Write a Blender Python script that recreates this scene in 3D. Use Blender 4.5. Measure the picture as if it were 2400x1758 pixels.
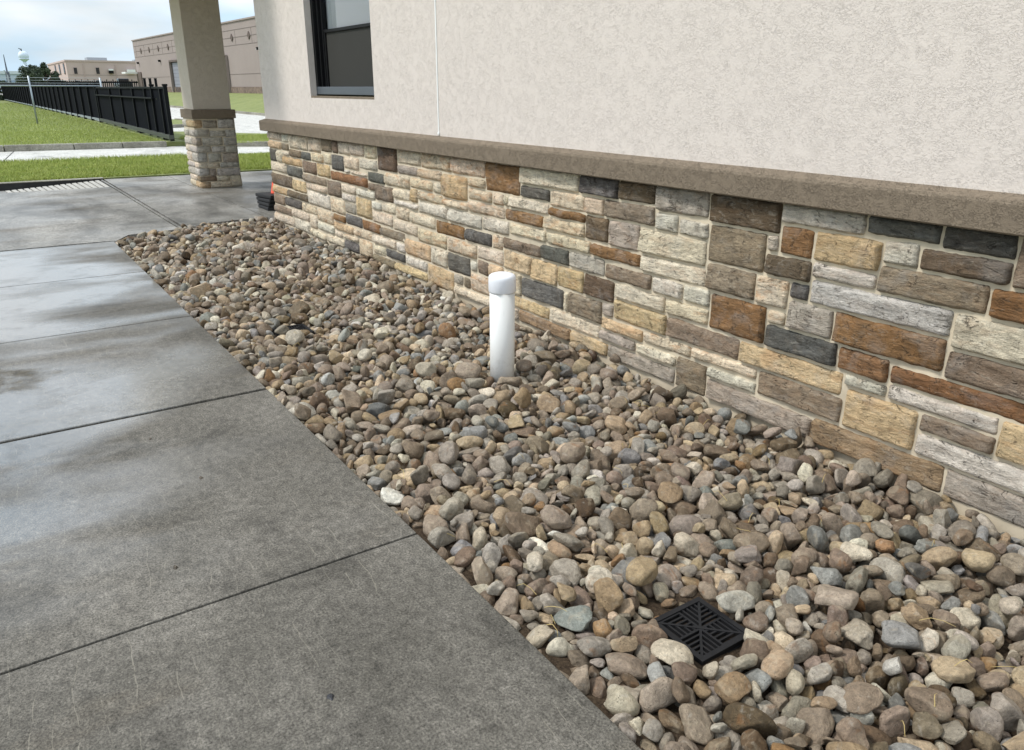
import bpy, bmesh, math, random
import numpy as np
from mathutils import Vector, Matrix, noise, Quaternion

sc = bpy.context.scene
for _o in list(bpy.data.objects): bpy.data.objects.remove(_o)
col = sc.collection
RND = random.Random(11)

# ------------------------------------------------------------------ camera
FPX, CX, CY, CAMH = 1803.0, 1200.0, 879.0, 1.4      # in pixels of the 2400 x 1758 photograph
def _unit(v): return v / np.linalg.norm(v)
_d1 = _unit(np.array([(-108 - CX) / FPX, (205 - CY) / FPX, 1.0]))
_d2 = -np.array([(4040 - CX) / FPX, (221 - CY) / FPX, 1.0]); _d2 = _unit(_d2 - _d1 * (_d1 @ _d2))
_R = np.stack([_d1, _d2, np.cross(_d1, _d2)], 1)      # world -> camera (x right, y down, z forward)
cam_data = bpy.data.cameras.new('camera'); cam = bpy.data.objects.new('camera', cam_data); col.objects.link(cam)
cam_data.sensor_width = 36.0; cam_data.lens = FPX / 2400 * 36; cam_data.clip_start = 0.05; cam_data.clip_end = 5000
cam.matrix_world = Matrix(((_R[0,0], -_R[1,0], -_R[2,0], 0), (_R[0,1], -_R[1,1], -_R[2,1], 0), (_R[0,2], -_R[1,2], -_R[2,2], CAMH), (0,0,0,1)))
sc.camera = cam
def ray(px, py): return _R.T @ np.array([(px - CX) / FPX, (py - CY) / FPX, 1.0])
def at_x(px, py, X): d = ray(px, py); return np.array([0, 0, CAMH]) + d * (X / d[0])
def at_y(px, py, Y): d = ray(px, py); return np.array([0, 0, CAMH]) + d * (Y / d[1])
def at_z(px, py, Z): d = ray(px, py); return np.array([0, 0, CAMH]) + d * ((Z - CAMH) / d[2])
def at_d(px, py, D): d = ray(px, py); return np.array([0, 0, CAMH]) + d * (D / math.hypot(d[0], d[1]))

# ------------------------------------------------------------------ light
SUN_EL, SUN_AZ = math.radians(52), math.radians(62)      # azimuth measured from +x (along the wall) towards +y (open side)
sun_dir = Vector((math.cos(SUN_EL) * math.cos(SUN_AZ), math.cos(SUN_EL) * math.sin(SUN_AZ), math.sin(SUN_EL)))
sd = bpy.data.lights.new('sun', 'SUN'); sd.energy = 2.7; sd.angle = math.radians(10); sd.color = (1, .965, .91)
so = bpy.data.objects.new('sun', sd); col.objects.link(so); so.location = (0, 0, 60)
so.rotation_euler = sun_dir.to_track_quat('Z', 'Y').to_euler()
world = bpy.data.worlds.new('World'); sc.world = world; world.use_nodes = True
wn = world.node_tree; wn.nodes.clear()
def _w(t): return wn.nodes.new(t)
sky = _w('ShaderNodeTexSky'); sky.sky_type = 'NISHITA'; sky.sun_disc = False; sky.sun_elevation = SUN_EL; sky.sun_rotation = math.pi / 2 - SUN_AZ
sky.air_density = 1.0; sky.dust_density = 2.0; sky.ozone_density = 1.0
tc = _w('ShaderNodeTexCoord'); mp = _w('ShaderNodeMapping'); mp.inputs['Scale'].default_value = (1, 1, 4.2); mp.inputs['Location'].default_value = (.35, 2.1, .2)
n1 = _w('ShaderNodeTexNoise'); n1.inputs['Scale'].default_value = 2.6; n1.inputs['Detail'].default_value = 7; n1.inputs['Roughness'].default_value = .55; n1.inputs['Distortion'].default_value = .35
rmp = _w('ShaderNodeValToRGB'); rmp.color_ramp.elements[0].position = .36; rmp.color_ramp.elements[1].position = .60
rmp.color_ramp.elements[0].color = (.62, .62, .62, 1); rmp.color_ramp.elements[1].color = (.97, .97, .97, 1)
n2 = _w('ShaderNodeTexNoise'); n2.inputs['Scale'].default_value = 2.4; n2.inputs['Detail'].default_value = 4
rm2 = _w('ShaderNodeValToRGB'); CLOUD = 10.8
rm2.color_ramp.elements[0].position = .44; rm2.color_ramp.elements[0].color = (.62, .82, 1.0, 1); rm2.color_ramp.elements[1].position = .58; rm2.color_ramp.elements[1].color = (1, 1, 1, 1)
cl = _w('ShaderNodeVectorMath'); cl.operation = 'SCALE'; cl.inputs['Scale'].default_value = CLOUD
mx = _w('ShaderNodeMix'); mx.data_type = 'RGBA'; bg = _w('ShaderNodeBackground'); bg.inputs['Strength'].default_value = .1; wo = _w('ShaderNodeOutputWorld')
L = wn.links.new
L(tc.outputs['Generated'], mp.inputs['Vector']); L(mp.outputs[0], n1.inputs['Vector']); L(mp.outputs[0], n2.inputs['Vector'])
L(n1.outputs['Fac'], rmp.inputs['Fac']); L(n2.outputs['Fac'], rm2.inputs['Fac']); sx = _w('ShaderNodeSeparateXYZ'); L(tc.outputs['Generated'], sx.inputs[0])
mr = _w('ShaderNodeMapRange'); mr.inputs['From Min'].default_value = 0; mr.inputs['From Max'].default_value = 1; mr.inputs['To Min'].default_value = CLOUD; mr.inputs['To Max'].default_value = CLOUD * 1.45   # overcast sky: brighter overhead than at the horizon
L(sx.outputs['Z'], mr.inputs['Value']); L(mr.outputs[0], cl.inputs['Scale']); L(rm2.outputs['Color'], cl.inputs[0])
L(rmp.outputs['Color'], mx.inputs['Factor']); L(sky.outputs['Color'], mx.inputs[6]); L(cl.outputs[0], mx.inputs[7]); L(mx.outputs[2], bg.inputs['Color']); L(bg.outputs[0], wo.inputs['Surface'])
vs = sc.view_settings; vs.view_transform = 'Standard'; vs.look = 'None'; vs.gamma = 1; vs.use_curve_mapping = False
vs.exposure = 0.08
sc.cycles.max_bounces = 8

# ------------------------------------------------------------------ object helpers
def lin(r, g, b, k=1.0):
    f = lambda c: ((c / 255 + .055) / 1.055) ** 2.4 if c > 10 else c / 255 / 12.92
    return (f(r) * k, f(g) * k, f(b) * k, 1)
def tag(o, label=None, cat=None, group=None, kind=None):
    for k, v in (('label', label), ('category', cat), ('group', group), ('kind', kind)):
        if v: o[k] = v
    return o
def link(name, me, m=None, parent=None, smooth=False):
    o = bpy.data.objects.new(name, me); col.objects.link(o)
    if m and not me.materials: me.materials.append(m)
    if parent is not None: o.parent = parent
    if smooth: me.polygons.foreach_set('use_smooth', [True] * len(me.polygons))
    return o
def empty(name, loc=(0, 0, 0), rz=0):
    o = bpy.data.objects.new(name, None); col.objects.link(o); o.location = loc; o.rotation_euler = (0, 0, rz); o.empty_display_size = .1
    return o
def mesh(name, v, f):
    me = bpy.data.meshes.new(name); me.from_pydata([tuple(map(float, p)) for p in v], [], f); me.update(); return me
class MB:
    """collects boxes, bars, tubes and discs; build() links them as one mesh object"""
    def __init__(s): s.bm = bmesh.new()
    def box(s, x0, x1, y0, y1, z0, z1):
        g = bmesh.ops.create_cube(s.bm, size=1)
        for v in g['verts']: v.co = ((x0 + x1) / 2 + v.co.x * (x1 - x0), (y0 + y1) / 2 + v.co.y * (y1 - y0), (z0 + z1) / 2 + v.co.z * (z1 - z0))
        return s
    def prism(s, pts, z0, z1):
        b = [s.bm.verts.new((p[0], p[1], z0)) for p in pts]; t = [s.bm.verts.new((p[0], p[1], z1 if len(p) < 3 else p[2])) for p in pts]
        n = len(pts); s.bm.faces.new(b[::-1]); s.bm.faces.new(t)
        for i in range(n): s.bm.faces.new((b[i], b[(i + 1) % n], t[(i + 1) % n], t[i]))
        return s
    def bar(s, a, b, w, h=None, up=(0, 0, 1)):
        a, b = Vector(a), Vector(b); d = (b - a); l = d.length; d.normalize(); up = Vector(up)
        sx = d.cross(up); sx = sx.normalized() if sx.length > 1e-5 else Vector((1, 0, 0)); uz = sx.cross(d)
        h = h or w; vs_ = []
        for e in (a, b):
            for i, j in ((-1, -1), (1, -1), (1, 1), (-1, 1)): vs_.append(s.bm.verts.new(e + sx * i * w / 2 + uz * j * h / 2))
        for q in ((3, 2, 1, 0), (4, 5, 6, 7), (0, 1, 5, 4), (1, 2, 6, 5), (2, 3, 7, 6), (3, 0, 4, 7)): s.bm.faces.new([vs_[k] for k in q])
        return s
    def tube(s, pts, r, n=6):
        rings = []
        for i, p in enumerate(pts):
            p = Vector(p); d = Vector(pts[min(i + 1, len(pts) - 1)]) - Vector(pts[max(i - 1, 0)]); d.normalize()
            a = d.cross(Vector((.13, .2, 1))).normalized(); b = d.cross(a); rr = r[i] if isinstance(r, (list, tuple)) else r
            rings.append([s.bm.verts.new(p + (a * math.cos(6.28319 * k / n) + b * math.sin(6.28319 * k / n)) * rr) for k in range(n)])
        for q, w in zip(rings[:-1], rings[1:]):
            for k in range(n): s.bm.faces.new((q[k], q[(k + 1) % n], w[(k + 1) % n], w[k]))
        s.bm.faces.new(rings[0][::-1]); s.bm.faces.new(rings[-1]); return s
    def lathe(s, prof, n=40, c=(0, 0)):
        rings = [[s.bm.verts.new((c[0] + r * math.cos(6.28319 * k / n), c[1] + r * math.sin(6.28319 * k / n), z)) for k in range(n)] for r, z in prof]
        for q, w in zip(rings[:-1], rings[1:]):
            for k in range(n): s.bm.faces.new((q[k], q[(k + 1) % n], w[(k + 1) % n], w[k]))
        s.bm.faces.new(rings[0][::-1]); s.bm.faces.new(rings[-1]); return s
    def build(s, name, m=None, parent=None, bevel=0, smooth=False, seg=2):
        bmesh.ops.recalc_face_normals(s.bm, faces=s.bm.faces)
        if bevel: bmesh.ops.bevel(s.bm, geom=list(s.bm.edges), offset=bevel, segments=seg, affect='EDGES', profile=.6, clamp_overlap=True)
        me = bpy.data.meshes.new(name); s.bm.to_mesh(me); s.bm.free()
        return link(name, me, m, parent, smooth)

# ------------------------------------------------------------------ material helpers
class M:
    def __init__(s, name, rough=.7, spec=.5):
        s.m = bpy.data.materials.new(name); s.m.use_nodes = True; s.t = s.m.node_tree
        s.b = s.t.nodes['Principled BSDF']; s.b.inputs['Roughness'].default_value = rough; s.b.inputs['Specular IOR Level'].default_value = spec
        s.pos = None
    def n(s, t, **kw):
        x = s.t.nodes.new('ShaderNode' + t)
        for k, v in kw.items():
            if k in x.inputs: x.inputs[k].default_value = v
            else: setattr(x, k, v)
        return x
    def l(s, a, b): s.t.links.new(a, b)
    def coord(s, kind='pos', scale=(1, 1, 1), rot=(0, 0, 0), loc=(0, 0, 0), add=None):
        if kind == 'pos': src = s.n('NewGeometry').outputs['Position']
        else: src = s.n('TexCoord').outputs['Object']
        if add is not None:
            a = s.n('VectorMath', operation='ADD'); s.l(src, a.inputs[0]); s.l(add, a.inputs[1]); src = a.outputs[0]
        mp_ = s.n('Mapping'); mp_.inputs['Scale'].default_value = scale; mp_.inputs['Rotation'].default_value = rot; mp_.inputs['Location'].default_value = loc
        s.l(src, mp_.inputs['Vector']); return mp_.outputs[0]
    def noise(s, v, scale, detail=4, rough=.55, dist=0):
        x = s.n('TexNoise'); x.inputs['Scale'].default_value = scale; x.inputs['Detail'].default_value = detail; x.inputs['Roughness'].default_value = rough; x.inputs['Distortion'].default_value = dist
        s.l(v, x.inputs['Vector']); return x.outputs['Fac']
    def ramp(s, f, *stops):
        x = s.n('ValToRGB'); e = x.color_ramp.elements
        while len(e) < len(stops): e.new(.5)
        for q, (p, c) in zip(e, stops): q.position = p; q.color = c if len(c) == 4 else (*c, 1)
        s.l(f, x.inputs['Fac']); return x.outputs['Color']
    def val(s, f, a, b, lo=0., hi=1.):
        x = s.n('MapRange'); x.inputs['From Min'].default_value = a; x.inputs['From Max'].default_value = b; x.inputs['To Min'].default_value = lo; x.inputs['To Max'].default_value = hi
        s.l(f, x.inputs['Value']); return x.outputs[0]
    def math(s, op, a, b=None):
        x = s.n('Math', operation=op)
        for i, q in enumerate((a, b)):
            if q is None: continue
            if isinstance(q, (int, float)): x.inputs[i].default_value = q
            else: s.l(q, x.inputs[i])
        return x.outputs[0]
    def mix(s, f, a, b, blend='MIX'):
        x = s.n('Mix', data_type='RGBA', blend_type=blend)
        for sock, q in ((x.inputs['Factor'], f), (x.inputs[6], a), (x.inputs[7], b)):
            if isinstance(q, (int, float)): sock.default_value = q
            elif isinstance(q, tuple): sock.default_value = q if len(q) == 4 else (*q, 1)
            else: s.l(q, sock)
        return x.outputs[2]
    def color(s, c):
        if isinstance(c, tuple): s.b.inputs['Base Color'].default_value = c if len(c) == 4 else (*c, 1)
        else: s.l(c, s.b.inputs['Base Color'])
        return s
    def rough(s, c): s.l(c, s.b.inputs['Roughness']); return s
    def bump(s, h, strength=.5, dist=.005, prev=None):
        x = s.n('Bump'); x.inputs['Strength'].default_value = strength; x.inputs['Distance'].default_value = dist
        s.l(h, x.inputs['Height'])
        if prev is not None: s.l(prev, x.inputs['Normal'])
        s.l(x.outputs[0], s.b.inputs['Normal']); return x.outputs[0]
def g3(v): return (v, v, v, 1)

def simple(name, c, rough=.6, var=.12, scale=6, bump=0, metal=0, spec=.5):
    a = M(name, rough, spec); v = a.coord('pos'); f = a.noise(v, scale, 5)
    k = a.val(f, .25, .75, 1 - var, 1 + var); x = a.n('VectorMath', operation='SCALE'); x.inputs[0].default_value = c[:3]; a.l(k, x.inputs['Scale']); a.color(x.outputs[0])
    if bump: a.bump(a.noise(v, scale * 14, 3), .4, bump)
    a.b.inputs['Metallic'].default_value = metal
    return a.m

# stucco with a coarse trowelled drag texture
def stucco(name, c, amount=1.0, scale=1.0, groove_shade=.10):
    a = M(name, .88, .25)
    v = a.coord('pos', (1.0 * scale, 1.0 * scale, 1.0 * scale), (0, .62, 0))
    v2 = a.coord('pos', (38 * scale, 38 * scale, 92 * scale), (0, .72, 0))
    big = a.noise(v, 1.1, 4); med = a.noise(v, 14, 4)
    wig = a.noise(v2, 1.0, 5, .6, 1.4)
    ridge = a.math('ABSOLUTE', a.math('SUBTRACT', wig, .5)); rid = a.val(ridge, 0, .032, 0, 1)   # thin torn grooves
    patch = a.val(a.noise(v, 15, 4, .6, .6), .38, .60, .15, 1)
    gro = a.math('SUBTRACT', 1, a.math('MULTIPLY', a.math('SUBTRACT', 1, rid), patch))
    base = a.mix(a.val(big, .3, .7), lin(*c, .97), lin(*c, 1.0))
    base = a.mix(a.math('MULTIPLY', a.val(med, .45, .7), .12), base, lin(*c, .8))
    a.color(a.mix(a.math('MULTIPLY', a.math('SUBTRACT', 1, gro), groove_shade), base, lin(c[0] * .55, c[1] * .53, c[2] * .5)))  # grooves darkened in colour to imitate the shade of the relief
    h = a.math('ADD', a.math('MULTIPLY', gro, .8), a.math('MULTIPLY', a.noise(v, 130, 3), .6))
    a.bump(h, .6 * amount, .0045)
    return a.m
MAT = {}
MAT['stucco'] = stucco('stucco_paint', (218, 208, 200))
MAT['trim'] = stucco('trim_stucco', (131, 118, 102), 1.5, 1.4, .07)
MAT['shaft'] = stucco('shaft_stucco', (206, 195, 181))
MAT['mortar'] = simple('mortar_cement', lin(203, 190, 167), .92, .2, 9, .003)
MAT['dark_metal'] = simple('bronze_metal', lin(16, 16, 18), .5, .06, 5, spec=.2)
MAT['sill_metal'] = simple('slate_metal', lin(78, 84, 92), .4, .05, 5)
MAT['black'] = simple('black_steel', (.006, .007, .008, 1), .65, .2, 4, spec=.12)
MAT['black_panel'] = simple('black_sheet', (.005, .006, .009, 1), .85, .3, 3, spec=.05)
MAT['galv'] = simple('galvanised_steel', lin(168, 176, 182), .45, .1, 30, 0, .6)
MAT['plastic'] = simple('white_plastic', lin(240, 240, 238, .92), .35, .03, 8)
def pipe_mat():
    a = M('scuffed_pipe', .36, .5); v = a.coord('pos'); z = a.n('SeparateXYZ'); a.l(v, z.inputs[0])
    sp = a.math('MULTIPLY', a.val(z.outputs[2], .0, .17, 1, 0), a.val(a.noise(v, 42, 5, .7), .5, .68)); c = a.mix(a.math('MULTIPLY', sp, .25), lin(240, 240, 237, .92), lin(140, 118, 92))
    sc_ = a.val(a.noise(a.coord('pos', (1, 1, .12)), 70, 4, .7), .66, .74); a.color(a.mix(a.math('MULTIPLY', sc_, .25), c, lin(150, 150, 146))); return a.m
MAT['pipe'] = pipe_mat()
MAT['cap_plastic'] = simple('white_cap_plastic', lin(244, 246, 252, .95), .3, .02, 8)
MAT['grate'] = simple('black_grate_plastic', lin(30, 30, 32), .6, .25, 30, spec=.25)
MAT['void'] = simple('dark_pit', (.006, .006, .006, 1), .9)
MAT['joint'] = simple('joint_filler', lin(42, 40, 37), .9, .3, 30)
MAT['rubber'] = simple('black_rubber', (.014, .014, .015, 1), .7, .2, 20)
MAT['orange'] = simple('orange_vinyl', lin(245, 92, 58), .5, .06, 10)
MAT['white_band'] = simple('reflective_band', lin(225, 225, 222), .4)
MAT['wood_dark'] = simple('dark_bark', lin(70, 58, 46), .9, .3, 12)

# ---- weathered sidewalk concrete
def concrete_mat(name, dark, light, gloss=1.0, craze=1.0, brown=.5, soiled=False):
    a = M(name, .5, .5 + .3 * gloss); v = a.coord('pos')
    vs_ = a.coord('pos', (.75, 1.5, 1)); vd = a.coord('pos', (2.2, .9, 1), (0, 0, .5))
    big = a.noise(vs_, .9, 5, .6, .5); med = a.noise(v, 4.2, 6, .62, .3); fine = a.noise(v, 30, 6, .75, .4); grit = a.noise(v, 150, 4, .8)
    base = a.ramp(big, (.30, lin(*dark)), (.66, lin(*light)))
    base = a.mix(a.val(med, .30, .72), a.mix(.30, base, lin(dark[0]*.66, dark[1]*.65, dark[2]*.60)), base)
    # trodden brown dirt
    br = a.val(a.noise(vd, .75, 6, .65, .4), .56, .74, 0, brown); base = a.mix(br, base, lin(84, 72, 54))
    dk = a.val(a.noise(a.coord('pos', (1, 1, 1), loc=(7, 3, 0)), 2.3, 6, .7, .6), .54, .74, 0, .66); base = a.mix(dk, base, lin(48, 46, 43))
    k = a.math('MULTIPLY', a.val(fine, .28, .72, .50, 1.50), a.val(grit, .3, .7, .20, 1.9))
    x = a.n('VectorMath', operation='SCALE'); a.l(base, x.inputs[0]); a.l(k, x.inputs['Scale']); base = x.outputs[0]
    sp = a.n('TexVoronoi'); sp.inputs['Scale'].default_value = 62; a.l(v, sp.inputs['Vector'])
    spk = a.math('MULTIPLY', a.val(sp.outputs['Distance'], .0, .16, 1, 0), a.val(a.noise(v, 9, 2), .46, .58)); base = a.mix(a.math('MULTIPLY', spk, .7), base, lin(160, 156, 146))
    if craze:
        # pale hairline crazing running along the walk
        sy_ = a.n('SeparateXYZ'); a.l(a.coord('pos', rot=(0, 0, .07)), sy_.inputs[0]); dn = a.noise(a.coord('pos', (.8, 1.6, 1)), 2.2, 3, .5); d2 = a.noise(v, 16, 3, .6)
        lx = a.math('ADD', a.math('MULTIPLY', sy_.outputs[1], 19), a.math('ADD', a.math('MULTIPLY', dn, 2.6), a.math('MULTIPLY', d2, .22)))
        li = a.math('ABSOLUTE', a.math('SUBTRACT', a.math('FRACT', lx), .5)); li = a.val(li, .006, .032, 1, 0)
        brk = a.val(a.noise(a.coord('pos', (1.2, 9, 1)), 4.2, 5, .75), .49, .58); reg = a.val(a.noise(a.coord('pos', loc=(2.7, .4, 0)), 1.15, 2), .40, .54)
        base = a.mix(a.math('MULTIPLY', a.math('MULTIPLY', li, brk), a.math('MULTIPLY', reg, .45 * craze)), base, lin(158, 152, 138))
    mk = None
    if soiled:
        for sx, sy2, ra, rb in ((4.42, .12, .24, .26), (3.80, .06, .08, .34)):
            q = a.n('Mapping'); q.inputs['Location'].default_value = (-sx / ra, -sy2 / rb, 0); q.inputs['Scale'].default_value = (1 / ra, 1 / rb, 0); a.l(v, q.inputs['Vector'])
            ln = a.n('VectorMath', operation='LENGTH'); a.l(q.outputs[0], ln.inputs[0])
            m_ = a.val(a.math('ADD', ln.outputs['Value'], a.val(med, .3, .7, -.45, .45)), .35, 1.05, 1, 0); mk = m_ if mk is None else a.math('MAXIMUM', mk, m_)
        base = a.mix(a.math('MULTIPLY', mk, .55), base, a.mix(a.val(fine, .35, .65), lin(50, 44, 34), lin(98, 88, 68)))
    a.color(base)
    # polished, damp and dull patches
    pol = a.noise(a.coord('pos', (1.15, .5, 1), loc=(1.3, 5.2, 0)), 1.25, 4, .5, .4)
    sp_ = a.n('SeparateXYZ'); a.l(v, sp_.inputs[0]); wear = a.math('ADD', a.val(sp_.outputs[0], 1.6, 4.2, -.16, .10), a.val(sp_.outputs[1], -1.1, 0, -.14, .06)); pol = a.math('ADD', pol, wear)
    if mk is not None: pol = a.math('SUBTRACT', pol, a.math('MULTIPLY', mk, .22))
    a.l(a.val(pol, .40, .58, .16, .5 + .3 * gloss), a.b.inputs['Specular IOR Level'])
    r = a.val(pol, .36, .60, .66, .60 - .42 * gloss)
    cw = a.math('MULTIPLY', a.val(pol, .44, .62, 0, .85 * gloss), a.val(med, .36, .50, .5, 1)); a.l(cw, a.b.inputs['Coat Weight']); a.b.inputs['Coat Roughness'].default_value = .2; a.b.inputs['Coat IOR'].default_value = 1.95
    r = a.math('ADD', r, a.val(fine, .3, .7, -.05, .05)); a.rough(r)
    a.bump(a.math('ADD', a.math('MULTIPLY', grit, .7), fine), .22, .0016)
    return a.m
MAT['walk'] = concrete_mat('walk_concrete', (83, 80, 74), (113, 109, 102), 1.0, 1.0, .4, True)
MAT['porch'] = concrete_mat('porch_concrete', (84, 82, 77), (158, 155, 149), .22, 0, .7)
MAT['road'] = concrete_mat('road_concrete', (186, 184, 178), (206, 204, 198), .1, 0, .12)
MAT['curb'] = concrete_mat('curb_concrete', (128, 124, 112), (166, 162, 150), 0, 0, .4)
MAT['bar'] = simple('grooved_bar', lin(172, 169, 162), .8, .2, 8)
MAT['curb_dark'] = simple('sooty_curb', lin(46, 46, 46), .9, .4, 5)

# ---- river rock: the per-stone tint lives in the colour attribute 'tint'
def rock_mat():
    a = M('river_rock', .68, .35); v = a.coord('pos')
    at = a.n('Attribute', attribute_name='tint'); off = a.n('Attribute', attribute_name='shift')
    vo = a.n('VectorMath', operation='ADD'); a.l(v, vo.inputs[0]); a.l(off.outputs['Vector'], vo.inputs[1]); v = vo.outputs[0]
    f1 = a.noise(v, 26, 5, .6, .6); f2 = a.noise(v, 95, 5, .7); f3 = a.noise(v, 420, 3, .7)
    k = a.math('MULTIPLY', a.val(f1, .25, .75, .62, 1.30), a.math('MULTIPLY', a.val(f2, .25, .75, .60, 1.36), a.val(f3, .2, .8, .66, 1.32)))
    x = a.n('VectorMath', operation='SCALE'); a.l(at.outputs['Color'], x.inputs[0]); a.l(k, x.inputs['Scale']); c = x.outputs[0]
    mo = a.val(a.noise(v, 17, 4, .6, .9), .56, .70); c = a.mix(a.math('MULTIPLY', mo, .42), c, lin(180, 166, 142))     # buff patches
    du = a.val(a.noise(v, 30, 5, .65, .5), .58, .72); c = a.mix(a.math('MULTIPLY', du, .40), c, lin(190, 184, 172))   # dry mineral crust
    ru = a.val(a.noise(v, 12, 3, .6, 1.1), .63, .72); c = a.mix(a.math('MULTIPLY', ru, .5), c, lin(136, 96, 58))     # iron stain
    vo2 = a.n('TexVoronoi'); vo2.inputs['Scale'].default_value = 130; a.l(v, vo2.inputs['Vector'])
    pit = a.math('MULTIPLY', a.val(vo2.outputs['Distance'], .05, .24, 1, 0), a.val(f1, .52, .60)); c = a.mix(a.math('MULTIPLY', pit, .6), c, lin(64, 56, 46))
    a.color(c); a.rough(a.val(f2, .3, .7, .56, .80))
    h = a.math('SUBTRACT', a.math('ADD', a.math('MULTIPLY', f1, 1.2), a.math('ADD', f2, a.math('MULTIPLY', f3, .4))), pit)
    a.bump(h, .9, .008); return a.m
MAT['rock'] = rock_mat()

# ---- wall stone: tint = object colour, object alpha = how much rust mottling
def stone_mat():
    a = M('cut_stone', .86, .25); oi = a.n('ObjectInfo')
    rv = a.n('CombineXYZ'); q = a.math('MULTIPLY', oi.outputs['Random'], 97.0); a.l(q, rv.inputs[0]); a.l(a.math('MULTIPLY', oi.outputs['Random'], 41.0), rv.inputs[2])
    v = a.coord('obj', add=rv.outputs[0]); vh = a.coord('obj', (1, 1, 2.6), (0, .12, 0), add=rv.outputs[0]); vv = a.coord('obj', (2.4, 1, .5), add=rv.outputs[0])
    f1 = a.noise(vh, 9, 6, .62, .8); f2 = a.noise(vh, 34, 6, .68, .4); f3 = a.noise(v, 190, 4, .75); f4 = a.noise(vv, 10, 4, .6, .5)
    k = a.math('MULTIPLY', a.val(f1, .25, .75, .60, 1.30), a.math('MULTIPLY', a.val(f2, .25, .75, .64, 1.30), a.val(f3, .2, .8, .70, 1.26)))
    x = a.n('VectorMath', operation='SCALE'); a.l(oi.outputs['Color'], x.inputs[0]); a.l(k, x.inputs['Scale']); c = x.outputs[0]
    c = a.mix(a.math('MULTIPLY', a.val(f4, .54, .72), .32), c, lin(118, 106, 90))
    gy = a.val(a.noise(v, 7, 4, .6, .7), .52, .68); c = a.mix(a.math('MULTIPLY', gy, .22), c, lin(172, 172, 170))
    og = a.val(a.noise(vh, 8.5, 5, .62, .9), .50, .64); c = a.mix(a.math('MULTIPLY', og, oi.outputs['Alpha']), c, lin(196, 138, 84))
    wh = a.val(a.noise(vh, 22, 5, .7, .6), .55, .70); c = a.mix(a.math('MULTIPLY', wh, .28), c, lin(214, 206, 190))
    cr = a.math('ABSOLUTE', a.math('SUBTRACT', a.noise(vh, 5.5, 5, .6, 1.2), .5)); cr = a.math('MULTIPLY', a.val(cr, 0, .012, 1, 0), a.val(f4, .46, .56)); c = a.mix(a.math('MULTIPLY', cr, .65), c, lin(58, 48, 38))
    a.color(c)
    h = a.math('SUBTRACT', a.math('ADD', a.math('MULTIPLY', f1, 1.5), a.math('ADD', a.math('MULTIPLY', f2, 1.3), a.math('MULTIPLY', f3, .6))), cr)
    a.bump(h, 1.0, .012); return a.m
MAT['stone'] = stone_mat()

def soil_mat():
    a = M('bed_soil', .95, .2); v = a.coord('pos'); f = a.noise(v, 11, 8, .7, .4); f2 = a.noise(v, 120, 4, .7)
    c = a.ramp(f, (.3, lin(36, 29, 23)), (.7, lin(74, 60, 47))); a.color(a.mix(a.val(f2, .4, .7), c, lin(92, 78, 62))); a.bump(a.math('ADD', f, f2), .9, .012); return a.m
MAT['soil'] = soil_mat()
def grass_mat(name, c1, c2, c3, scale=1.0):
    a = M(name, .75, .25); v = a.coord('pos'); f = a.noise(v, .9 * scale, 5, .6); f2 = a.noise(a.coord('pos', (1, .35, 1)), 9 * scale, 4, .7)
    c = a.mix(a.val(f, .32, .68), lin(*c1), lin(*c2)); c = a.mix(a.val(f2, .45, .72, 0, .7), c, lin(*c3)); a.color(c)
    a.bump(a.noise(v, 40, 4), .8, .03); return a.m
MAT['lawn'] = grass_mat('lawn_turf', (112, 123, 68), (130, 138, 82), (146, 148, 102))
MAT['blade'] = grass_mat('grass_blade', (146, 165, 78), (174, 184, 98), (194, 192, 126), 2)
MAT['far_lawn'] = grass_mat('far_turf', (84, 106, 52), (98, 118, 58), (116, 126, 74), .3)
def leaf_mat(name, c1, c2):
    a = M(name, .7, .3); f = a.noise(a.coord('pos'), .9, 4); a.color(a.mix(a.val(f, .35, .65), lin(*c1), lin(*c2))); return a.m
MAT['leaf'] = leaf_mat('dark_leaf', (38, 52, 38), (70, 82, 56))

# ================================================================== GROUND
def sheet(name, pts, z, m, kind='structure', zb=None):
    b = MB(); b.prism(pts, z - .05 if zb is None else zb, z); o = b.build(name, m); tag(o, kind=kind); return o
g = mesh('ground', [(-900, -1500, -.24), (3500, -1500, -.24), (3500, 1500, -.24), (-900, 1500, -.24)], [(0, 1, 2, 3)])
tag(link('ground', g, MAT['far_lawn']), kind='structure')
WALL, BED_EDGE = -2.723, -1.0
# bed soil with a gently uneven surface
v, f = [], []; NX, NY = 200, 36
for i in range(NX + 1):
    for j in range(NY + 1):
        x = -1.2 + 10.4 * i / NX; y = -2.80 + 1.81 * j / NY
        e = max(0, 1 - abs(y + 1.0) / .22) * (1 if .5 < x < 2.2 else .5)
        v.append((x, y, -.054 + .026 * e + .012 * noise.noise((x * 5, y * 5, 0))))
for i in range(NX):
    for j in range(NY): a_ = i * (NY + 1) + j; f.append((a_, a_ + NY + 1, a_ + NY + 2, a_ + 1))
tag(link('bed_soil', mesh('bed_soil', v, f), MAT['soil'], smooth=True), kind='structure')
tag(link('bed_soil', mesh('bed_soil', [(-9, -2.9, -.06), (-1.2, -2.9, -.06), (-1.2, -1, -.06), (-9, -1, -.06)], [(0, 1, 2, 3)]), MAT['soil']), kind='structure')

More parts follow.
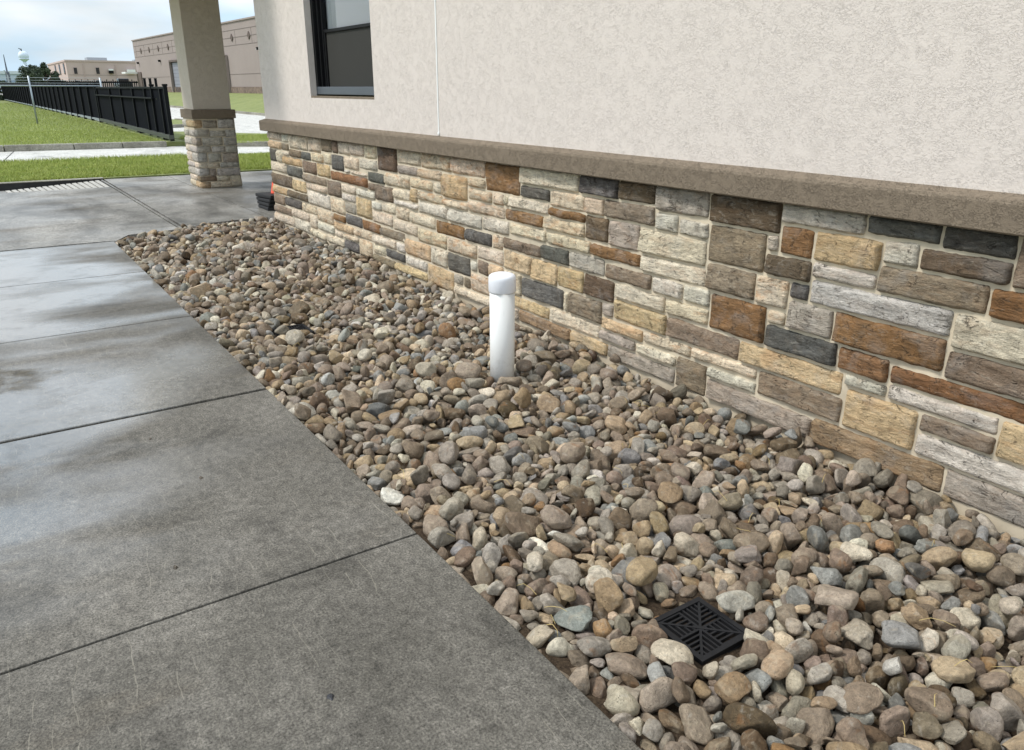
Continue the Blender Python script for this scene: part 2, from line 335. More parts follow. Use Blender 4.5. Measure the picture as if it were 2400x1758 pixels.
# sidewalk: one slab object per panel, real gaps between
walk = tag(empty('sidewalk'), kind='structure')
XJ = [-5.9, -4.3, -2.77, -1.17, .43, 2.03, 3.635, 5.21, 6.79, 8.38]
GAPS = {3.635: .013, 8.38: .010}
for xa, xb in zip(XJ[:-1], XJ[1:]):
    ga, gb = GAPS.get(xa, .0042), GAPS.get(xb, .0042)
    MB().box(xa + ga, xb - gb, BED_EDGE, 1.75, -.14, 0).build('slab', MAT['walk'], walk, .005)
MB().box(-5.9, 8.38, BED_EDGE + .012, 1.74, -.2, -.016).build('joint_filler', MAT['joint'], walk)
porch = tag(empty('porch_floor'), kind='structure')
far = [(8.395, 1.75), (8.395, -.985), (8.36, -1.02), (8.66, -1.18), (8.735, -1.685)]
MB().prism(far + [(13.2, -1.665), (13.2, 1.75)], -.14, .003).build('slab', MAT['porch'], porch)
MB().prism([(8.745, -1.765), (8.98, -2.0), (9.05, -2.4), (9.05, -2.712), (14.42, -2.712), (14.42, -1.74)], -.14, .001).build('slab', MAT['porch'], porch)
MB().prism([(9.05, -2.722), (8.80, -2.722), (8.80, -12), (14.42, -12), (14.42, -2.722)], -.14, .002).build('slab', MAT['porch'], porch)
MB().prism([(8.74, -1.688), (8.742, -1.762), (14.42, -1.737), (14.42, -1.663)], -.2, -.022).build('joint_filler', MAT['joint'], porch)
MB().prism([(8.742, -1.712), (8.743, -1.738), (14.4, -1.714), (14.4, -1.688)], -.15, -.002).build('joint_strip', MAT['porch'], porch)
# sloped flare with grooved bars, beside the lawn curb
RX0, RX1 = 13.21, 14.40
def flare_z(y): return -.09 * min(1, max(0, (y + 1.74) / 1.4))
MB().prism([(RX0, -1.66, -.012), (RX1, -1.70, -.016), (RX1, -.34, -.12), (RX0, -.34, -.012)], -.3, 0).build('flare_bed', MAT['joint'], porch)
y = -1.655
while y < -.36:
    y1 = y + .058
    MB().prism([(RX0, y, .003), (RX1, y, flare_z(y)), (RX1, y1, flare_z(y1)), (RX0, y1, .003)], -.25, 0).build('groove_bar', MAT['bar'], porch)
    y += .0835
MB().prism([(RX0, -.335, .003), (RX1, -.335, -.09), (RX1, 1.75, -.09), (RX0, 1.75, .003)], -.3, 0).build('slab', MAT['porch'], porch)

# near lawn with its curb, the road, far curb, lawns beyond
tag(MB().prism([(14.56, 14), (14.56, -1.75), (14.47, -1.76), (14.55, -14), (16.9, -14), (18.55, -3.9), (18.76, -.4), (19.0, 14)], -.22, .018).build('lawn', MAT['lawn']), kind='structure')
lc = tag(empty('lawn_curb'), kind='structure')
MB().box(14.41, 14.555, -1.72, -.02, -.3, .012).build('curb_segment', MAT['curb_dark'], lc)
MB().box(14.405, 14.558, -1.735, 3, .013, .024).build('curb_top', MAT['curb'], lc)
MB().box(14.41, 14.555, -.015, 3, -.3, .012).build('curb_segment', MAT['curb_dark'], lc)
tag(link('road', mesh('road', [(17, -60, -.12), (40, -60, -.12), (40, 60, -.12), (17, 60, -.12)], [(0, 1, 2, 3)]), MAT['road']), kind='structure')
for yy in (-12.5, -7.6, -.62, 4.2): tag(link('road_joint', mesh('road_joint', [(18, yy + .35, -.116), (24, yy - .35, -.116), (24, yy - .33, -.116), (18, yy + .37, -.116)], [(0, 1, 2, 3)]), MAT['joint']), kind='structure')
fc = tag(empty('road_curb'), kind='structure')
def curb_x(y): return 23.9 + .085 * (y + .6) if y > -4.6 else 23.56 + .56 * (y + 4.6) * .9
ys = [9.6, 8, 6.4, 4.8, 3.2, 1.6, 0, -.75, -2.3, -3.45, -4.55]
for ya, yb in zip(ys[:-1], ys[1:]):
    MB().prism([(curb_x(ya), ya - .01), (curb_x(yb), yb + .01), (curb_x(yb) + .17, yb + .01), (curb_x(ya) + .17, ya - .01)], -.2, .035).build('curb_segment', MAT['curb'], fc, .015)
ys = [-5.0, -6.1, -7.2, -8.3, -9.4]
for ya, yb in zip(ys[:-1], ys[1:]):
    MB().prism([(curb_x(ya), ya - .01), (curb_x(yb), yb + .01), (curb_x(yb) + .17, yb + .01), (curb_x(ya) + .17, ya - .01)], -.2, .02).build('curb_segment', MAT['curb'], fc, .015)
tag(MB().prism([(24.9, 10), (24.07, -.5), (23.78, -4.5), (23.85, -5.15), (330, -5.15), (330, 60), (24.9, 60)], -.23, .0).build('lawn', MAT['lawn']), kind='structure')
tag(MB().prism([(23.6, -5.0), (21.4, -9.0), (24.0, -10.2), (26.6, -8.25), (29.4, -6.3), (29.6, -5.17), (23.88, -5.17)], -.23, .006).build('lawn', MAT['lawn']), kind='structure')
tag(link('driveway', mesh('driveway', [(24, -14.4, -.02), (24, -5.1, -.02), (240, -5.1, -.02), (240, -14.4, -.02)], [(0, 3, 2, 1)]), MAT['road']), kind='structure')
isl = MB().prism([(32.6, -6.3), (33.2, -7.2), (37.2, -8.3), (39.6, -8.2), (41, -6.3)], -.1, .06); tag(isl.build('grass_island', MAT['lawn']), kind='structure')
ic = MB()
for (ax, ay), (bx, by) in zip([(32.6, -6.3), (33.2, -7.2), (37.2, -8.3)], [(33.2, -7.2), (37.2, -8.3), (39.6, -8.2)]): ic.bar((ax, ay, .03), (bx, by, .03), .16, .14)
tag(ic.build('island_curb', MAT['curb']), kind='structure')
# mound rising to the hall
v, f = [], []; nx, ny = 60, 16
for i in range(nx + 1):
    for j in range(ny + 1):
        x = 18 + 300 * (i / nx) ** 1.6; y = -14.05 - 60 * (j / ny) ** 2
        t = min(1, max(0, (-14.05 - y) / 7.2)); v.append((x, y, -.02 + 1.0 * t * t * (3 - 2 * t)))
for i in range(nx):
    for j in range(ny): a_ = i * (ny + 1) + j; f.append((a_, a_ + 1, a_ + ny + 2, a_ + ny + 1))
tag(link('grass_mound', mesh('grass_mound', v, f), MAT['lawn'], smooth=True), kind='structure')
mc = MB()
for x in np.arange(24, 120, 4): mc.bar((x, -14.05, .03), (x + 3.97, -14.05, .03), .16, .16)
tag(mc.build('driveway_curb', MAT['curb']), kind='structure')
tag(MB().box(-8, 14.4, 1.76, 30, -.22, -.01).build('lawn', MAT['lawn']), kind='structure')

# grass blades that stand up from the near edges of the lawns (one mass)
def blades(name, regions, seed, h, w):
    r = np.random.RandomState(seed); V, F = [], []
    for (x0, x1, y0, y1, z, n, hk) in regions:
        xs = r.uniform(x0, x1, n); ys_ = r.uniform(y0, y1, n); th = r.uniform(0, 6.283, n); hh = r.uniform(.45, 1.15, n) * h * hk; le = r.normal(size=(n, 2)) * .45
        b0 = len(V)
        ww = w * r.uniform(.6, 1.2, n)
        p0 = np.stack([xs - ww * np.cos(th), ys_ - ww * np.sin(th), np.full(n, z)], 1); p1 = np.stack([xs + ww * np.cos(th), ys_ + ww * np.sin(th), np.full(n, z)], 1)
        p2 = np.stack([xs + le[:, 0] * hh, ys_ + le[:, 1] * hh, z + hh], 1)
        V.extend(np.stack([p0, p1, p2], 1).reshape(-1, 3).tolist())
        F.extend([(b0 + 3 * i, b0 + 3 * i + 1, b0 + 3 * i + 2) for i in range(n)])
    return tag(link(name, mesh(name, V, F), MAT['blade']), kind='stuff')
blades('lawn_grass', [(14.58, 18.2, -6.6, .8, .015, 52000, 1), (14.58, 18.4, .8, 7, .015, 40000, 1), (24.2, 44, 1, 8, -.005, 24000, 1.8), (18.2, 18.62, -3.9, .8, .015, 3500, 1.5), (14.58, 14.75, -6.6, .8, .015, 3000, 1.2),
       (24.2, 32, -4.6, 2.0, -.005, 26000, 1.4), (24.0, 25.2, -5.6, -5.2, 0, 1500, 1.3), (22.4, 26, -8.2, -5.4, 0, 9000, 1.3), (32, 44, -4.7, 1, -.005, 14000, 1.9), (44, 60, -4.7, .5, -.005, 9000, 2.2), (60, 90, -4.7, .5, -.005, 9000, 2.6)], 3, .055, .006)

# ================================================================== THE BUILDING BESIDE THE BED
bld = tag(empty('stucco_building', (8.76, WALL, 0)), 'cream stucco building with coursed stone base and tan ledge beside the gravel bed', 'building')
def bpart(o, p=None):
    p = p or bld; o.parent = p
    m = p.matrix_world if p is not bld else Matrix.Translation((8.76, WALL, 0))
    o.matrix_parent_inverse = Matrix.Translation((-8.76, -WALL, 0)); return o
WX0, WX1, WZ0, WZ1 = 5.935, 7.325, 1.322, 2.78          # window opening
EX, TOPZ, ZL = 8.755, 4.7, 1.085
xs, zs = [-7.5, WX0, WX1, EX], [ZL, WZ0, WZ1, TOPZ]
b = bmesh.new()
P = {(i, j): b.verts.new((xs[i], WALL, zs[j])) for i in range(4) for j in range(4)}
for i in range(3):
    for j in range(3):
        if (i, j) != (1, 1): b.faces.new((P[i, j], P[i, j + 1], P[i + 1, j + 1], P[i + 1, j]))
DEP = .06
Q = {k: b.verts.new((P[k].co.x, WALL - DEP, P[k].co.z)) for k in ((1, 1), (2, 1), (2, 2), (1, 2))}
ring = [(1, 1), (2, 1), (2, 2), (1, 2)]
for a_, c_ in zip(ring, ring[1:] + ring[:1]): b.faces.new((P[a_], P[c_], Q[c_], Q[a_]))
e0, e1, e2, e3 = b.verts.new((EX, -14, ZL)), b.verts.new((EX, -14, TOPZ)), b.verts.new((-7.5, -14, ZL)), b.verts.new((-7.5, -14, TOPZ))
b.faces.new((P[3, 0], P[3, 1], P[3, 2], P[3, 3], e1, e0)); b.faces.new((e0, e1, e3, e2)); b.faces.new((e2, e3, P[0, 3], P[0, 2], P[0, 1], P[0, 0]))
b.faces.new((P[0, 3], P[1, 3], P[2, 3], P[3, 3], e1, e3)[::-1])
bmesh.ops.recalc_face_normals(b, faces=b.faces)
me = bpy.data.meshes.new('stucco_wall'); b.to_mesh(me); b.free(); bpart(link('stucco_wall', me, MAT['stucco']))
# ledge: sloped-top band that overhangs the stone, returned round the corner
def ledge_profile(n): return [(n[0] - .02, 1.115), (n[0] + .052, 1.077), (n[0] + .056, 1.068), (n[0] + .056, .979), (n[0] + .05, .974), (n[0] - .02, .974)]
V, F = [], []; prof = [(-.06, 1.118), (.052, 1.078), (.057, 1.066), (.057, .980), (.051, .974), (-.06, .974)]
stations = [(-7.6, lambda o: (-7.6, WALL + o)), (EX, lambda o: (EX + o, WALL + o)), (-13, lambda o: (EX + o, -13))]
NS = 60
pts = []
for k in range(NS + 1):
    x = -7.6 + (EX + 7.6) * k / NS; pts.append(('a', x))
for k in range(1, 12): pts.append(('b', WALL - 10 * k / 11))
rows = []
for kind, t in pts:
    row = []
    for o, z in prof:
        wob = .0016 * noise.noise((t * 2.3, z * 9, o * 9))
        if kind == 'a': row.append((t if t < EX - 1e-6 else EX + o, WALL + o + wob, z + wob))
        else: row.append((EX + o + wob, t, z + wob))
    rows.append(row)
for r in rows: V += r
n = len(prof)
for k in range(len(rows) - 1):
    for q in range(n): F.append((k * n + q, k * n + (q + 1) % n, (k + 1) * n + (q + 1) % n, (k + 1) * n + q))
me = mesh('stone_ledge', V, F); bm = bmesh.new(); bm.from_mesh(me); bmesh.ops.recalc_face_normals(bm, faces=bm.faces); bm.to_mesh(me); bm.free()
bpart(link('ledge', me, MAT['trim']))
# plaster control joint above the ledge
cj = bpart(MB().box(4.899, 4.913, WALL - .01, WALL + .004, 1.112, TOPZ - .1).build('control_joint', MAT['plastic']))
bpart(MB().box(4.893, 4.917, WALL, WALL + .008, 1.104, 1.122).build('joint_end', MAT['plastic'], bevel=.003))
# unseen porch roof on building and column, sized to shade the column front
bpart(MB().box(EX + .004, 13.4, -13.5, -1.5, 2.8, 4.3).build('unseen_porch_roof', MAT['stucco']))

# window: reveal trim, frame, panes, added sheets imitating bright and dark reflections
win = bpart(empty('window', (WX1, WALL, WZ0)))
def wp(o): o.parent = win; o.matrix_parent_inverse = Matrix.Translation((-WX1, -WALL, -WZ0)); return o
YF = WALL - DEP
fr = MB()
fr.box(WX0, WX1, YF - .10, YF - .004, WZ0 + .035, WZ0 + .095)      # bottom rail, set back
fr.box(WX0, WX0 + .055, YF - .10, YF, WZ0 + .095, WZ1); fr.box(WX1 - .05, WX1, YF - .10, YF, WZ0 + .095, WZ1)
fr.box(WX1 - .085, WX1 - .05, YF - .10, YF - .03, WZ0 + .095, WZ1); fr.box(WX1 - .12, WX1 - .085, YF - .10, YF - .055, WZ0 + .095, WZ1)
fr.box(WX0, WX1, YF - .10, YF, WZ1 - .06, WZ1)
wp(fr.build('frame', MAT['dark_metal'], bevel=.003))
wp(MB().box(WX0 + .002, WX1 - .002, YF - .085, YF + .002, WZ0 + .030, WZ0 + .096).build('bottom_rail', MAT['sill_metal'], bevel=.004))
wp(MB().box(WX0 + .001, WX1 - .001, YF - .02, WALL - .002, WZ0 - .02, WZ0 + .018).build('sill', MAT['trim'], bevel=.004))
REFL_Z = 1.885  # height where the imitated bright and dark reflections meet
gl = M('window_glass', .03); fz = gl.n('Fresnel'); fz.inputs['IOR'].default_value = 1.6; tr = gl.n('BsdfTransparent'); tr.inputs['Color'].default_value = (.95, .955, .96, 1); gs = gl.n('BsdfGlossy'); gs.inputs['Roughness'].default_value = .015
mxs = gl.n('MixShader'); gl.l(fz.outputs[0], mxs.inputs[0]); gl.l(tr.outputs[0], mxs.inputs[1]); gl.l(gs.outputs[0], mxs.inputs[2]); gl.l(mxs.outputs[0], gl.t.nodes['Material Output'].inputs['Surface'])
GLASS = gl.m
wp(link('upper_pane', mesh('upper_pane', [(WX0 + .055, YF - .09, REFL_Z + .01), (WX1 - .12, YF - .09, REFL_Z + .01), (WX1 - .12, YF - .09, WZ1 - .06), (WX0 + .055, YF - .09, WZ1 - .06)], [(3, 2, 1, 0)]), GLASS))
wp(MB().box(WX0 + .055, WX1 - .12, YF - .095, YF - .060, REFL_Z - .014, REFL_Z + .012).build('reflected_roofline', MAT['dark_metal'], bevel=.003))  # added bar standing in for a reflected roofline
wp(link('lower_pane', mesh('lower_pane', [(WX0 + .055, YF - .094, WZ0 + .095), (WX1 - .12, YF - .094, WZ0 + .095), (WX1 - .12, YF - .094, REFL_Z - .012), (WX0 + .055, YF - .094, REFL_Z - .012)], [(3, 2, 1, 0)]), GLASS))
for xa in (WX0 + .055, WX1 - .15): wp(MB().box(xa, xa + .03, YF - .086, YF - .062, WZ0 + .096, REFL_Z - .015).build('dark_reflection_edge', MAT['dark_metal']))  # added side strips of the sheet imitating the dark reflection
dark_refl = simple('dark_reflection', lin(50, 49, 45), .85, .05, 3, 0); dark_refl.node_tree.nodes['Principled BSDF'].inputs['Alpha'].default_value = .86
wp(link('dark_reflection_panel', mesh('dark_reflection_panel', [(WX0 + .085, YF - .074, WZ0 + .096), (WX1 - .15, YF - .074, WZ0 + .096), (WX1 - .15, YF - .074, REFL_Z - .015), (WX0 + .085, YF - .074, REFL_Z - .015)], [(0, 1, 2, 3)]), dark_refl))  # dark sheet standing in for a building reflected in the glass
MAT['sky_reflection_panel'] = simple('sky_reflection_white', lin(236, 238, 242), .8, .02, 3)
wp(MB().box(WX0 - .1, WX1 + .1, YF - .110, YF - .107, REFL_Z - .01, WZ1 + .1).build('sky_reflection_panel', MAT['sky_reflection_panel']))  # white sheet added to imitate sky reflected in the upper glass
wp(MB().box(WX0 - .3, WX1 + .3, YF - 1.6, YF - 1.55, .9, 3.2).build('room_back', simple('room_paint', lin(60, 58, 52), .9)))
wp(MB().box(WX0 - .3, WX1 + .3, YF - 1.55, YF - .12, .85, .9).build('room_floor', MAT['joint']))

# stone base: mortar bed with every stone its own piece
base = bpart(MB().box(-7.5, EX - .004, WALL - .3, WALL - .014, -.25, .972).box(EX - .3, EX - .016, -13, WALL - .3, -.25, .972).build('stone_base', MAT['mortar']))
TONE = {'L': (233, 218, 193, .20), 'W': (227, 217, 199, .12), 'T': (217, 190, 150, .26), 'O': (148, 112, 76, .10), 'B': (118, 101, 81, .06), 'D': (108, 104, 98, .02), 'G': (186, 174, 158, .10),
        'K': (150, 133, 113, .08), 'M': (230, 211, 182, .48), 'R': (170, 142, 114, .14), 'V': (214, 207, 197, .06), 'C': (206, 199, 187, .05)}
def stone_mesh(w, h, dep, seed, n, rough):
    """face grid in local x (0..w) / z (0..h), outward = +y; hammered, cleft face with broken edges"""
    r = random.Random(seed); nx = max(4, min(40, int(w / n))); nz = max(4, min(18, int(h / n)))
    cv = [r.uniform(.002, .009) for _ in range(4)]; tx, tz = r.uniform(-.05, .05), r.uniform(-.07, .05); o = r.uniform(0, 99); lay = r.random() < .45
    V = []
    for i in range(nx + 1):
        for j in range(nz + 1):
            u = i / nx; t = j / nz
            # denser rows near the rim
            u = .5 - .5 * math.copysign(abs(1 - 2 * u) ** .8, 1 - 2 * u); t = .5 - .5 * math.copysign(abs(1 - 2 * t) ** .8, 1 - 2 * t)
            x, z = (u - .5) * w, (t - .5) * h
            ex, ez = w / 2 - abs(x), h / 2 - abs(z)
            wob = .0045 * noise.noise((x * 9 + o, z * 9, 6.1)) + .0034 * noise.noise((x * 26 + o, z * 26, 3.1)) + .0022 * noise.noise((x * 70 + o, z * 70, 7.7))
            ex = max(0, ex); ez = max(0, ez)
            cr = cv[(x > 0) + 2 * (z > 0)] * 1.6
            ed = min(ex, ez) if not (ex < cr and ez < cr) else cr - min(cr, math.hypot(cr - ex, cr - ez))
            rim = min(1, ed / .0042); prof = math.sqrt(max(0, 1 - (1 - rim) ** 2))
            if ex < cr and ez < cr:
                d = math.hypot(cr - ex, cr - ez)
                if d > cr: k = cr / d; x = math.copysign(w / 2 - cr + (cr - ex) * k, x); z = math.copysign(h / 2 - cr + (cr - ez) * k, z)
            st = round(noise.noise((x * 4.5 + o, z * (26 if lay else 11), 2.2)) * 3.2) / 3.2
            q = .75 * st + noise.noise((x * 7 + o, z * (16 if lay else 8), 1.3)) * 1.0 + noise.noise((x * 19 + o, z * (44 if lay else 22), 5.3)) * .55 + noise.noise((x * 55 + o, z * 70, 9.3)) * .22
            y = dep * (.30 + .70 * prof) * (1 if rim > 0 else .35) + rough * q * prof + (tx * x + tz * z) * prof
            if i in (0, nx): x += wob
            if j in (0, nz): z += wob
            V.append((x, y, z))
    F = []
    for i in range(nx):
        for j in range(nz): a_ = i * (nz + 1) + j; F.append((a_, a_ + 1, a_ + nz + 2, a_ + nz + 1))
    loop = [i * (nz + 1) for i in range(nx + 1)] + [nx * (nz + 1) + j for j in range(1, nz + 1)] + [i * (nz + 1) + nz for i in range(nx - 1, -1, -1)] + [j for j in range(nz - 1, 0, -1)]
    b0 = len(V)
    for k in loop: V.append((V[k][0] * 1.0, -.02, V[k][2] * 1.0))
    m_ = len(loop)
    for k in range(m_): F.append((loop[k], loop[(k + 1) % m_], b0 + (k + 1) % m_, b0 + k))
    me = mesh('stone', V, F); me.polygons.foreach_set('use_smooth', [True] * len(me.polygons))
    bm = bmesh.new(); bm.from_mesh(me); bmesh.ops.recalc_face_normals(bm, faces=bm.faces); bm.to_mesh(me); bm.free()
    return me
def add_stone(parent, inv, cen, w, h, tone, seed, dep=.020, n=.016, rough=.0045, rz=math.pi, jit=9):
    me = stone_mesh(w, h, dep, seed, n, rough); o = link('stone', me, MAT['stone']); o.location = cen; o.rotation_euler = (0, 0, rz)
    r = random.Random(seed * 7 + 1); c = TONE[tone]; j = r.uniform(-jit, jit)
    o.color = (*lin(*[max(8, min(250, c[k] + j + r.uniform(-2.5, 2.5))) for k in range(3)])[:3], c[3] * r.uniform(.6, 1.25))
    o.parent = parent; o.matrix_parent_inverse = inv; return o
STONES = '8309 8762 886 965 L|8094 8296 880 963 W|8353 8763 798 872 T|8118 8339 799 866 K|7555 8080 829 968 L|7217 7543 833 965 L|6940 7204 856 968 K|6793 6928 854 967 K|6517 6782 858 965 L|6228 6506 862 967 L|5978 6214 860 967 M|5608 5966 786 965 B|5217 5597 864 964 L|4768 5204 862 966 M|4325 4754 859 965 M|8526 8763 658 785 D|8336 8514 658 784 L|7758 8106 746 818 K|7502 7746 744 816 D|7166 7490 744 822 M|6976 7152 744 843 L|6680 6965 705 841 D|6350 6667 741 845 L|5980 6336 767 849 W|7760 8321 660 733 T|7365 7748 618 731 K|7017 7352 618 732 T|8240 8763 556 646 L|7765 8227 544 648 D|6186 7005 614 692 O|5856 6172 675 753 D|5408 5842 677 773 M|5271 5597 787 852 G|4905 5257 786 850 M|5047 5397 700 773 M|4906 5033 697 773 L|4555 4894 684 845 T|4326 4541 790 845 M|6048 6172 602 662 K|5705 6036 540 661 K|8096 8765 411 533 B|7694 8084 404 519 T|7131 7751 532 604 K|6781 7119 462 601 K|7132 7682 464 520 L|6443 6768 527 600 L|6048 6430 529 591 W|8289 8763 322 397 T|7662 8277 324 393 B|7074 7649 316 451 W|6722 7062 312 442 M|5409 5694 588 664 L|5284 5397 588 690 T|4906 5272 623 686 M|4557 4892 623 670 M|6472 6768 454 515 W|6472 6709 350 442 G|6135 6459 352 514 T|5930 6124 452 517 W|5677 5916 453 528 L|5434 5664 430 526 M|5283 5694 540 575 W|4830 5272 527 610 W|4250 4543 709 778 M|4111 4238 709 779 M|4056 4100 710 776 L|4098 4544 625 696 M|8396 8763 202 308 K|7862 8384 222 310 D|7449 7850 222 305 M|8202 8762 111 190 K|7677 8189 126 209 L|7026 7437 182 297 M|6724 7014 242 300 O|6354 6710 248 338 D|5980 6342 250 330 O|5737 6122 344 439 L|5306 5723 334 416 L|5020 5420 430 516 L|4602 5008 417 504 O|4376 4818 519 610 W|4254 4590 422 505 D|4050 4365 526 613 W|8141 8764 8 100 L|7677 8130 1 115 W|7462 7663 79 209 L|7017 7450 95 170 W|6558 7005 157 230 T|6148 6544 164 237 M|5697 6138 166 237 L|5530 5966 250 322 K|4856 5295 305 406 M|4442 4844 305 405 M|4116 4430 324 410 L|4126 4242 423 513 M|5528 5685 166 237 W|5108 5517 169 294 T|4852 5098 167 291 L|4532 4838 168 294 D|6456 6775 3 93 D|6170 6443 2 153 M|5900 6134 75 153 L|5537 5888 84 152 D|5168 5524 82 155 W|5716 6158 0 64 K|5171 5704 3 71 T|4762 5156 2 154 T|4300 4427 218 312 K|4117 4288 230 311 T|4632 4749 84 155 G|4531 4620 82 154 K|4221 4520 82 204 M|6787 7224 3 82 L|4207 4750 9 70 L|3933 4314 790 965 O|3366 3921 868 967 L|3041 3352 869 967 D|2766 3030 872 966 B|2424 2754 851 968 G|3630 3920 790 855 D|3312 3617 770 856 M|3148 3300 769 855 M|3640 4044 712 778 L|3302 3629 712 757 O|3104 3290 630 757 B|2768 3137 769 858 K|2608 2756 756 839 W|2416 2597 756 828 W|2866 3093 624 757 G|3302 3676 630 699 M|3689 4086 629 697 O|3658 4038 547 615 M|3242 3646 547 615 M|2847 3230 547 611 O|2417 2854 629 745 L|3706 4113 445 512 K|3434 3694 447 533 D|3124 3422 446 535 G|2411 2836 532 616 L|3806 4104 316 433 T|3541 3794 304 432 T|3296 3530 312 434 T|2760 3113 444 519 K|3036 3284 314 431 B|2544 2748 441 520 W|2371 2532 443 520 W|3476 3899 176 293 D|3910 4006 166 304 L|3132 3416 176 298 K|2653 3024 352 428 L|2636 3024 236 341 T|2371 2642 354 429 M|3036 3119 231 302 G|3610 4012 84 154 T|3140 3598 85 164 L|3395 3924 1 72 R|2800 3121 158 218 T|2847 3129 92 144 G|2458 2788 167 224 M|3427 3464 176 288 L|1654 2022 888 965 W|1372 1642 899 967 D|1125 1360 890 967 D|992 1112 799 966 K|1868 2018 761 875 O|1576 1856 762 876 T|1436 1563 803 887 W|1124 1424 803 878 B|2030 2080 764 828 L|1860 2082 664 750 B|1576 1846 693 750 W|1176 1564 693 791 K|1952 2114 528 651 M|1856 1940 588 652 D|1277 1844 586 681 V|966 1164 690 786 O|1950 2037 455 514 M|1728 1938 456 574 G|1276 1717 454 574 O|937 1264 555 676 L|1690 2038 350 444 D|1632 2048 122 228 K|1462 1636 294 338 W|1326 1620 121 280 T|1055 1450 293 350 W|1053 1313 216 282 K|866 1042 216 352 T|854 1314 120 204 W|1194 1746 3 108 R|821 1182 1 108 G|1468 1678 350 442 O|914 1264 440 542 K|2552 3056 2 78 G|2550 2836 92 145 L|2348 2538 2 155 K|2033 2412 840 966 B|2093 2404 664 828 K|2125 2400 533 652 K|2049 2360 352 516 O|2176 2624 240 338 K|3068 3384 0 72 T|2062 2446 178 228 M|2060 2338 111 164 W|1757 2336 3 98 G|1648 2164 240 336 T|896 1457 363 428 O|620 955 690 915 L|620 900 440 665 M|620 840 120 345 M|4025 4195 0 215 G|7235 7585 0 65 L|620 810 0 105 T|620 885 365 425 M|6455 6805 105 145 M|620 970 930 965 L|6820 7005 95 145 L|6185 6535 705 730 L|8120 8320 745 785 L|4020 4105 230 300 L|4440 4520 220 290 W|3935 4010 0 70 L|7600 7665 0 65 L|6550 6665 705 730 W|332 609 0 109 L|123 321 0 109 L|-274 112 0 109 L|-448 -285 0 109 G|-762 -459 0 109 L|-1000 -773 0 109 K|467 609 205 304 L|231 456 205 304 B|42 220 205 304 K|-178 31 205 304 K|-542 -189 205 304 L|-712 -553 205 304 L|-932 -723 205 304 L|379 609 315 379 O|7 368 315 379 L|-260 -4 315 379 L|-507 -271 315 379 O|-841 -518 315 379 T|-1000 -852 315 379 G|421 609 390 509 G|166 410 390 509 G|-237 155 390 509 M|-512 -248 390 509 G|-897 -523 390 509 G|-1000 -908 390 509 M|337 609 520 599 W|12 326 520 599 B|-221 1 520 599 L|-483 -232 520 599 T|-663 -494 520 599 L|-1000 -674 520 599 D|401 609 610 719 G|-5 390 610 719 T|-204 -16 610 719 D|-503 -215 610 719 M|-709 -514 610 719 G|-1000 -720 610 719 T|448 609 730 819 M|185 437 730 819 L|-35 174 730 819 W|-447 -46 730 819 L|-702 -458 730 819 G|-946 -713 730 819 W'
INV = Matrix.Translation((-8.76, -WALL, 0))
for k, row in enumerate(STONES.split('|')):
    a_ = row.split(); x0, x1, z0, z1 = [int(q) / 1000 for q in a_[:4]]
    xm = (x0 + x1) / 2; near = xm < 4
    dk = a_[4] in 'BDKOR'
    add_stone(base, Matrix.Identity(4), ((x0 + x1) / 2, WALL - .014, (z0 + z1) / 2), x1 - x0, z1 - z0, a_[4], k + 1, dep=.013 + .009 * RND.random(), n=.010 if near else .022 if xm < 6 else .035,
              rough=(.0085 if dk else .0066), rz=0)
for o in base.children: o.matrix_parent_inverse = base.matrix_world.inverted() if False else Matrix.Identity(4)
# stones returned round the corner on the end wall
z = 0; kk = 400
for h in (.13, .1, .12, .085, .12, .1, .125, .095, .085):
    if z + h > .97: h = .97 - z
    yy = WALL - .012
    for w in (RND.uniform(.18, .34), RND.uniform(.2, .4)):
        add_stone(base, Matrix.Identity(4), (EX - .016, yy - w / 2, z + h / 2), w - .011, h - .011, RND.choice('LLTWGKM'), kk, n=.04, rz=-math.pi / 2); kk += 1; yy -= w
    z += h

# ------------------------------------------------------------------ porch column
colx, coly = 12.25, -3.06
pc = tag(empty('porch_column', (colx + .33, coly, 0)), 'square porch column with grey stone base and dark stucco shaft', 'column')
def cp(o): o.parent = pc; o.matrix_parent_inverse = Matrix.Translation((-colx - .33, -coly, 0)); return o
cw = .285
core = cp(MB().box(colx + .02, colx + .65, coly - .292, coly + .292, 0, .985).build('stone_base', MAT['mortar']))
cp(MB().box(colx + .035, colx + .635, coly - .268, coly + .268, 1.112, 3.4).build('shaft', MAT['shaft'], bevel=.006))
cp(MB().box(colx - .022, colx + .692, coly - .312, coly + .312, .988, 1.110).build('band', MAT['trim'], bevel=.008))
CROWS = """400 315 565 445 T|585 320 830 450 G|850 290 1130 455 V|440 480 695 600 C|710 500 970 600 C|985 480 1160 605 C|440 630 555 760 G|580 622 925 757 C|955 622 1180 757 C|490 778 728 885 C|748 778 972 880 C|985 772 1195 880 C|500 898 660 1055 C|688 905 905 1050 C|938 890 1210 1050 G|510 1075 872 1150 L|897 1060 1220 1140 C|540 1165 702 1295 C|712 1170 820 1290 G|842 1165 1240 1280 C|560 1310 822 1385 K|842 1292 1050 1380 L|1062 1290 1270 1485 L|560 1405 722 1525 T|738 1400 1110 1505 L"""
rowz = {}
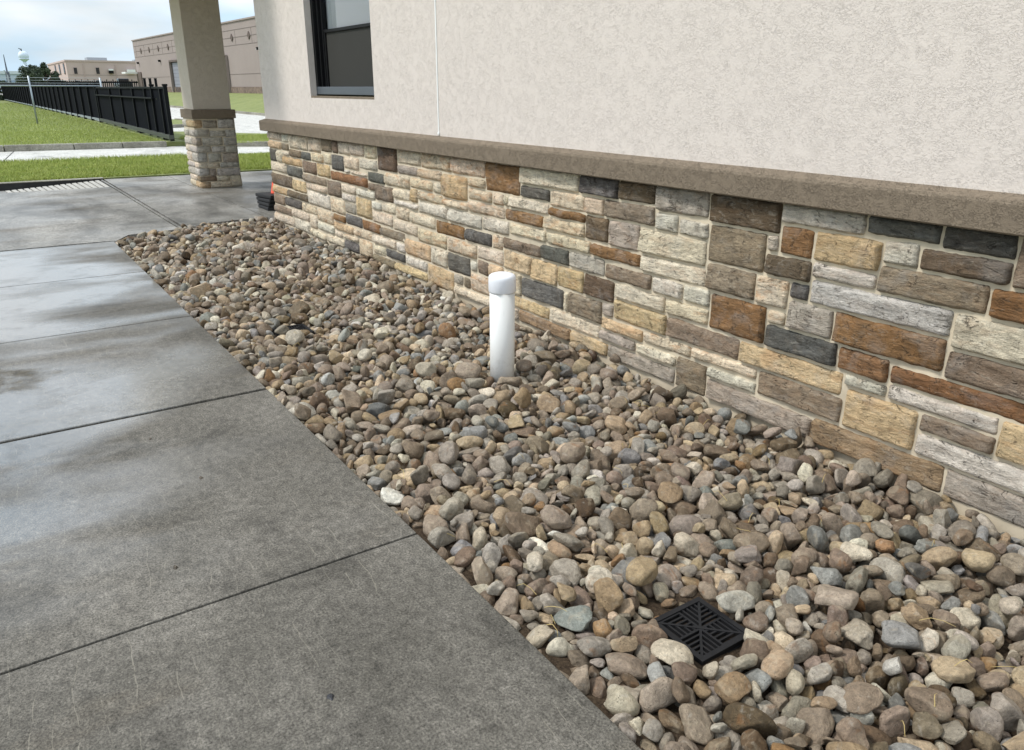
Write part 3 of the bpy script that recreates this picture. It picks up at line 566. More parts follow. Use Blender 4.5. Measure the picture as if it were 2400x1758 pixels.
for k, row in enumerate(CROWS.split('|')):
    q = row.split(); s_ = .13314; p = at_x(400 + float(q[0]) * s_, 240 + float(q[1]) * s_, colx); w_ = at_x(400 + float(q[2]) * s_, 240 + float(q[3]) * s_, colx)
    yl, yr, zt, zb = min(p[1] + .02, coly + .3), max(w_[1], coly - .3), min(.982, p[2]), max(.006, w_[2])
    add_stone(core, Matrix.Identity(4), (colx + .02, (yl + yr) / 2, (zt + zb) / 2), yl - yr, zt - zb, q[4], 900 + k, n=.035, rz=math.pi / 2, dep=.024)
    if q[0] in ('400', '440', '490', '500', '510', '540', '560'): rowz[round(zt, 2)] = (zb, zt, q[4])
for zt, (zb, z2, tn) in rowz.items():
    xx = colx + .005; kk += 1
    for i, w in enumerate((RND.uniform(.2, .42), .3)):
        w = w if i == 0 else colx + .66 - xx
        add_stone(core, Matrix.Identity(4), (xx + w / 2, coly + .292, (zb + z2) / 2), w - .012, z2 - zb, tn if i == 0 else RND.choice('CWLC'), 1000 + kk * 3 + i, n=.04, rz=0, dep=.02); xx += w

# ================================================================== THINGS IN AND BY THE BED
pipe = tag(empty('cleanout_pipe', (3.18, -2.105, -.08)), 'white plastic standpipe with round cap standing in the river rock', 'pipe')
o = MB().lathe([(.0645, -.2), (.0645, .452)], 48).build('pipe_body', MAT['pipe'], pipe, smooth=False); o.location = (0, 0, .08)
for p in o.data.polygons: p.use_smooth = abs(p.normal.z) < .5
o = MB().lathe([(.0655, .440), (.0685, .440), (.0700, .443), (.0700, .500), (.0690, .513), (.0655, .521), (.058, .527), (.043, .532), (.022, .5345), (.004, .535)], 48).build('cap', MAT['cap_plastic'], pipe, smooth=True); o.location = (0, 0, .08)

def drain(x, y, z, label, turn=0, half=.102):
    t = tag(empty('drain_grate', (x, y, z), turn), label, 'drain grate', 'drain grates in the river rock bed')
    f = MB(); h = half
    for a_ in (-1, 1): f.box(-h, h, a_ * h - .008 * a_ - .008, a_ * h - .008 * a_ + .008, -.012, .004); f.box(a_ * h - .008 * a_ - .008, a_ * h - .008 * a_ + .008, -h + .016, h - .016, -.012, .004)
    f.build('rim', MAT['grate'], t)
    rb = [((-h, -h), (h, h)), ((-h, h), (h, -h)), ((-h, 0), (h, 0)), ((0, -h), (0, h))]
    for i, (p, q) in enumerate(rb): MB().bar((p[0] * .97, p[1] * .97, -.003 - .0006 * i), (q[0] * .97, q[1] * .97, -.003 - .0006 * i), .0072, .010).build('rib', MAT['grate'], t)
    s = .0165
    # chevrons: in each octant the slats run with or across their own edge
    for sx in (-1, 1):
        for sy in (-1, 1):
            for sw in (0, 1):
                k = 1
                while k * s < h - .012:
                    r_ = k * s
                    if sx == sy: a_, b_ = ((r_, 0), (r_, r_))       # with the edge
                    else: a_, b_ = ((r_, r_), (h - .012, r_)) if r_ < h - .02 else (None, None)
                    if a_ is not None:
                        A_, B_ = (a_, b_) if not sw else (a_[::-1], b_[::-1])
                        MB().bar((A_[0] * sx, A_[1] * sy, -.0045), (B_[0] * sx, B_[1] * sy, -.0045), .0058, .010).build('slat', MAT['grate'], t)
                    k += 1
    w = MB()
    for a_ in (-1, 1): w.box(-h, h, a_ * h - .002, a_ * h + .002, -.16, -.013); w.box(a_ * h - .002, a_ * h + .002, -h, h, -.16, -.013)
    w.box(-h, h, -h, h, -.17, -.16); w.build('sump', MAT['void'], t)
    return t
GR = [(1.19, -1.465), (4.64, -1.48), (8.17, -1.42)]
drain(*GR[0], -.040, 'black plastic drain grate with chevron slats nearest the camera, large pale rocks around it')
drain(*GR[1], -.036, 'black drain grate sunk in river rock midway along the bed, left of the white pipe')
drain(*GR[2], -.030, 'half buried dark drain grate at the far corner of the rock bed')

# stacked traffic cones behind the building corner
CN = ['lowest traffic cone of the stack, its black base on the porch floor', 'second traffic cone from the floor in the stack by the corner', 'third traffic cone from the floor in the stack by the corner', 'topmost orange traffic cone of the stack peeking past the building corner']
for k in range(4):
    t = tag(empty('traffic_cone', (9.70, -3.068, .004 + .047 * k), .06 * k), CN[k], 'traffic cone', 'traffic cones stacked by the corner')
    MB().box(-.195, .195, -.195, .195, 0, .040).build('base', MAT['rubber'], t, .012)
    MB().lathe([(.076, .0402), (.072, .05), (.018, .32), (.014, .33), (.01, .33), (.012, .31), (.064, .05), (.067, .0405)], 28).build('cone_body', MAT['orange'], t, smooth=True)
    if k == 3: MB().lathe([(.042, .21), (.03, .27), (.028, .27), (.040, .21)], 28).build('collar', MAT['white_band'], t, smooth=True)

# ================================================================== GATE, FENCES
GX0, GX1 = 23.65, 38.6
def gy(x): return -4.73 - .017 * (x - GX0)
gate = tag(empty('sliding_gate', (GX0, gy(GX0), 0)), 'black steel sliding gate standing open on the grass beside the road', 'gate')
def gp(o, root=None):
    root = root or gate; o.parent = root; o.matrix_parent_inverse = Matrix.Translation(-Vector(root.location)); return o
def hbar(x0, x1, z, w, h, dy=0): return MB().bar((x0, gy(x0) + dy, z), (x1, gy(x1) + dy, z), w, h)
gp(hbar(GX0, GX1, 1.415, .06, .055).build('top_rail', MAT['black'], bevel=.004))
gp(hbar(GX0 + 1.9, GX1, 1.125, .10, .045, .03).build('mid_rail', MAT['galv'] if False else MAT['black'], bevel=.004))
gp(hbar(GX0, GX1, .13, .13, .11, .02).build('bottom_beam', simple('olive_steel', lin(62, 66, 58), .5, .15, 2), bevel=.005))
PX_ = [GX0 + .05, GX0 + .75, 25.7, 26.9, 29.2, 31.8, 34.6, GX1 - .1]
for k, x in enumerate(PX_):
    top = 1.46 if k in (0, 2) else 1.39
    gp(MB().box(x - .045, x + .045, gy(x) - .05, gy(x) + .05, .03, top).build('post', MAT['black'], bevel=.005))
    if k in (0, 2): gp(MB().box(x - .06, x + .06, gy(x) - .065, gy(x) + .065, top, top + .05).build('post_cap', MAT['black'], bevel=.012))
for xa, xb in zip(PX_[:-1], PX_[1:]):
    gp(hbar(xa + .05, xb - .05, .65, .02, .92, -.02).build('infill_panel', MAT['black_panel']))
    gp(hbar(xa + .05, xb - .05, 1.25, .02, .274, -.02).build('upper_panel', MAT['black_panel']))
for x in (24.9, 29.0, 33): gp(MB().box(x - .07, x + .07, gy(x) - .14, gy(x) + .02, -.02, .10).build('roller', MAT['black'], bevel=.01))
for k, px_ in enumerate((338, 351, 364)):
    p = at_d(px_, 185, 41.0); lab = ['left', 'middle', 'right'][k]
    o = MB().box(p[0] - .05, p[0] + .05, p[1] - .05, p[1] + .05, 0, p[2]).box(p[0] - .06, p[0] + .06, p[1] - .06, p[1] + .06, p[2] + .001, p[2] + .03).build('guide_post', MAT['black'], bevel=.008)
    tag(o, f'{lab} one of three short black posts rising behind the gate', 'post', 'black posts behind the gate')

fence = tag(empty('board_fence', (39, -5.05, 0)), 'long black privacy fence of upright sheet panels running back from the gate', 'fence')
x = 38.9; fy = lambda x: -5.02 + .005 * (x - 39)
FT = lambda x: 1.58 + (x - 38) * .0042
while x < 114:
    x1 = x + 2.44
    gp(MB().bar((x + .07, fy(x), (.14 + FT(x)) / 2), (x1 - .07, fy(x1), (.14 + FT(x)) / 2), .03, FT(x) - .14).build('panel', MAT['black_panel'], bevel=0), fence)
    gp(MB().box(x - .06, x + .06, fy(x) - .02, fy(x) + .10, -.02, FT(x) + .06).build('post', MAT['black']), fence)
    x = x1
gp(MB().bar((38.9, fy(39) + .05, .12), (114, fy(114) + .05, .12), .06, .07).build('bottom_rail', MAT['galv']), fence)
gp(MB().bar((38.9, fy(39) + .06, FT(39) - .12), (114, fy(114) + .06, FT(114) - .12), .05, .06).build('top_rail', MAT['black']), fence)

# iron pickets of a second fence far behind, seen over the board fence
pk = tag(empty('picket_fence', (60, -9, 0)), 'distant black picket fence behind the board fence', 'fence')
for k in range(46):
    p = at_d(118 + k * 4.9, 189.5, 130)
    gp(MB().box(p[0] - .05, p[0] + .05, p[1] - .06, p[1] + .06, -.1, p[2] + .18 * (k % 3 == 0)).build('picket', MAT['black']), pk)
p0, p1 = at_d(112, 193, 130), at_d(345, 193, 130)
gp(MB().bar(p0, p1, .08, .2).build('rail', MAT['black']), pk)

# chain link fence across the lawn
cl_ = tag(empty('chain_link_fence', (37.9, -5.0, 0)), 'galvanised chain link fence with three barbed wires crossing the lawn', 'fence')
fx = lambda y: 37.7 + .25 * (y + 5.05)
for y in (-5.05, -2.55, -.05, 2.45):
    gp(MB().tube([(fx(y), y, -.05), (fx(y), y, 1.80 if y < -3 else 1.85)], .034, 10).build('post', MAT['galv'], smooth=True), cl_)
gp(MB().tube([(fx(-5.05), -5.05, 1.475), (fx(2.45), 2.45, 1.475)], .026, 8).build('top_rail', MAT['galv'], smooth=True), cl_)
for z in (1.58, 1.68, 1.78): gp(MB().tube([(fx(-5.05), -5.05, z), (fx(2.45), 2.45, z)], .006, 4).build('barbed_wire', MAT['galv']), cl_)
wm = MB(); s = .075; zt = 1.46
for k in range(-20, 101):
    for sg in (1, -1):
        ya = -5.05 + k * s; pa, pb = (ya, .03) if sg == 1 else (ya, zt), (ya + zt, zt) if sg == 1 else (ya + zt, .03)
        (ya_, za), (yb, zb) = pa, pb
        lo, hi = max(-5.04, ya_), min(2.44, yb)
        if hi - lo < .05: continue
        f_ = lambda y: za + (zb - za) * (y - ya_) / (yb - ya_)
        wm.tube([(fx(lo), lo, f_(lo)), (fx(hi), hi, f_(hi))], .0007, 3)
tag(gp(wm.build('wire_mesh', MAT['dark_metal']), cl_), kind='stuff')
p = at_d(30, 236, 100)
fp = tag(empty('corner_post', (p[0], p[1], 0)), 'tall pale steel post beside the far end of the black fence', 'post')
pt = at_d(24, 176, 100)
MB().tube([(0, 0, -.05), (0, 0, pt[2])], .07, 8).build('shaft', MAT['galv'], fp); MB().tube([(0, 0, pt[2]), (-.3, .25, pt[2] + .5)], .04, 6).build('barb_arm', MAT['galv'], fp)

# ================================================================== FAR BUILDINGS, TREE, TOWER
HK = 100 / 72.0
hall_c = lin(151, 139, 134); MAT['hall'] = simple('mauve_plaster', hall_c, .9, .05, .5); MAT['hall_line'] = simple('panel_reveal', lin(112, 102, 98), .9); MAT['hall_dark'] = simple('dark_plaster', lin(96, 84, 78), .9)
r0 = _unit(ray(440, 205)[:2]); fd = _unit(ray(-250, 205)[:2]); hp = r0 * 100
ang = math.atan2(fd[1], fd[0])
hall = tag(empty('mauve_hall', (hp[0], hp[1], 0), ang), 'tall mauve plaster hall with dark diamonds and a stone skirting', 'building')
Z = lambda z: 1.4 + (z - 1.4) * HK
# local x runs away along the front, local y<0 is inside
def hb(name, s0, s1, y0, y1, z0, z1, m, parent=hall, bevel=0): return MB().box(s0 * HK, s1 * HK, y0, y1, Z(z0) if z0 is not None else -.2, Z(z1)).build(name, m, parent, bevel)
hb('wall', -40, 16.5, -30, 0, 1.51, 5.60, MAT['hall']); hb('stone_skirting', -40, 16.55, -30.05, .06, None, 1.505, simple('rubble_skirt', lin(120, 104, 92), .9, .55, 3.5))
hb('parapet', -40, 16.55, -30, .10, 5.605, 5.70, MAT['hall'])
for z in (5.12, 4.65, 4.17, 2.33): hb('panel_joint', -40, 16.4, .002, .02, z - .012, z + .012, MAT['hall_line'])
for s_ in np.arange(-38, 16, 3.15): hb('panel_joint', s_ - .012, s_ + .012, .002, .016, 4.19, 5.10, MAT['hall_line'])
for s_ in (13.65, 10.57, 7.38, 4.18, 1.0, -2.2, -5.5, -8.8, -12.13, -15.5, -18.7):
    w_, h_ = .27 * HK, .25 * HK; zc = Z(4.65)
    d_ = MB(); vv = [d_.bm.verts.new(q) for q in ((s_ * HK - w_, .021, zc), (s_ * HK, .021, zc + h_), (s_ * HK + w_, .021, zc), (s_ * HK, .021, zc - h_), (s_ * HK - w_, .07, zc), (s_ * HK, .07, zc + h_), (s_ * HK + w_, .07, zc), (s_ * HK, .07, zc - h_))]
    for q in ((4, 5, 6, 7), (0, 1, 5, 4), (1, 2, 6, 5), (2, 3, 7, 6), (3, 0, 4, 7)): d_.bm.faces.new([vv[i] for i in q])
    d_.build('diamond_tile', MAT['hall_dark'], hall)
MAT['hall_door'] = simple('grey_shutter', lin(134, 136, 146), .5, .06, 1)
for s0, s1 in ((.6, 3.98), (-10.75, -6.6)):
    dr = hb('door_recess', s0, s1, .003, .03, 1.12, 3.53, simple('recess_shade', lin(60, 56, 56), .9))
    hb('jamb', s1 - .12, s1 + .05, .031, .30, 1.12, 3.60, MAT['hall'], dr); hb('jamb', s0 - .05, s0 + .12, .031, .30, 1.12, 3.60, MAT['hall'], dr)
    hb('lintel', s0 + .12, s1 - .12, .031, .30, 3.45, 3.60, MAT['hall_dark'], dr)
    for k in range(8): hb('door_panel', s0 + .14, s1 - .55, .031, .06, 1.13 + k * .285, 1.13 + k * .285 + .27, MAT['hall_door'], dr)
for s_, z in ((15.2, 3.6), (7.3, 3.6), (-17.1, 3.75)):
    l_ = hb('wall_light', s_ - .14, s_ + .02, .003, .28, z - .04, z + .13, MAT['dark_metal']); hb('lens', s_ + .021, s_ + .13, .01, .25, z - .03, z + .05, MAT['plastic'], l_)
ent = hb('entry', 14.7, 16.4, .003, .12, 1.55, 2.83, MAT['hall_dark']); hb('awning', 16.0, 17.6, .121, 1.6, 2.70, 2.86, MAT['plastic'], ent)
p = at_d(531, 49, 101); 
hb('roof_vent', -10.6, -10.0, -3, -2.2, 5.701, 5.86, MAT['hall'])

def facing(name, label, px0, px1, ptop, D, c, cat='building'):
    a_, b_ = at_d(px0, ptop, D), at_d(px1, ptop, D)
    a2, b2 = at_x(px0, ptop, a_[0]), at_x(px1, ptop, a_[0])
    return a2, b2
BX = 200.0
q0, q1 = at_x(153, 144, BX), at_x(330, 145, BX)
lo = tag(empty('low_block', (BX, (q0[1] + q1[1]) / 2, 0)), 'long low beige two storey block behind the tree and fence', 'building')
MAT['beige'] = simple('beige_panel', lin(190, 170, 164), .9, .04, .3); MAT['pane'] = simple('dark_pane', lin(40, 36, 38), .25, .1, 1)
def lp(o, p=None): o.parent = p or lo; o.matrix_parent_inverse = Matrix.Translation(-Vector(lo.location)) if p is None else Matrix.Identity(4); return o
top = q0[2]
lp(MB().box(BX, BX + 40, q1[1] - 30, q0[1], -.2, top).build('wall', MAT['beige'])); lp(MB().box(BX - .15, BX + 40, q1[1] - 30, q0[1] + .15, top + .01, top + .35).build('coping', MAT['beige']))
lp(MB().box(BX - .02, BX - .004, q1[1] - 30, q0[1] - .3, 4.0, 4.06).build('panel_joint', MAT['hall_line']))
for px_, py0, py1, w_ in ((177, 158.5, 173.5, 10.5), (229, 158.5, 173.5, 10.5), (181, 188.5, 200, 10), (231, 187.5, 200, 10), (283, 188, 200, 10)):
    a_, b_ = at_x(px_ - w_ / 2, py0, BX), at_x(px_ + w_ / 2, py1, BX)
    w1 = lp(MB().box(BX - .10, BX - .003, b_[1] - .15, a_[1] + .15, b_[2] - .15, a_[2] + .15).build('window', MAT['beige'])); lp(MB().box(BX - .13, BX - .101, b_[1], a_[1], b_[2], a_[2]).build('pane', MAT['pane']), w1)
for px_, py_, w_ in ((260, 169, 8),):
    a_ = at_x(px_, py_, BX); ac = lp(MB().box(BX - .7, BX - .003, a_[1] - .45, a_[1] + .45, a_[2] - .3, a_[2] + .3).build('air_conditioner', MAT['dark_metal'])); lp(MB().box(BX - .72, BX + .0, a_[1] - .46, a_[1] + .46, a_[2] + .301, a_[2] + .62).build('hood', MAT['plastic']), ac)
a_ = at_x(306, 169, BX); lp(MB().box(BX - 1.4, BX - .003, a_[1] - .8, a_[1] + .8, a_[2] - .2, a_[2] + .5).build('awning', MAT['plastic']))
for px_ in (148, 151): a_ = at_x(px_, 175, BX); 
lp(MB().box(BX + 6, BX + 10, q0[1] - 9, q0[1] - 5, top + .36, top + 1.1).build('roof_unit', MAT['galv'])); lp(MB().box(BX + 8, BX + 11, q0[1] - 17, q0[1] - 15, top + .36, top + .9).build('roof_unit', MAT['galv']))
for yy in (3.2, 9.5, 14.6): lp(MB().box(BX - .14, BX - .004, q0[1] - yy - .1, q0[1] - yy, 0, top - .4).build('downpipe', MAT['beige']))
for k in range(3):
    yy = q0[1] + .003
    w1 = lp(MB().box(BX + 3 + k * 9, BX + 5.2 + k * 9, yy, yy + .1, 4.2, 6.4).build('window', MAT['hall_dark'])); lp(MB().box(BX + 3.2 + k * 9, BX + 5 + k * 9, yy + .101, yy + .13, 4.4, 6.2).build('pane', MAT['pane']), w1)

wbx = 420; a_, b_ = at_x(-260, 168, wbx), at_x(58, 167, wbx)
wb = tag(empty('pale_warehouse', (wbx, b_[1], 0)), 'pale grey blue warehouse far off at the left edge of the picture', 'building')
def wq(o): o.parent = wb; o.matrix_parent_inverse = Matrix.Translation(-Vector(wb.location)); return o
MAT['pale_wall'] = simple('pale_cladding', lin(190, 200, 214), .8, .04, .1); MAT['pale_roof'] = simple('pale_roofing', lin(214, 218, 224), .8)
wq(MB().box(wbx, wbx + 50, b_[1], a_[1], -.2, b_[2] - 1.2).build('wall', MAT['pale_wall'])); wq(MB().box(wbx - .5, wbx + 50, b_[1] - .5, a_[1], b_[2] - 1.19, b_[2]).build('roof', MAT['pale_roof']))
wq(MB().box(wbx - .06, wbx - .003, b_[1] + 1, a_[1], 3.6, 4.6).build('window_band', simple('blue_glass', lin(150, 166, 190), .3)))

# oak behind the fence
def tree(name, cx, cy, z0, rx, ry, rz, nleaf, size, label, seed, trunk_h):
    t = tag(empty(name, (cx, cy, 0)), label, 'tree'); r = random.Random(seed)
    tb = MB(); tb.tube([(0, 0, -.1), (.1, 0, trunk_h * .6), (.05, .1, z0 + rz * .2)], [.34, .26, .14], 8)
    for k in range(7):
        th = k * .9 + r.random(); e = (math.cos(th) * rx * .6, math.sin(th) * ry * .6, z0 + rz * r.uniform(-.1, .6)); tb.tube([(0, 0, trunk_h * .6), (e[0] * .4, e[1] * .4, (trunk_h * .6 + e[2]) / 2 + .3), e], [.18, .1, .03], 6)
    tb.build('trunk', MAT['wood_dark'], t)
    V, F = [], []; cl = []
    for k in range(46):
        while True:
            p = Vector((r.uniform(-1, 1), r.uniform(-1, 1), r.uniform(-.75, 1)))
            if p.length < 1: break
        p.normalize(); p *= r.uniform(.45, .95); cl.append((Vector((p.x * rx, p.y * ry, z0 + p.z * rz)), r.uniform(.20, .34) * rz))
    for k in range(nleaf):
        c, rr = cl[r.randrange(len(cl))]; d = Vector((r.gauss(0, 1), r.gauss(0, 1), r.gauss(0, 1))); d.normalize(); p = c + d * rr * r.random() ** .35
        a_ = Vector((r.gauss(0, 1), r.gauss(0, 1), r.gauss(0, 1))).normalized(); b_ = a_.cross(d + Vector((0, 0, .3))).normalized(); s_ = size * r.uniform(.5, 1.3); n_ = len(V)
        V += [p - a_ * s_, p + b_ * s_ * .5, p + a_ * s_, p - b_ * s_ * .5]; F.append((n_, n_ + 1, n_ + 2, n_ + 3))
    link('crown', mesh('crown', V, F), MAT['leaf'], t); return t
p = at_d(84, 170, 150)
tree('oak_tree', p[0], p[1] - .7, 2.9, 3.8, 3.7, 2.15, 9000, .22, 'dark green spreading oak behind the fence left of the low block', 4, 2.4)
p = at_d(4, 200, 260)
tree('oak_tree', p[0], p[1] + 1, 1.4, 6, 7, 1.6, 2500, .4, 'low distant dark green tree by the pale warehouse', 8, 1)
p = at_d(-1, 226, 112)
sh = tag(empty('round_shrub', (p[0], p[1], 0)), 'small dark round shrub past the end of the black fence', 'shrub')
r = random.Random(2); V, F = [], []
for k in range(500):
    d = Vector((r.gauss(0, 1), r.gauss(0, 1), abs(r.gauss(0, 1)))).normalized(); q = d * (.7 * r.random() ** .3); n_ = len(V); a_ = Vector((r.gauss(0, 1), r.gauss(0, 1), r.gauss(0, 1))).normalized() * .12; b_ = a_.cross(d).normalized() * .06
    V += [q - a_, q + b_, q + a_, q - b_]; F.append((n_, n_ + 1, n_ + 2, n_ + 3))
link('foliage', mesh('foliage', V, F), MAT['leaf'], sh)

# water tower
D = 800; p = at_d(55, 131, D); tw = tag(empty('water_tower', (p[0], p[1], 0)), 'pale blue ball shaped water tower on a stem above the tree', 'water tower')
MAT['tower'] = simple('tower_paint', lin(220, 230, 244), .6, .03, .05)
R_ = 14 / FPX * D * .62; zc = p[2]
MB().lathe([(R_ * math.sin(a2) if a2 < 2.2 else R_ * .81 * (1 - (a2 - 2.2) / .95) ** 1.2 + 1.2, zc + R_ * (math.cos(a2) if a2 < 2.2 else -.588 - .62 * (a2 - 2.2) / .95)) for a2 in np.linspace(.02, 3.14, 26)], 36).build('tank', MAT['tower'], tw, smooth=True)
MB().lathe([(2.4, 0), (1.6, 6), (1.2, 12), (1.2, zc - R_ * 1.05)], 24).build('stem', MAT['tower'], tw, smooth=True)
MB().tube([(-.5, .8, zc + R_ * .97), (-.5, .8, zc + R_ * 1.42)], .35, 6).tube([(-1.6, 2.6, zc + R_ * 1.46), (.4, .6, zc + R_ * 1.22)], .3, 6).build('antenna', MAT['dark_metal'], tw)

# utility pole
p = at_d(21, 190, 250); pt = at_d(13, 128, 250); up_ = tag(empty('utility_pole', (p[0], p[1], 0)), 'slim dark pole standing left of the oak', 'pole')
MB().tube([(0, 0, 0), (0, 0, pt[2] * .55), (0, 0, pt[2] * .56), (0, 0, pt[2])], [.55, .5, .22, .08], 8).build('mast', simple('grey_pole', lin(92, 98, 112), .7), up_)
MB().tube([(0, -.5, pt[2] * .5), (0, .5, pt[2] * .5)], .12, 6).build('crossarm', MAT['galv'], up_)

# pickup seen over the gate
p = at_d(289, 196, 145); tk = tag(empty("parked_pickup", (p[0], p[1], 1.17)), 'dark parked pickup seen just above the black gate', 'pickup')
tb = MB(); tb.prism([(-1.0, -.9, .95), (1.6, -.9, .95), (3.4, -.9, .95), (3.4, .9, .95), (1.6, .9, .95), (-1.0, .9, .95)], .4, .95); tb.box(-3.2, -1.0, -.92, .92, .4, 1.0)
cab = MB(); cab.prism([(-.4, -.72, 1.62), (1.2, -.72, 1.62), (1.2, .72, 1.62), (-.4, .72, 1.62)], 1.0, 1.62)
ptk = simple('truck_paint', (.02, .022, .027, 1), .25, .05, 2)
MB().box(-2.7, 2.8, -.92, .92, .42, .98).build('body', ptk, tk, .06); cb = MB().box(-.9, 1.0, -.76, .76, .985, 1.66).build('cab', ptk, tk, .12)
MB().box(-.905, -.895, -.6, .6, 1.12, 1.5).build('windscreen', MAT['pane'], cb); MB().box(-2.6, -1.2, -.88, .88, .982, 1.02).build('bonnet', MAT['plastic'], tk, .01)
for x in (-1.75, 1.85):
    for y in (-.86, .86):
        w_ = MB(); w_.tube([(x, y - .11, .37), (x, y + .11, .37)], .37, 16); wh = w_.build('wheel', MAT['rubber'], tk); MB().tube([(x, y - .115, .37), (x, y + .115, .37)], .2, 12).build('rim', MAT['galv'], wh)

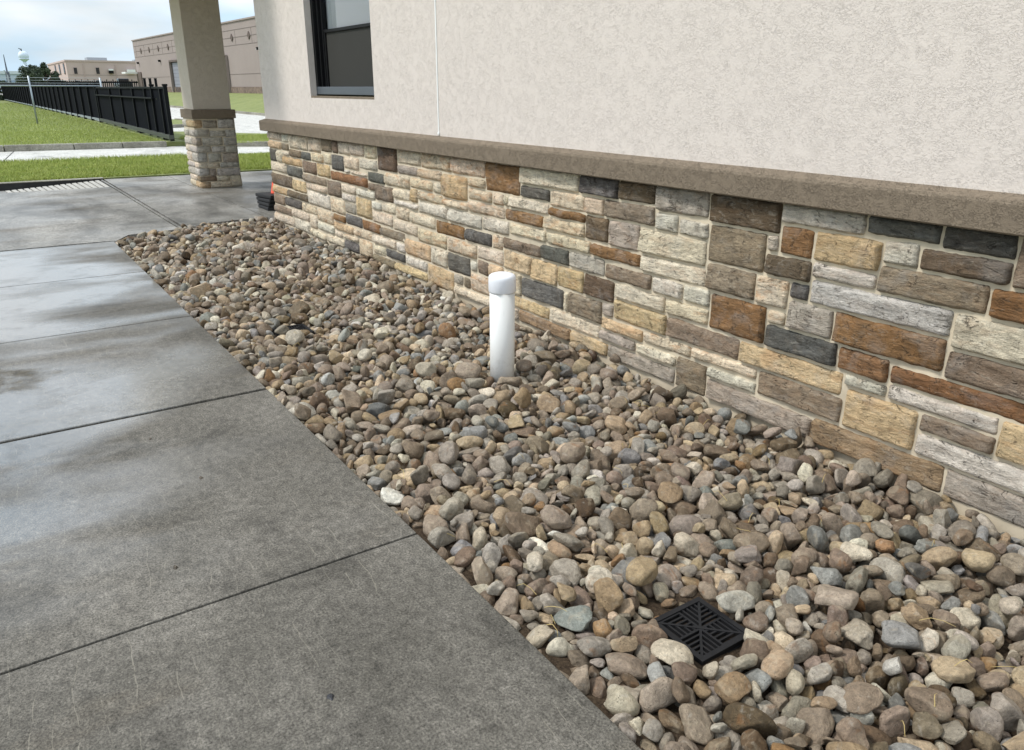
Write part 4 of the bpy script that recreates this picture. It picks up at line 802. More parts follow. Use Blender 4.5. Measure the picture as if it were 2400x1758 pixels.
# settled river rocks, eight whole numbers each: shape, half length (half mm), x and y (2 mm), height (mm), three turns (4 degrees)
ROCKS = [
11,127,679,137,92,76,82,44,43,110,574,337,104,88,88,47,16,120,752,410,129,1,0,27,15,106,720,90,74,9,88,80,20,106,774,79,87,62,6,64,38,94,953,147,113,79,79,6,32,120,658,412,121,87,89,45,28,110,629,281,97,86,89,70,15,106,637,201,78,84,82,72,39,102,520,412,87,4,13,62,24,88,521,371,83,75,74,78,15,90,726,161,100,86,3,17,
34,100,588,422,99,86,89,58,0,123,952,86,76,88,50,10,10,123,844,91,66,6,89,10,16,79,588,291,77,20,0,67,43,116,961,225,121,89,87,72,38,97,1235,26,90,60,84,31,38,102,913,518,92,21,53,86,12,120,846,307,85,85,89,15,43,120,689,681,123,0,4,77,28,116,813,143,104,87,2,54,25,90,793,37,86,3,89,54,32,110,703,386,95,87,0,35,
11,123,1186,161,108,4,44,14,43,114,730,642,118,79,55,6,47,81,596,215,110,81,9,57,33,96,718,235,109,86,88,69,39,80,603,456,115,83,7,23,13,71,561,307,87,39,88,86,23,129,1043,147,85,88,47,2,32,102,895,77,71,5,86,21,38,94,1114,35,91,20,11,36,31,105,949,21,78,86,80,61,35,116,1165,218,113,89,84,7,32,107,1042,30,69,4,2,36,
38,96,803,461,109,83,47,81,32,108,755,236,93,82,22,15,37,72,681,271,92,69,88,68,34,67,538,323,88,5,87,37,33,112,760,553,102,8,46,2,37,81,650,110,99,76,86,35,40,72,670,476,114,82,42,82,23,79,849,18,80,15,89,74,23,104,995,360,77,0,7,52,37,106,580,182,108,69,47,1,8,121,1348,399,113,40,0,72,26,108,1104,364,107,12,51,15,
3,119,934,447,94,4,89,68,38,90,1439,94,107,1,10,1,11,79,740,68,66,7,88,0,27,97,670,215,64,57,3,62,31,98,731,295,75,68,77,62,38,75,842,449,107,7,56,86,7,99,864,151,79,66,0,10,39,93,732,472,86,85,71,31,45,107,1119,443,119,2,2,73,10,88,783,133,97,89,1,32,21,84,653,684,106,47,88,13,26,118,1039,402,80,23,2,11,
18,93,726,205,77,9,50,89,3,68,750,8,73,73,24,3,26,72,644,508,107,32,1,87,6,98,958,281,63,7,2,65,27,99,812,550,108,37,0,1,38,67,992,104,112,79,42,84,34,105,1421,28,74,84,0,36,39,75,553,456,80,32,88,62,8,103,1295,85,105,8,46,78,36,88,693,575,106,45,4,9,34,81,793,380,99,19,1,44,11,61,737,34,86,83,89,26,
43,114,1487,189,112,80,84,85,42,100,895,614,88,72,75,8,44,76,869,108,85,59,88,59,35,121,1305,159,70,46,88,12,40,113,847,827,80,3,87,64,0,86,778,20,60,10,52,72,39,78,732,384,108,89,62,31,43,75,606,603,127,6,47,77,6,111,764,480,120,63,84,29,15,89,1113,318,89,78,78,5,36,86,1063,362,99,84,35,85,38,100,1834,211,119,5,5,1,
39,116,1206,672,81,41,89,7,40,93,1039,476,80,87,56,22,21,95,638,551,76,23,3,62,13,110,1118,207,75,82,41,10,44,132,580,603,79,67,88,19,15,67,756,99,110,79,5,36,32,94,875,377,85,79,18,9,16,62,641,340,77,26,10,25,25,68,914,32,78,72,9,18,0,104,914,410,105,88,1,62,8,92,813,506,114,56,4,83,34,82,613,579,74,70,44,89,
45,77,483,364,93,59,1,22,37,71,724,570,135,47,88,14,37,92,1209,91,78,18,88,32,15,91,1176,289,95,88,85,76,38,51,732,135,61,59,78,70,25,74,694,241,84,75,2,37,8,64,715,350,116,11,85,67,45,101,1635,476,130,2,79,88,21,85,650,720,124,46,1,85,15,67,617,345,80,64,84,69,14,73,836,34,58,1,0,40,7,75,809,308,60,5,88,50,
38,128,1869,716,103,0,33,16,7,98,875,544,100,0,65,57,10,74,634,439,118,40,82,71,26,88,1041,518,104,78,3,13,20,69,747,207,103,47,11,4,21,91,1395,180,101,81,41,82,42,62,625,148,108,89,6,66,40,123,1842,132,114,71,5,40,21,98,996,702,100,36,8,69,16,109,1419,578,94,0,9,57,46,92,831,656,106,2,1,39,28,74,898,15,55,0,88,26,
35,75,683,87,63,54,3,23,47,80,1230,305,95,4,2,54,40,103,1073,729,103,85,45,8,9,61,566,404,64,14,50,9,29,84,508,347,74,2,13,68,42,110,1246,571,86,66,0,3,35,132,1280,40,76,0,43,2,29,84,1164,32,95,2,6,22,31,76,644,263,86,42,0,0,24,132,1391,711,95,7,12,79,19,87,556,286,58,88,45,6,33,132,1871,465,119,14,3,56,
25,98,789,356,66,1,89,42,30,114,1585,514,113,11,3,55,32,114,1527,262,89,6,89,19,2,88,1151,74,79,10,76,70,41,89,984,451,91,68,87,2,25,87,882,793,104,50,89,70,25,84,1002,84,68,61,7,0,5,92,662,607,82,54,2,22,3,97,1097,176,76,76,88,45,21,101,856,610,77,10,11,32,37,108,1449,384,78,88,3,50,25,108,1555,139,104,1,43,79,
23,76,737,732,124,63,89,23,47,82,1108,483,101,88,83,5,47,101,889,720,72,1,36,26,22,119,1005,742,79,79,87,0,21,81,803,694,88,26,77,16,15,108,1127,779,126,3,3,12,26,103,1129,546,88,79,74,65,26,72,897,306,61,79,39,87,40,54,578,459,80,27,4,17,8,59,763,331,85,45,2,85,8,86,940,842,93,31,86,69,20,93,1290,501,80,21,81,12,
33,68,632,355,116,14,88,28,24,97,754,763,99,3,52,17,43,73,635,391,83,87,76,38,40,86,708,744,89,9,79,52,29,102,1403,255,95,80,85,1,47,84,1012,540,70,1,0,67,13,72,936,245,65,78,2,30,14,132,1385,93,75,4,39,19,6,89,1396,142,93,53,0,77,5,93,895,664,86,63,60,0,14,86,1083,113,106,88,2,82,23,110,1548,289,98,21,0,15,
45,60,614,268,70,25,9,63,1,61,649,236,94,88,88,59,7,71,890,46,59,4,88,1,25,79,592,253,62,5,88,59,6,121,1097,456,65,3,3,87,17,106,1292,380,94,31,87,72,14,72,799,102,88,6,3,41,17,132,1809,178,80,4,0,18,24,120,1638,436,82,83,47,81,8,132,2376,182,143,3,86,44,43,113,1928,372,131,74,87,18,2,97,618,612,81,8,79,76,
30,100,988,164,107,1,88,72,14,83,913,481,92,7,25,60,23,52,667,330,85,7,78,72,36,56,694,207,59,7,87,45,25,104,980,834,108,1,87,83,38,90,905,842,92,75,10,41,11,87,1151,128,104,7,80,33,17,84,704,450,84,2,82,34,42,99,1304,535,103,7,37,79,34,100,1583,206,105,42,4,84,13,127,1271,249,69,2,89,3,14,82,1047,89,68,10,89,27,
47,66,911,108,72,3,28,22,16,54,902,133,82,9,88,80,40,64,788,762,120,29,3,26,22,123,1328,496,82,9,82,66,3,102,1672,311,99,88,89,56,37,69,1068,328,88,8,51,8,46,123,1318,448,73,87,83,87,28,93,526,498,84,44,1,6,44,87,1003,10,63,75,0,48,17,81,1108,284,89,81,12,46,12,94,595,410,65,71,0,62,7,110,1265,196,71,0,6,36,
41,86,987,316,86,1,45,72,45,73,865,755,75,56,66,9,24,55,770,170,84,83,17,1,30,85,847,352,72,76,35,79,17,66,754,135,79,16,84,40,37,90,1242,789,116,89,0,33,5,54,647,178,85,68,88,57,44,83,844,415,70,4,81,80,21,75,1033,299,77,70,61,9,11,85,921,721,103,0,7,66,38,64,770,627,96,0,57,76,4,69,662,553,96,14,5,22,
47,79,896,341,63,74,4,10,38,74,1195,46,72,89,88,29,6,72,523,445,68,2,55,30,7,76,757,306,59,48,84,85,23,76,957,766,121,31,8,27,19,105,1137,107,72,78,2,45,38,41,874,7,64,20,89,48,45,106,1906,71,99,75,75,7,32,132,1891,28,84,5,42,12,23,66,884,433,91,2,16,84,27,98,1399,305,92,57,6,67,8,123,2197,588,126,74,28,11,
45,66,734,501,101,84,78,23,23,95,1254,82,93,2,81,55,5,71,708,231,61,87,82,14,4,92,1225,66,82,24,30,85,34,72,930,165,71,4,80,54,27,71,620,405,73,84,64,64,11,76,1100,69,67,75,2,5,33,90,1724,35,99,38,85,8,16,132,1767,526,90,89,84,34,8,74,599,551,65,41,1,73,0,80,1580,42,72,16,1,61,3,77,1159,395,104,77,86,53,
21,68,590,513,70,4,18,73,20,98,986,212,88,4,16,32,26,75,1030,721,110,86,10,31,38,87,2184,229,110,15,3,65,36,60,777,736,94,89,77,68,9,132,1525,406,65,49,1,11,36,68,980,551,89,13,48,87,0,73,568,435,64,8,3,79,17,80,618,429,82,30,89,0,24,64,1065,27,94,31,5,74,33,100,1180,534,96,89,1,33,38,98,2071,192,92,84,11,62,
37,74,1054,569,121,21,0,30,3,104,1666,362,84,8,11,0,42,94,1352,46,85,70,58,3,42,44,702,336,84,29,2,7,14,99,992,130,64,43,89,87,21,62,850,129,57,75,5,47,38,101,2415,548,103,9,76,41,21,73,727,350,67,40,2,89,28,103,991,785,81,58,7,64,14,71,678,369,64,85,55,74,25,92,1427,142,104,3,6,63,18,57,553,382,58,87,43,71,
11,76,1058,298,76,29,82,21,11,74,1104,676,104,89,88,2,8,58,728,20,60,85,87,39,26,107,1880,289,112,16,89,43,12,58,817,72,72,21,44,1,24,66,683,534,97,83,0,44,40,63,626,687,75,79,36,20,38,50,1011,404,101,5,55,79,6,55,683,180,65,12,30,11,8,91,1318,721,73,54,89,61,8,87,1446,514,73,0,86,56,17,62,916,285,55,31,89,64,
2,72,713,502,71,78,12,69,0,73,693,348,60,39,6,15,7,95,1858,16,114,6,85,2,40,132,3150,103,105,0,20,52,36,72,1017,50,70,19,89,41,2,66,1128,9,59,11,87,89,2,75,1085,16,65,65,88,63,8,65,1198,10,72,29,75,72,35,95,551,255,66,9,48,8,28,58,677,305,87,70,86,21,10,92,1353,95,96,42,78,7,6,86,1253,454,73,71,2,12,
12,62,670,388,70,89,71,17,43,128,1764,761,84,1,3,27,32,74,1007,310,92,66,83,26,41,116,1215,345,69,34,87,78,8,75,825,614,93,20,10,62,35,78,576,228,70,56,6,19,8,98,1475,834,100,88,55,10,3,98,1775,428,135,86,0,63,42,71,1074,206,62,84,43,14,37,52,755,29,67,50,80,88,40,61,764,673,99,88,45,0,27,79,693,605,99,13,87,57,
7,68,799,615,105,89,2,19,2,60,726,523,106,41,3,84,5,84,1243,160,74,88,13,49,30,77,763,189,59,44,88,69,46,73,989,63,54,48,0,3,40,83,1558,403,86,41,2,17,37,69,1089,144,72,50,86,69,16,71,1076,689,75,69,6,63,24,81,962,420,66,78,48,9,0,132,1099,760,81,87,6,16,36,70,1508,73,96,67,11,11,27,61,992,37,81,44,85,17,
25,54,1064,10,71,2,84,7,24,76,1245,424,69,35,80,16,28,90,752,596,110,12,4,21,42,73,1325,7,74,29,20,5,5,58,968,381,79,3,43,7,39,88,1509,668,94,2,48,19,40,80,1494,33,62,1,1,4,28,68,875,827,125,50,89,70,25,71,939,581,105,2,10,5,42,61,1184,348,94,7,9,55,13,58,710,184,90,65,16,79,16,84,1787,23,86,47,84,8,
10,101,1172,487,87,0,86,88,26,63,822,342,62,21,1,60,20,91,1832,616,118,4,89,57,24,115,643,459,78,87,86,52,3,70,768,522,118,7,84,22,38,77,1505,155,80,23,17,3,38,60,1296,290,84,10,3,21,16,89,1201,508,80,69,77,3,12,48,699,106,79,14,88,22,6,96,922,589,81,79,14,85,29,58,601,531,87,15,49,5,3,75,564,569,70,87,77,49,
0,132,792,767,76,0,4,43,43,65,1015,668,105,2,50,9,23,76,1671,249,117,8,1,57,23,76,1078,247,59,78,37,77,14,64,606,486,111,49,84,5,23,69,1326,27,99,35,5,1,17,93,1355,269,65,2,10,0,47,52,577,497,61,13,3,64,38,64,781,596,78,67,4,8,35,132,1665,769,110,2,89,36,16,110,1858,402,95,14,6,70,20,84,1187,822,110,50,5,15,
40,121,2706,314,111,89,6,44,24,132,2820,682,117,7,48,16,37,96,2313,425,118,5,84,61,8,70,1073,55,71,85,56,14,13,109,1533,743,95,11,2,26,25,50,945,313,80,8,81,66,12,59,952,195,94,67,43,1,20,107,1813,401,109,6,2,72,5,109,1495,796,95,56,83,11,8,85,2140,297,122,72,2,25,6,58,710,303,61,9,46,78,11,47,643,140,80,9,11,42,
15,101,747,844,73,55,80,89,39,61,721,557,93,82,36,4,38,70,2021,43,109,81,38,3,43,118,2660,293,80,88,86,12,38,91,1138,831,120,13,19,62,15,79,1144,723,111,83,81,65,39,108,1850,330,90,79,33,73,13,59,707,64,58,9,89,3,22,74,866,419,62,78,89,5,38,67,1612,102,71,87,49,2,38,57,1220,462,101,26,82,28,44,68,831,61,53,34,87,27,
38,128,3327,552,96,52,77,75,24,104,1656,192,75,50,3,18,40,62,1175,568,93,15,81,6,24,71,1158,630,89,59,84,15,17,52,850,62,52,80,44,86,28,74,911,389,61,47,84,11,20,100,1715,402,87,54,10,9,30,84,727,780,99,19,87,73,39,54,781,326,62,72,43,85,33,87,1083,820,80,15,45,2,42,57,834,803,95,10,16,52,43,81,699,36,72,77,81,20,
15,65,931,305,56,87,3,52,34,95,1065,493,82,4,80,82,1,117,1434,308,76,32,89,72,43,67,1054,250,75,87,58,71,38,111,3254,293,116,11,52,0,47,111,1702,461,81,41,89,69,10,57,585,388,64,26,89,6,34,56,1254,222,96,39,7,17,47,78,1435,231,79,11,48,80,38,84,1333,775,75,86,75,6,16,76,2032,147,105,73,78,64,43,63,1077,115,61,50,2,65,
7,60,721,42,63,70,4,28,27,62,664,287,79,5,37,20,11,42,926,6,57,79,82,79,2,60,675,509,105,1,87,10,7,93,1033,264,74,71,2,29,40,100,1698,185,69,41,1,1,34,72,780,271,79,2,4,79,8,76,1539,543,111,20,82,84,16,102,2361,327,105,12,14,34,5,55,685,465,87,8,45,87,27,96,1740,11,65,58,3,88,8,66,1139,287,67,73,84,9,
37,69,756,116,64,55,1,84,15,123,1932,608,81,86,82,48,16,123,2634,452,94,79,82,66,1,45,838,5,49,89,0,51,9,68,900,203,33,0,0,72,13,132,1273,817,74,84,89,18,22,117,2234,198,76,2,88,71,22,71,1410,229,62,78,0,56,18,91,898,409,75,84,8,74,33,60,765,373,68,20,55,84,37,96,939,762,73,49,9,17,15,51,660,613,121,87,88,34,
38,97,2424,618,105,4,52,4,7,66,1158,11,58,87,3,79,8,83,1318,820,104,38,9,75,35,88,1478,455,81,88,47,70,17,70,1185,429,106,89,89,42,6,60,804,332,70,31,18,85,47,63,829,583,100,60,54,89,2,43,564,536,60,15,78,54,0,83,1243,373,75,18,5,59,31,63,1015,67,67,59,58,2,18,59,839,374,65,5,54,75,20,78,1087,304,56,40,89,76,
23,90,1803,131,79,65,86,73,40,79,1426,677,76,77,60,21,14,51,793,717,96,79,75,78,36,51,649,158,77,2,75,75,45,53,1004,27,62,3,81,23,3,82,1325,117,84,2,4,33,0,104,974,597,70,83,48,89,40,76,1788,231,96,77,84,69,13,84,1459,483,100,78,46,5,9,83,866,343,68,7,38,10,8,58,616,382,59,87,1,20,20,65,955,234,68,79,80,18,
41,56,1063,73,66,71,30,9,45,56,657,641,94,11,8,73,37,77,2246,82,101,70,0,27,1,71,925,669,86,89,45,15,22,58,942,126,66,55,14,4,8,68,1562,342,124,7,84,3,1,76,1017,439,84,4,89,34,4,66,771,215,59,75,87,7,25,73,999,403,64,4,4,65,38,123,3874,557,118,32,14,14,3,92,1481,768,75,22,41,1,6,63,558,511,54,3,87,4,
28,57,535,310,57,6,4,76,39,44,775,367,98,81,48,13,41,70,1115,122,89,79,41,8,5,62,1023,331,85,79,11,10,36,68,1485,287,81,19,83,72,22,53,601,314,82,8,0,29,31,59,872,65,61,2,80,32,35,60,802,274,36,89,0,19,8,47,627,570,112,11,55,89,28,78,1650,150,90,8,87,67,5,86,1218,809,108,37,0,71,41,87,1762,355,87,69,10,62,
15,71,746,447,92,63,88,2,22,61,1016,636,91,87,55,23,15,88,2293,141,109,4,51,18,31,110,882,475,63,43,5,83,27,89,1065,635,68,20,42,6,45,70,1697,21,70,8,12,77,38,66,985,187,89,30,84,7,32,81,1618,191,86,42,84,10,47,69,1365,641,97,68,9,77,24,119,2080,330,87,33,80,82,47,82,2230,157,113,21,0,75,10,100,2517,22,83,64,80,16,
16,64,733,817,78,7,18,79,21,75,1073,847,81,0,50,86,37,75,1689,105,77,2,20,12,36,78,1924,413,120,69,88,7,3,90,800,47,69,2,4,8,22,59,711,537,85,0,80,20,8,70,1462,251,87,41,2,14,33,114,2564,151,94,83,4,34,42,53,632,172,83,79,10,65,46,106,1134,629,74,48,11,82,21,56,529,336,60,11,11,29,33,77,952,338,60,75,87,73,
27,87,557,343,66,17,86,8,32,48,915,240,52,79,52,13,32,70,1073,88,67,8,11,2,1,61,937,65,55,88,87,26,6,86,1801,290,93,48,88,81,23,123,2768,416,101,8,87,13,37,92,1584,653,77,4,1,32,1,97,1729,434,109,7,46,1,45,111,1751,186,78,2,48,19,23,63,991,637,85,18,3,81,25,80,738,261,90,84,52,75,33,110,1130,681,78,83,82,9,
18,80,1650,62,65,70,88,82,38,64,2012,107,94,10,80,71,24,77,943,718,71,69,0,19,5,53,917,195,52,6,1,5,14,87,1752,86,97,58,89,87,13,99,1168,451,84,80,1,48,27,68,1133,133,91,70,79,62,17,84,1557,359,92,0,2,63,28,75,689,112,52,1,0,45,33,65,1100,91,87,57,11,84,36,58,742,368,69,83,14,67,12,95,1131,153,78,88,0,0,
37,69,1154,260,64,10,43,85,36,75,1493,545,80,76,48,2,3,61,1485,340,98,76,4,17,39,64,1015,803,99,42,2,86,7,89,2109,170,101,53,89,64,30,64,1181,15,61,15,4,22,6,59,685,554,88,80,71,36,33,76,851,784,66,72,3,73,42,104,1622,738,78,46,78,0,38,90,1706,250,80,0,70,39,27,62,877,506,87,60,13,21,23,48,1114,234,96,15,6,16,
16,50,1021,231,91,3,16,12,28,47,935,278,56,33,88,23,25,86,1680,416,85,49,1,75,17,76,1378,356,64,5,87,13,33,73,1497,51,78,15,51,1,8,106,2721,247,107,86,0,61,18,77,1621,308,88,11,48,88,28,62,625,323,72,57,5,83,0,66,1110,846,111,52,86,78,39,59,990,428,70,83,75,23,47,68,1082,594,102,38,12,88,37,123,2786,34,95,9,85,73,
47,78,2158,358,117,54,10,21,38,58,1665,271,75,28,87,81,37,67,1375,764,96,76,83,47,20,67,979,332,54,40,89,87,16,98,2079,92,94,42,88,83,21,84,1095,516,79,80,76,30,43,56,727,323,63,52,77,76,25,58,894,113,67,74,19,74,2,71,1692,136,95,88,2,56,8,60,1150,372,84,19,7,63,1,75,709,661,73,3,14,2,32,111,1832,34,71,45,2,3,
38,69,1162,758,91,78,79,33,2,87,960,797,97,82,57,87,9,69,1154,176,94,75,82,30,16,53,912,746,95,7,28,70,34,81,1548,452,72,57,85,0,17,90,1748,636,88,87,12,28,37,84,740,723,69,42,6,89,19,86,1782,639,112,70,3,26,42,132,3488,16,126,70,39,4,32,90,1788,621,63,77,49,5,24,55,811,419,93,66,81,24,12,64,894,160,75,89,7,68,
10,52,774,289,63,2,62,22,0,88,989,494,70,32,0,68,7,78,1554,29,62,9,89,49,45,75,1743,693,99,46,6,2,13,60,957,502,89,0,87,48,41,94,2462,60,86,21,89,71,46,72,866,157,97,1,2,31,44,58,888,327,66,1,17,28,47,92,1324,66,63,89,40,74,12,58,861,48,62,18,8,80,16,79,2142,127,109,5,46,11,37,67,1035,622,64,86,41,70,
27,58,1013,610,80,2,88,20,25,72,864,444,74,50,72,82,16,53,977,40,57,42,2,67,26,84,1213,434,65,76,89,34,47,132,1970,764,82,2,43,17,6,132,1968,567,78,4,49,84,47,55,1618,6,69,5,59,61,30,68,1051,701,90,0,42,17,21,106,3024,148,79,0,8,56,3,78,1441,441,64,5,0,62,38,57,1728,847,124,77,9,68,45,47,726,449,59,39,87,25,
7,99,1721,769,102,3,49,82,13,108,1859,657,106,3,85,73,43,65,1451,10,61,84,2,85,44,122,2180,434,75,64,88,3,28,75,1733,119,83,46,88,9,45,50,1075,554,110,49,88,4,43,84,1954,175,93,5,87,53,18,76,705,374,65,17,88,73,34,68,938,398,82,44,9,76,39,71,794,803,96,15,55,76,26,132,3462,250,94,88,33,19,15,82,1698,682,70,5,83,65,
32,66,1340,155,85,38,87,70,38,62,2278,226,110,15,78,20,19,67,965,649,89,49,0,0,30,83,1164,657,100,2,7,0,38,86,2231,327,103,20,12,20,20,67,1124,646,101,85,34,19,38,65,1454,811,65,54,80,81,2,78,1528,612,76,68,31,10,27,62,1127,802,163,83,89,0,41,95,1852,765,115,45,5,5,36,132,3073,730,97,62,5,61,43,55,663,180,62,57,6,70,
44,72,1799,60,86,2,4,52,23,85,705,631,75,3,12,66,22,40,806,24,52,68,48,89,19,119,1500,241,70,54,6,15,21,110,2574,87,79,88,7,77,45,65,1300,213,65,85,11,21,47,59,601,361,67,77,20,81,44,88,885,683,79,89,84,44,38,68,1976,661,101,5,4,81,23,119,1979,611,88,87,10,29,35,62,1229,231,87,40,5,2,28,70,1027,209,78,8,89,88,
13,52,608,514,97,63,20,20,45,80,1207,145,64,7,1,73,47,107,2178,490,82,8,83,46,40,57,1289,753,69,65,86,88,2,108,2169,98,104,52,2,83,30,112,2385,765,113,0,87,87,43,58,1581,117,92,81,1,20,9,82,1326,670,83,18,85,40,7,48,949,636,83,66,83,58,32,71,824,126,75,9,25,20,23,77,1381,550,71,15,87,0,30,88,1772,145,78,82,37,11,
13,61,801,125,66,11,55,18,18,76,2131,72,101,0,77,55,8,58,1330,89,106,9,82,11,39,64,1774,382,104,0,1,17,37,83,2121,552,100,85,87,13,42,114,3255,418,112,70,27,78,33,60,728,612,103,62,81,0,20,49,916,325,64,9,29,79,39,76,1264,343,74,0,78,80,16,56,528,468,62,5,5,43,22,75,1863,65,101,10,44,79,4,102,2041,611,93,68,89,60,
14,79,1604,329,101,79,2,88,40,43,918,389,99,2,83,71,43,45,701,546,108,21,86,33,5,56,970,480,88,86,7,29,34,52,1324,467,104,39,1,10,16,90,1716,623,77,38,7,86,38,75,2903,19,82,11,88,34,39,74,1574,492,72,15,3,89,25,74,2147,35,99,22,9,72,8,69,1510,121,72,7,28,58,25,61,1020,115,103,7,4,73,15,66,922,87,59,86,5,65,
12,38,711,117,81,20,0,28,24,53,650,312,68,84,32,82,7,54,678,248,58,78,1,77,40,62,1322,326,67,82,6,0,16,81,1767,248,68,87,45,5,36,97,1769,669,82,58,86,71,16,47,751,337,61,6,57,80,28,36,593,496,80,2,62,37,45,87,2176,19,89,73,5,83,32,123,3008,623,128,68,88,41,38,50,1224,403,58,5,50,16,15,73,1703,713,90,13,49,4,
21,76,1840,287,90,89,87,25,25,79,1944,12,65,16,40,2,47,107,3008,194,82,1,32,24,26,106,782,826,63,83,87,86,38,50,967,674,70,40,81,7,8,55,867,579,79,59,6,73,23,78,2069,12,64,19,44,89,40,65,1886,172,98,25,7,30,15,102,1489,93,61,2,47,14,15,67,1431,539,108,40,1,83,16,56,1663,111,70,35,79,7,32,87,2304,103,96,32,0,59,
4,103,1659,724,78,36,84,82,38,54,1383,500,66,4,40,16,46,64,902,261,42,89,7,69,30,79,1140,237,65,80,0,0,12,91,817,844,76,85,58,67,8,67,1259,635,68,71,84,17,36,44,1108,250,83,32,2,87,39,46,964,855,116,3,19,69,21,49,930,140,63,1,76,55,8,82,847,504,73,65,4,1,41,82,1526,42,61,50,89,24,34,54,846,633,101,30,2,32,
15,111,2986,660,84,66,88,63,27,88,2014,391,109,30,11,14,17,69,1618,74,64,13,8,54,39,67,1989,79,98,52,2,24,9,55,757,816,98,57,78,80,0,63,492,402,81,29,82,24,28,52,611,294,69,41,7,71,31,68,1717,178,108,86,83,79,33,72,1582,618,89,66,87,17,5,63,1174,121,65,11,36,10,40,63,1228,632,69,79,86,47,30,51,842,394,59,13,40,81,
1,47,734,429,75,39,1,3,32,31,630,558,122,71,87,88,0,77,1598,716,71,28,8,20,28,64,1456,217,102,4,2,84,16,78,2055,257,84,28,20,89,47,82,1462,333,68,71,7,24,6,61,1224,201,94,7,3,6,27,53,1030,557,94,7,25,88,38,88,648,775,98,50,88,78,9,66,986,614,83,83,1,50,17,63,697,770,87,25,83,61,39,78,632,235,66,43,4,89,
22,68,1065,767,103,73,89,0,13,120,3077,334,110,8,2,73,18,68,1667,43,58,75,0,79,22,75,1389,47,65,7,85,84,33,82,2706,26,89,82,0,18,4,132,2312,25,74,1,2,34,16,104,2658,200,70,89,42,78,40,101,3851,114,115,88,11,37,8,52,1479,7,62,22,2,88,37,77,1522,771,68,2,44,73,42,46,1288,13,51,47,0,18,5,45,832,301,62,77,29,82,
43,45,828,415,88,73,8,70,21,46,665,311,56,70,2,20,18,105,1531,94,73,0,1,74,42,86,1137,427,69,49,79,0,31,77,1046,596,65,83,6,87,20,75,1533,342,73,79,81,32,38,61,2555,317,93,1,20,79,19,100,676,800,78,58,84,13,29,94,1737,60,80,27,78,81,12,116,2294,546,117,13,46,81,47,57,1348,219,60,37,9,89,38,82,3711,243,107,11,78,82,
18,60,1713,71,85,15,82,7,25,70,813,666,69,34,77,70,40,78,2504,185,116,39,1,88,6,64,949,211,59,5,81,13,21,46,864,393,58,50,5,13,23,77,665,572,75,70,81,82,3,62,717,270,57,87,45,10,32,90,1279,400,65,89,89,50,20,79,1249,533,74,83,36,23,42,78,1505,572,86,87,81,54,27,86,1652,10,68,67,55,85,45,80,1300,848,77,83,16,8,
0,56,1106,239,60,81,4,39,14,65,1367,15,56,0,47,16,41,92,1968,259,81,89,31,70,17,100,1632,491,66,42,89,14,23,62,1046,183,64,85,52,11,21,50,612,172,74,81,7,76,10,73,630,366,72,83,78,80,7,80,622,126,96,82,1,41,17,99,2822,97,89,71,74,8,20,77,2137,15,72,51,80,9,8,81,2348,829,115,37,87,68,14,104,1687,840,80,85,82,31,
39,45,778,852,89,72,0,12,36,61,949,43,63,4,84,45,33,39,803,427,123,22,5,86,2,56,666,108,64,11,9,63,6,58,974,527,82,82,10,46,25,92,1701,350,81,74,1,28,39,65,1258,124,58,47,2,18,43,61,1677,216,104,65,2,25,45,59,1088,419,64,60,0,79,39,75,1975,136,61,48,1,69,42,59,965,714,66,28,85,60,43,68,1690,576,92,49,5,9,
16,129,3833,719,101,20,1,20,22,54,1242,650,87,33,2,61,35,79,711,827,66,29,2,73,47,123,3760,412,104,85,72,81,38,64,1916,778,121,0,8,22,5,132,2742,591,79,84,4,11,45,85,1910,248,97,48,85,76,1,59,1301,680,75,11,43,10,14,96,2675,244,83,38,2,67,38,65,2530,788,114,65,77,76,17,80,1030,110,64,68,0,24,24,83,1337,650,76,16,10,84,
25,55,1329,360,66,20,71,74,28,104,1299,561,78,8,8,45,11,67,1444,52,94,1,51,13,43,98,2413,93,67,49,86,1,32,55,930,372,66,63,66,79,40,102,2558,616,92,82,44,5,45,109,1813,755,72,6,2,54,26,47,1083,269,85,8,48,85,25,94,2207,458,92,88,54,82,26,65,1314,30,59,0,44,71,28,51,1113,140,83,10,76,62,22,83,1326,382,64,80,51,80,
0,89,3426,19,92,9,7,58,24,57,1552,188,84,88,44,16,24,53,1419,55,85,72,56,87,11,37,761,728,93,61,3,2,45,48,938,191,62,71,89,20,39,37,915,151,81,44,3,9,10,38,976,16,49,41,0,19,12,78,752,48,59,87,0,88,46,91,1636,258,57,3,49,11,32,104,2344,786,100,78,48,87,35,53,1390,11,53,2,47,14,38,67,1415,540,73,3,26,59,
1,68,1121,576,103,60,8,79,45,91,3061,371,125,52,88,4,22,93,1309,416,70,12,3,11,39,49,844,690,91,34,84,16,37,48,1054,229,59,0,50,71,4,66,1010,487,72,84,62,11,2,125,3380,133,96,88,30,88,14,68,1271,533,82,84,41,17,7,69,2091,36,90,2,7,29,38,62,2977,78,98,9,38,14,42,59,1654,631,89,85,2,16,6,46,934,341,73,60,7,16,
34,89,1156,520,66,88,34,8,43,61,558,481,60,5,52,4,43,51,696,185,56,7,47,13,42,67,1582,12,66,15,11,33,10,61,1689,78,82,7,4,74,24,52,1562,77,80,62,89,25,7,57,1310,788,99,58,3,61,32,73,696,684,60,5,6,77,39,97,2197,560,71,1,89,11,6,59,1527,10,64,11,38,73,26,60,1790,262,92,16,50,11,45,53,1840,87,88,27,0,4,
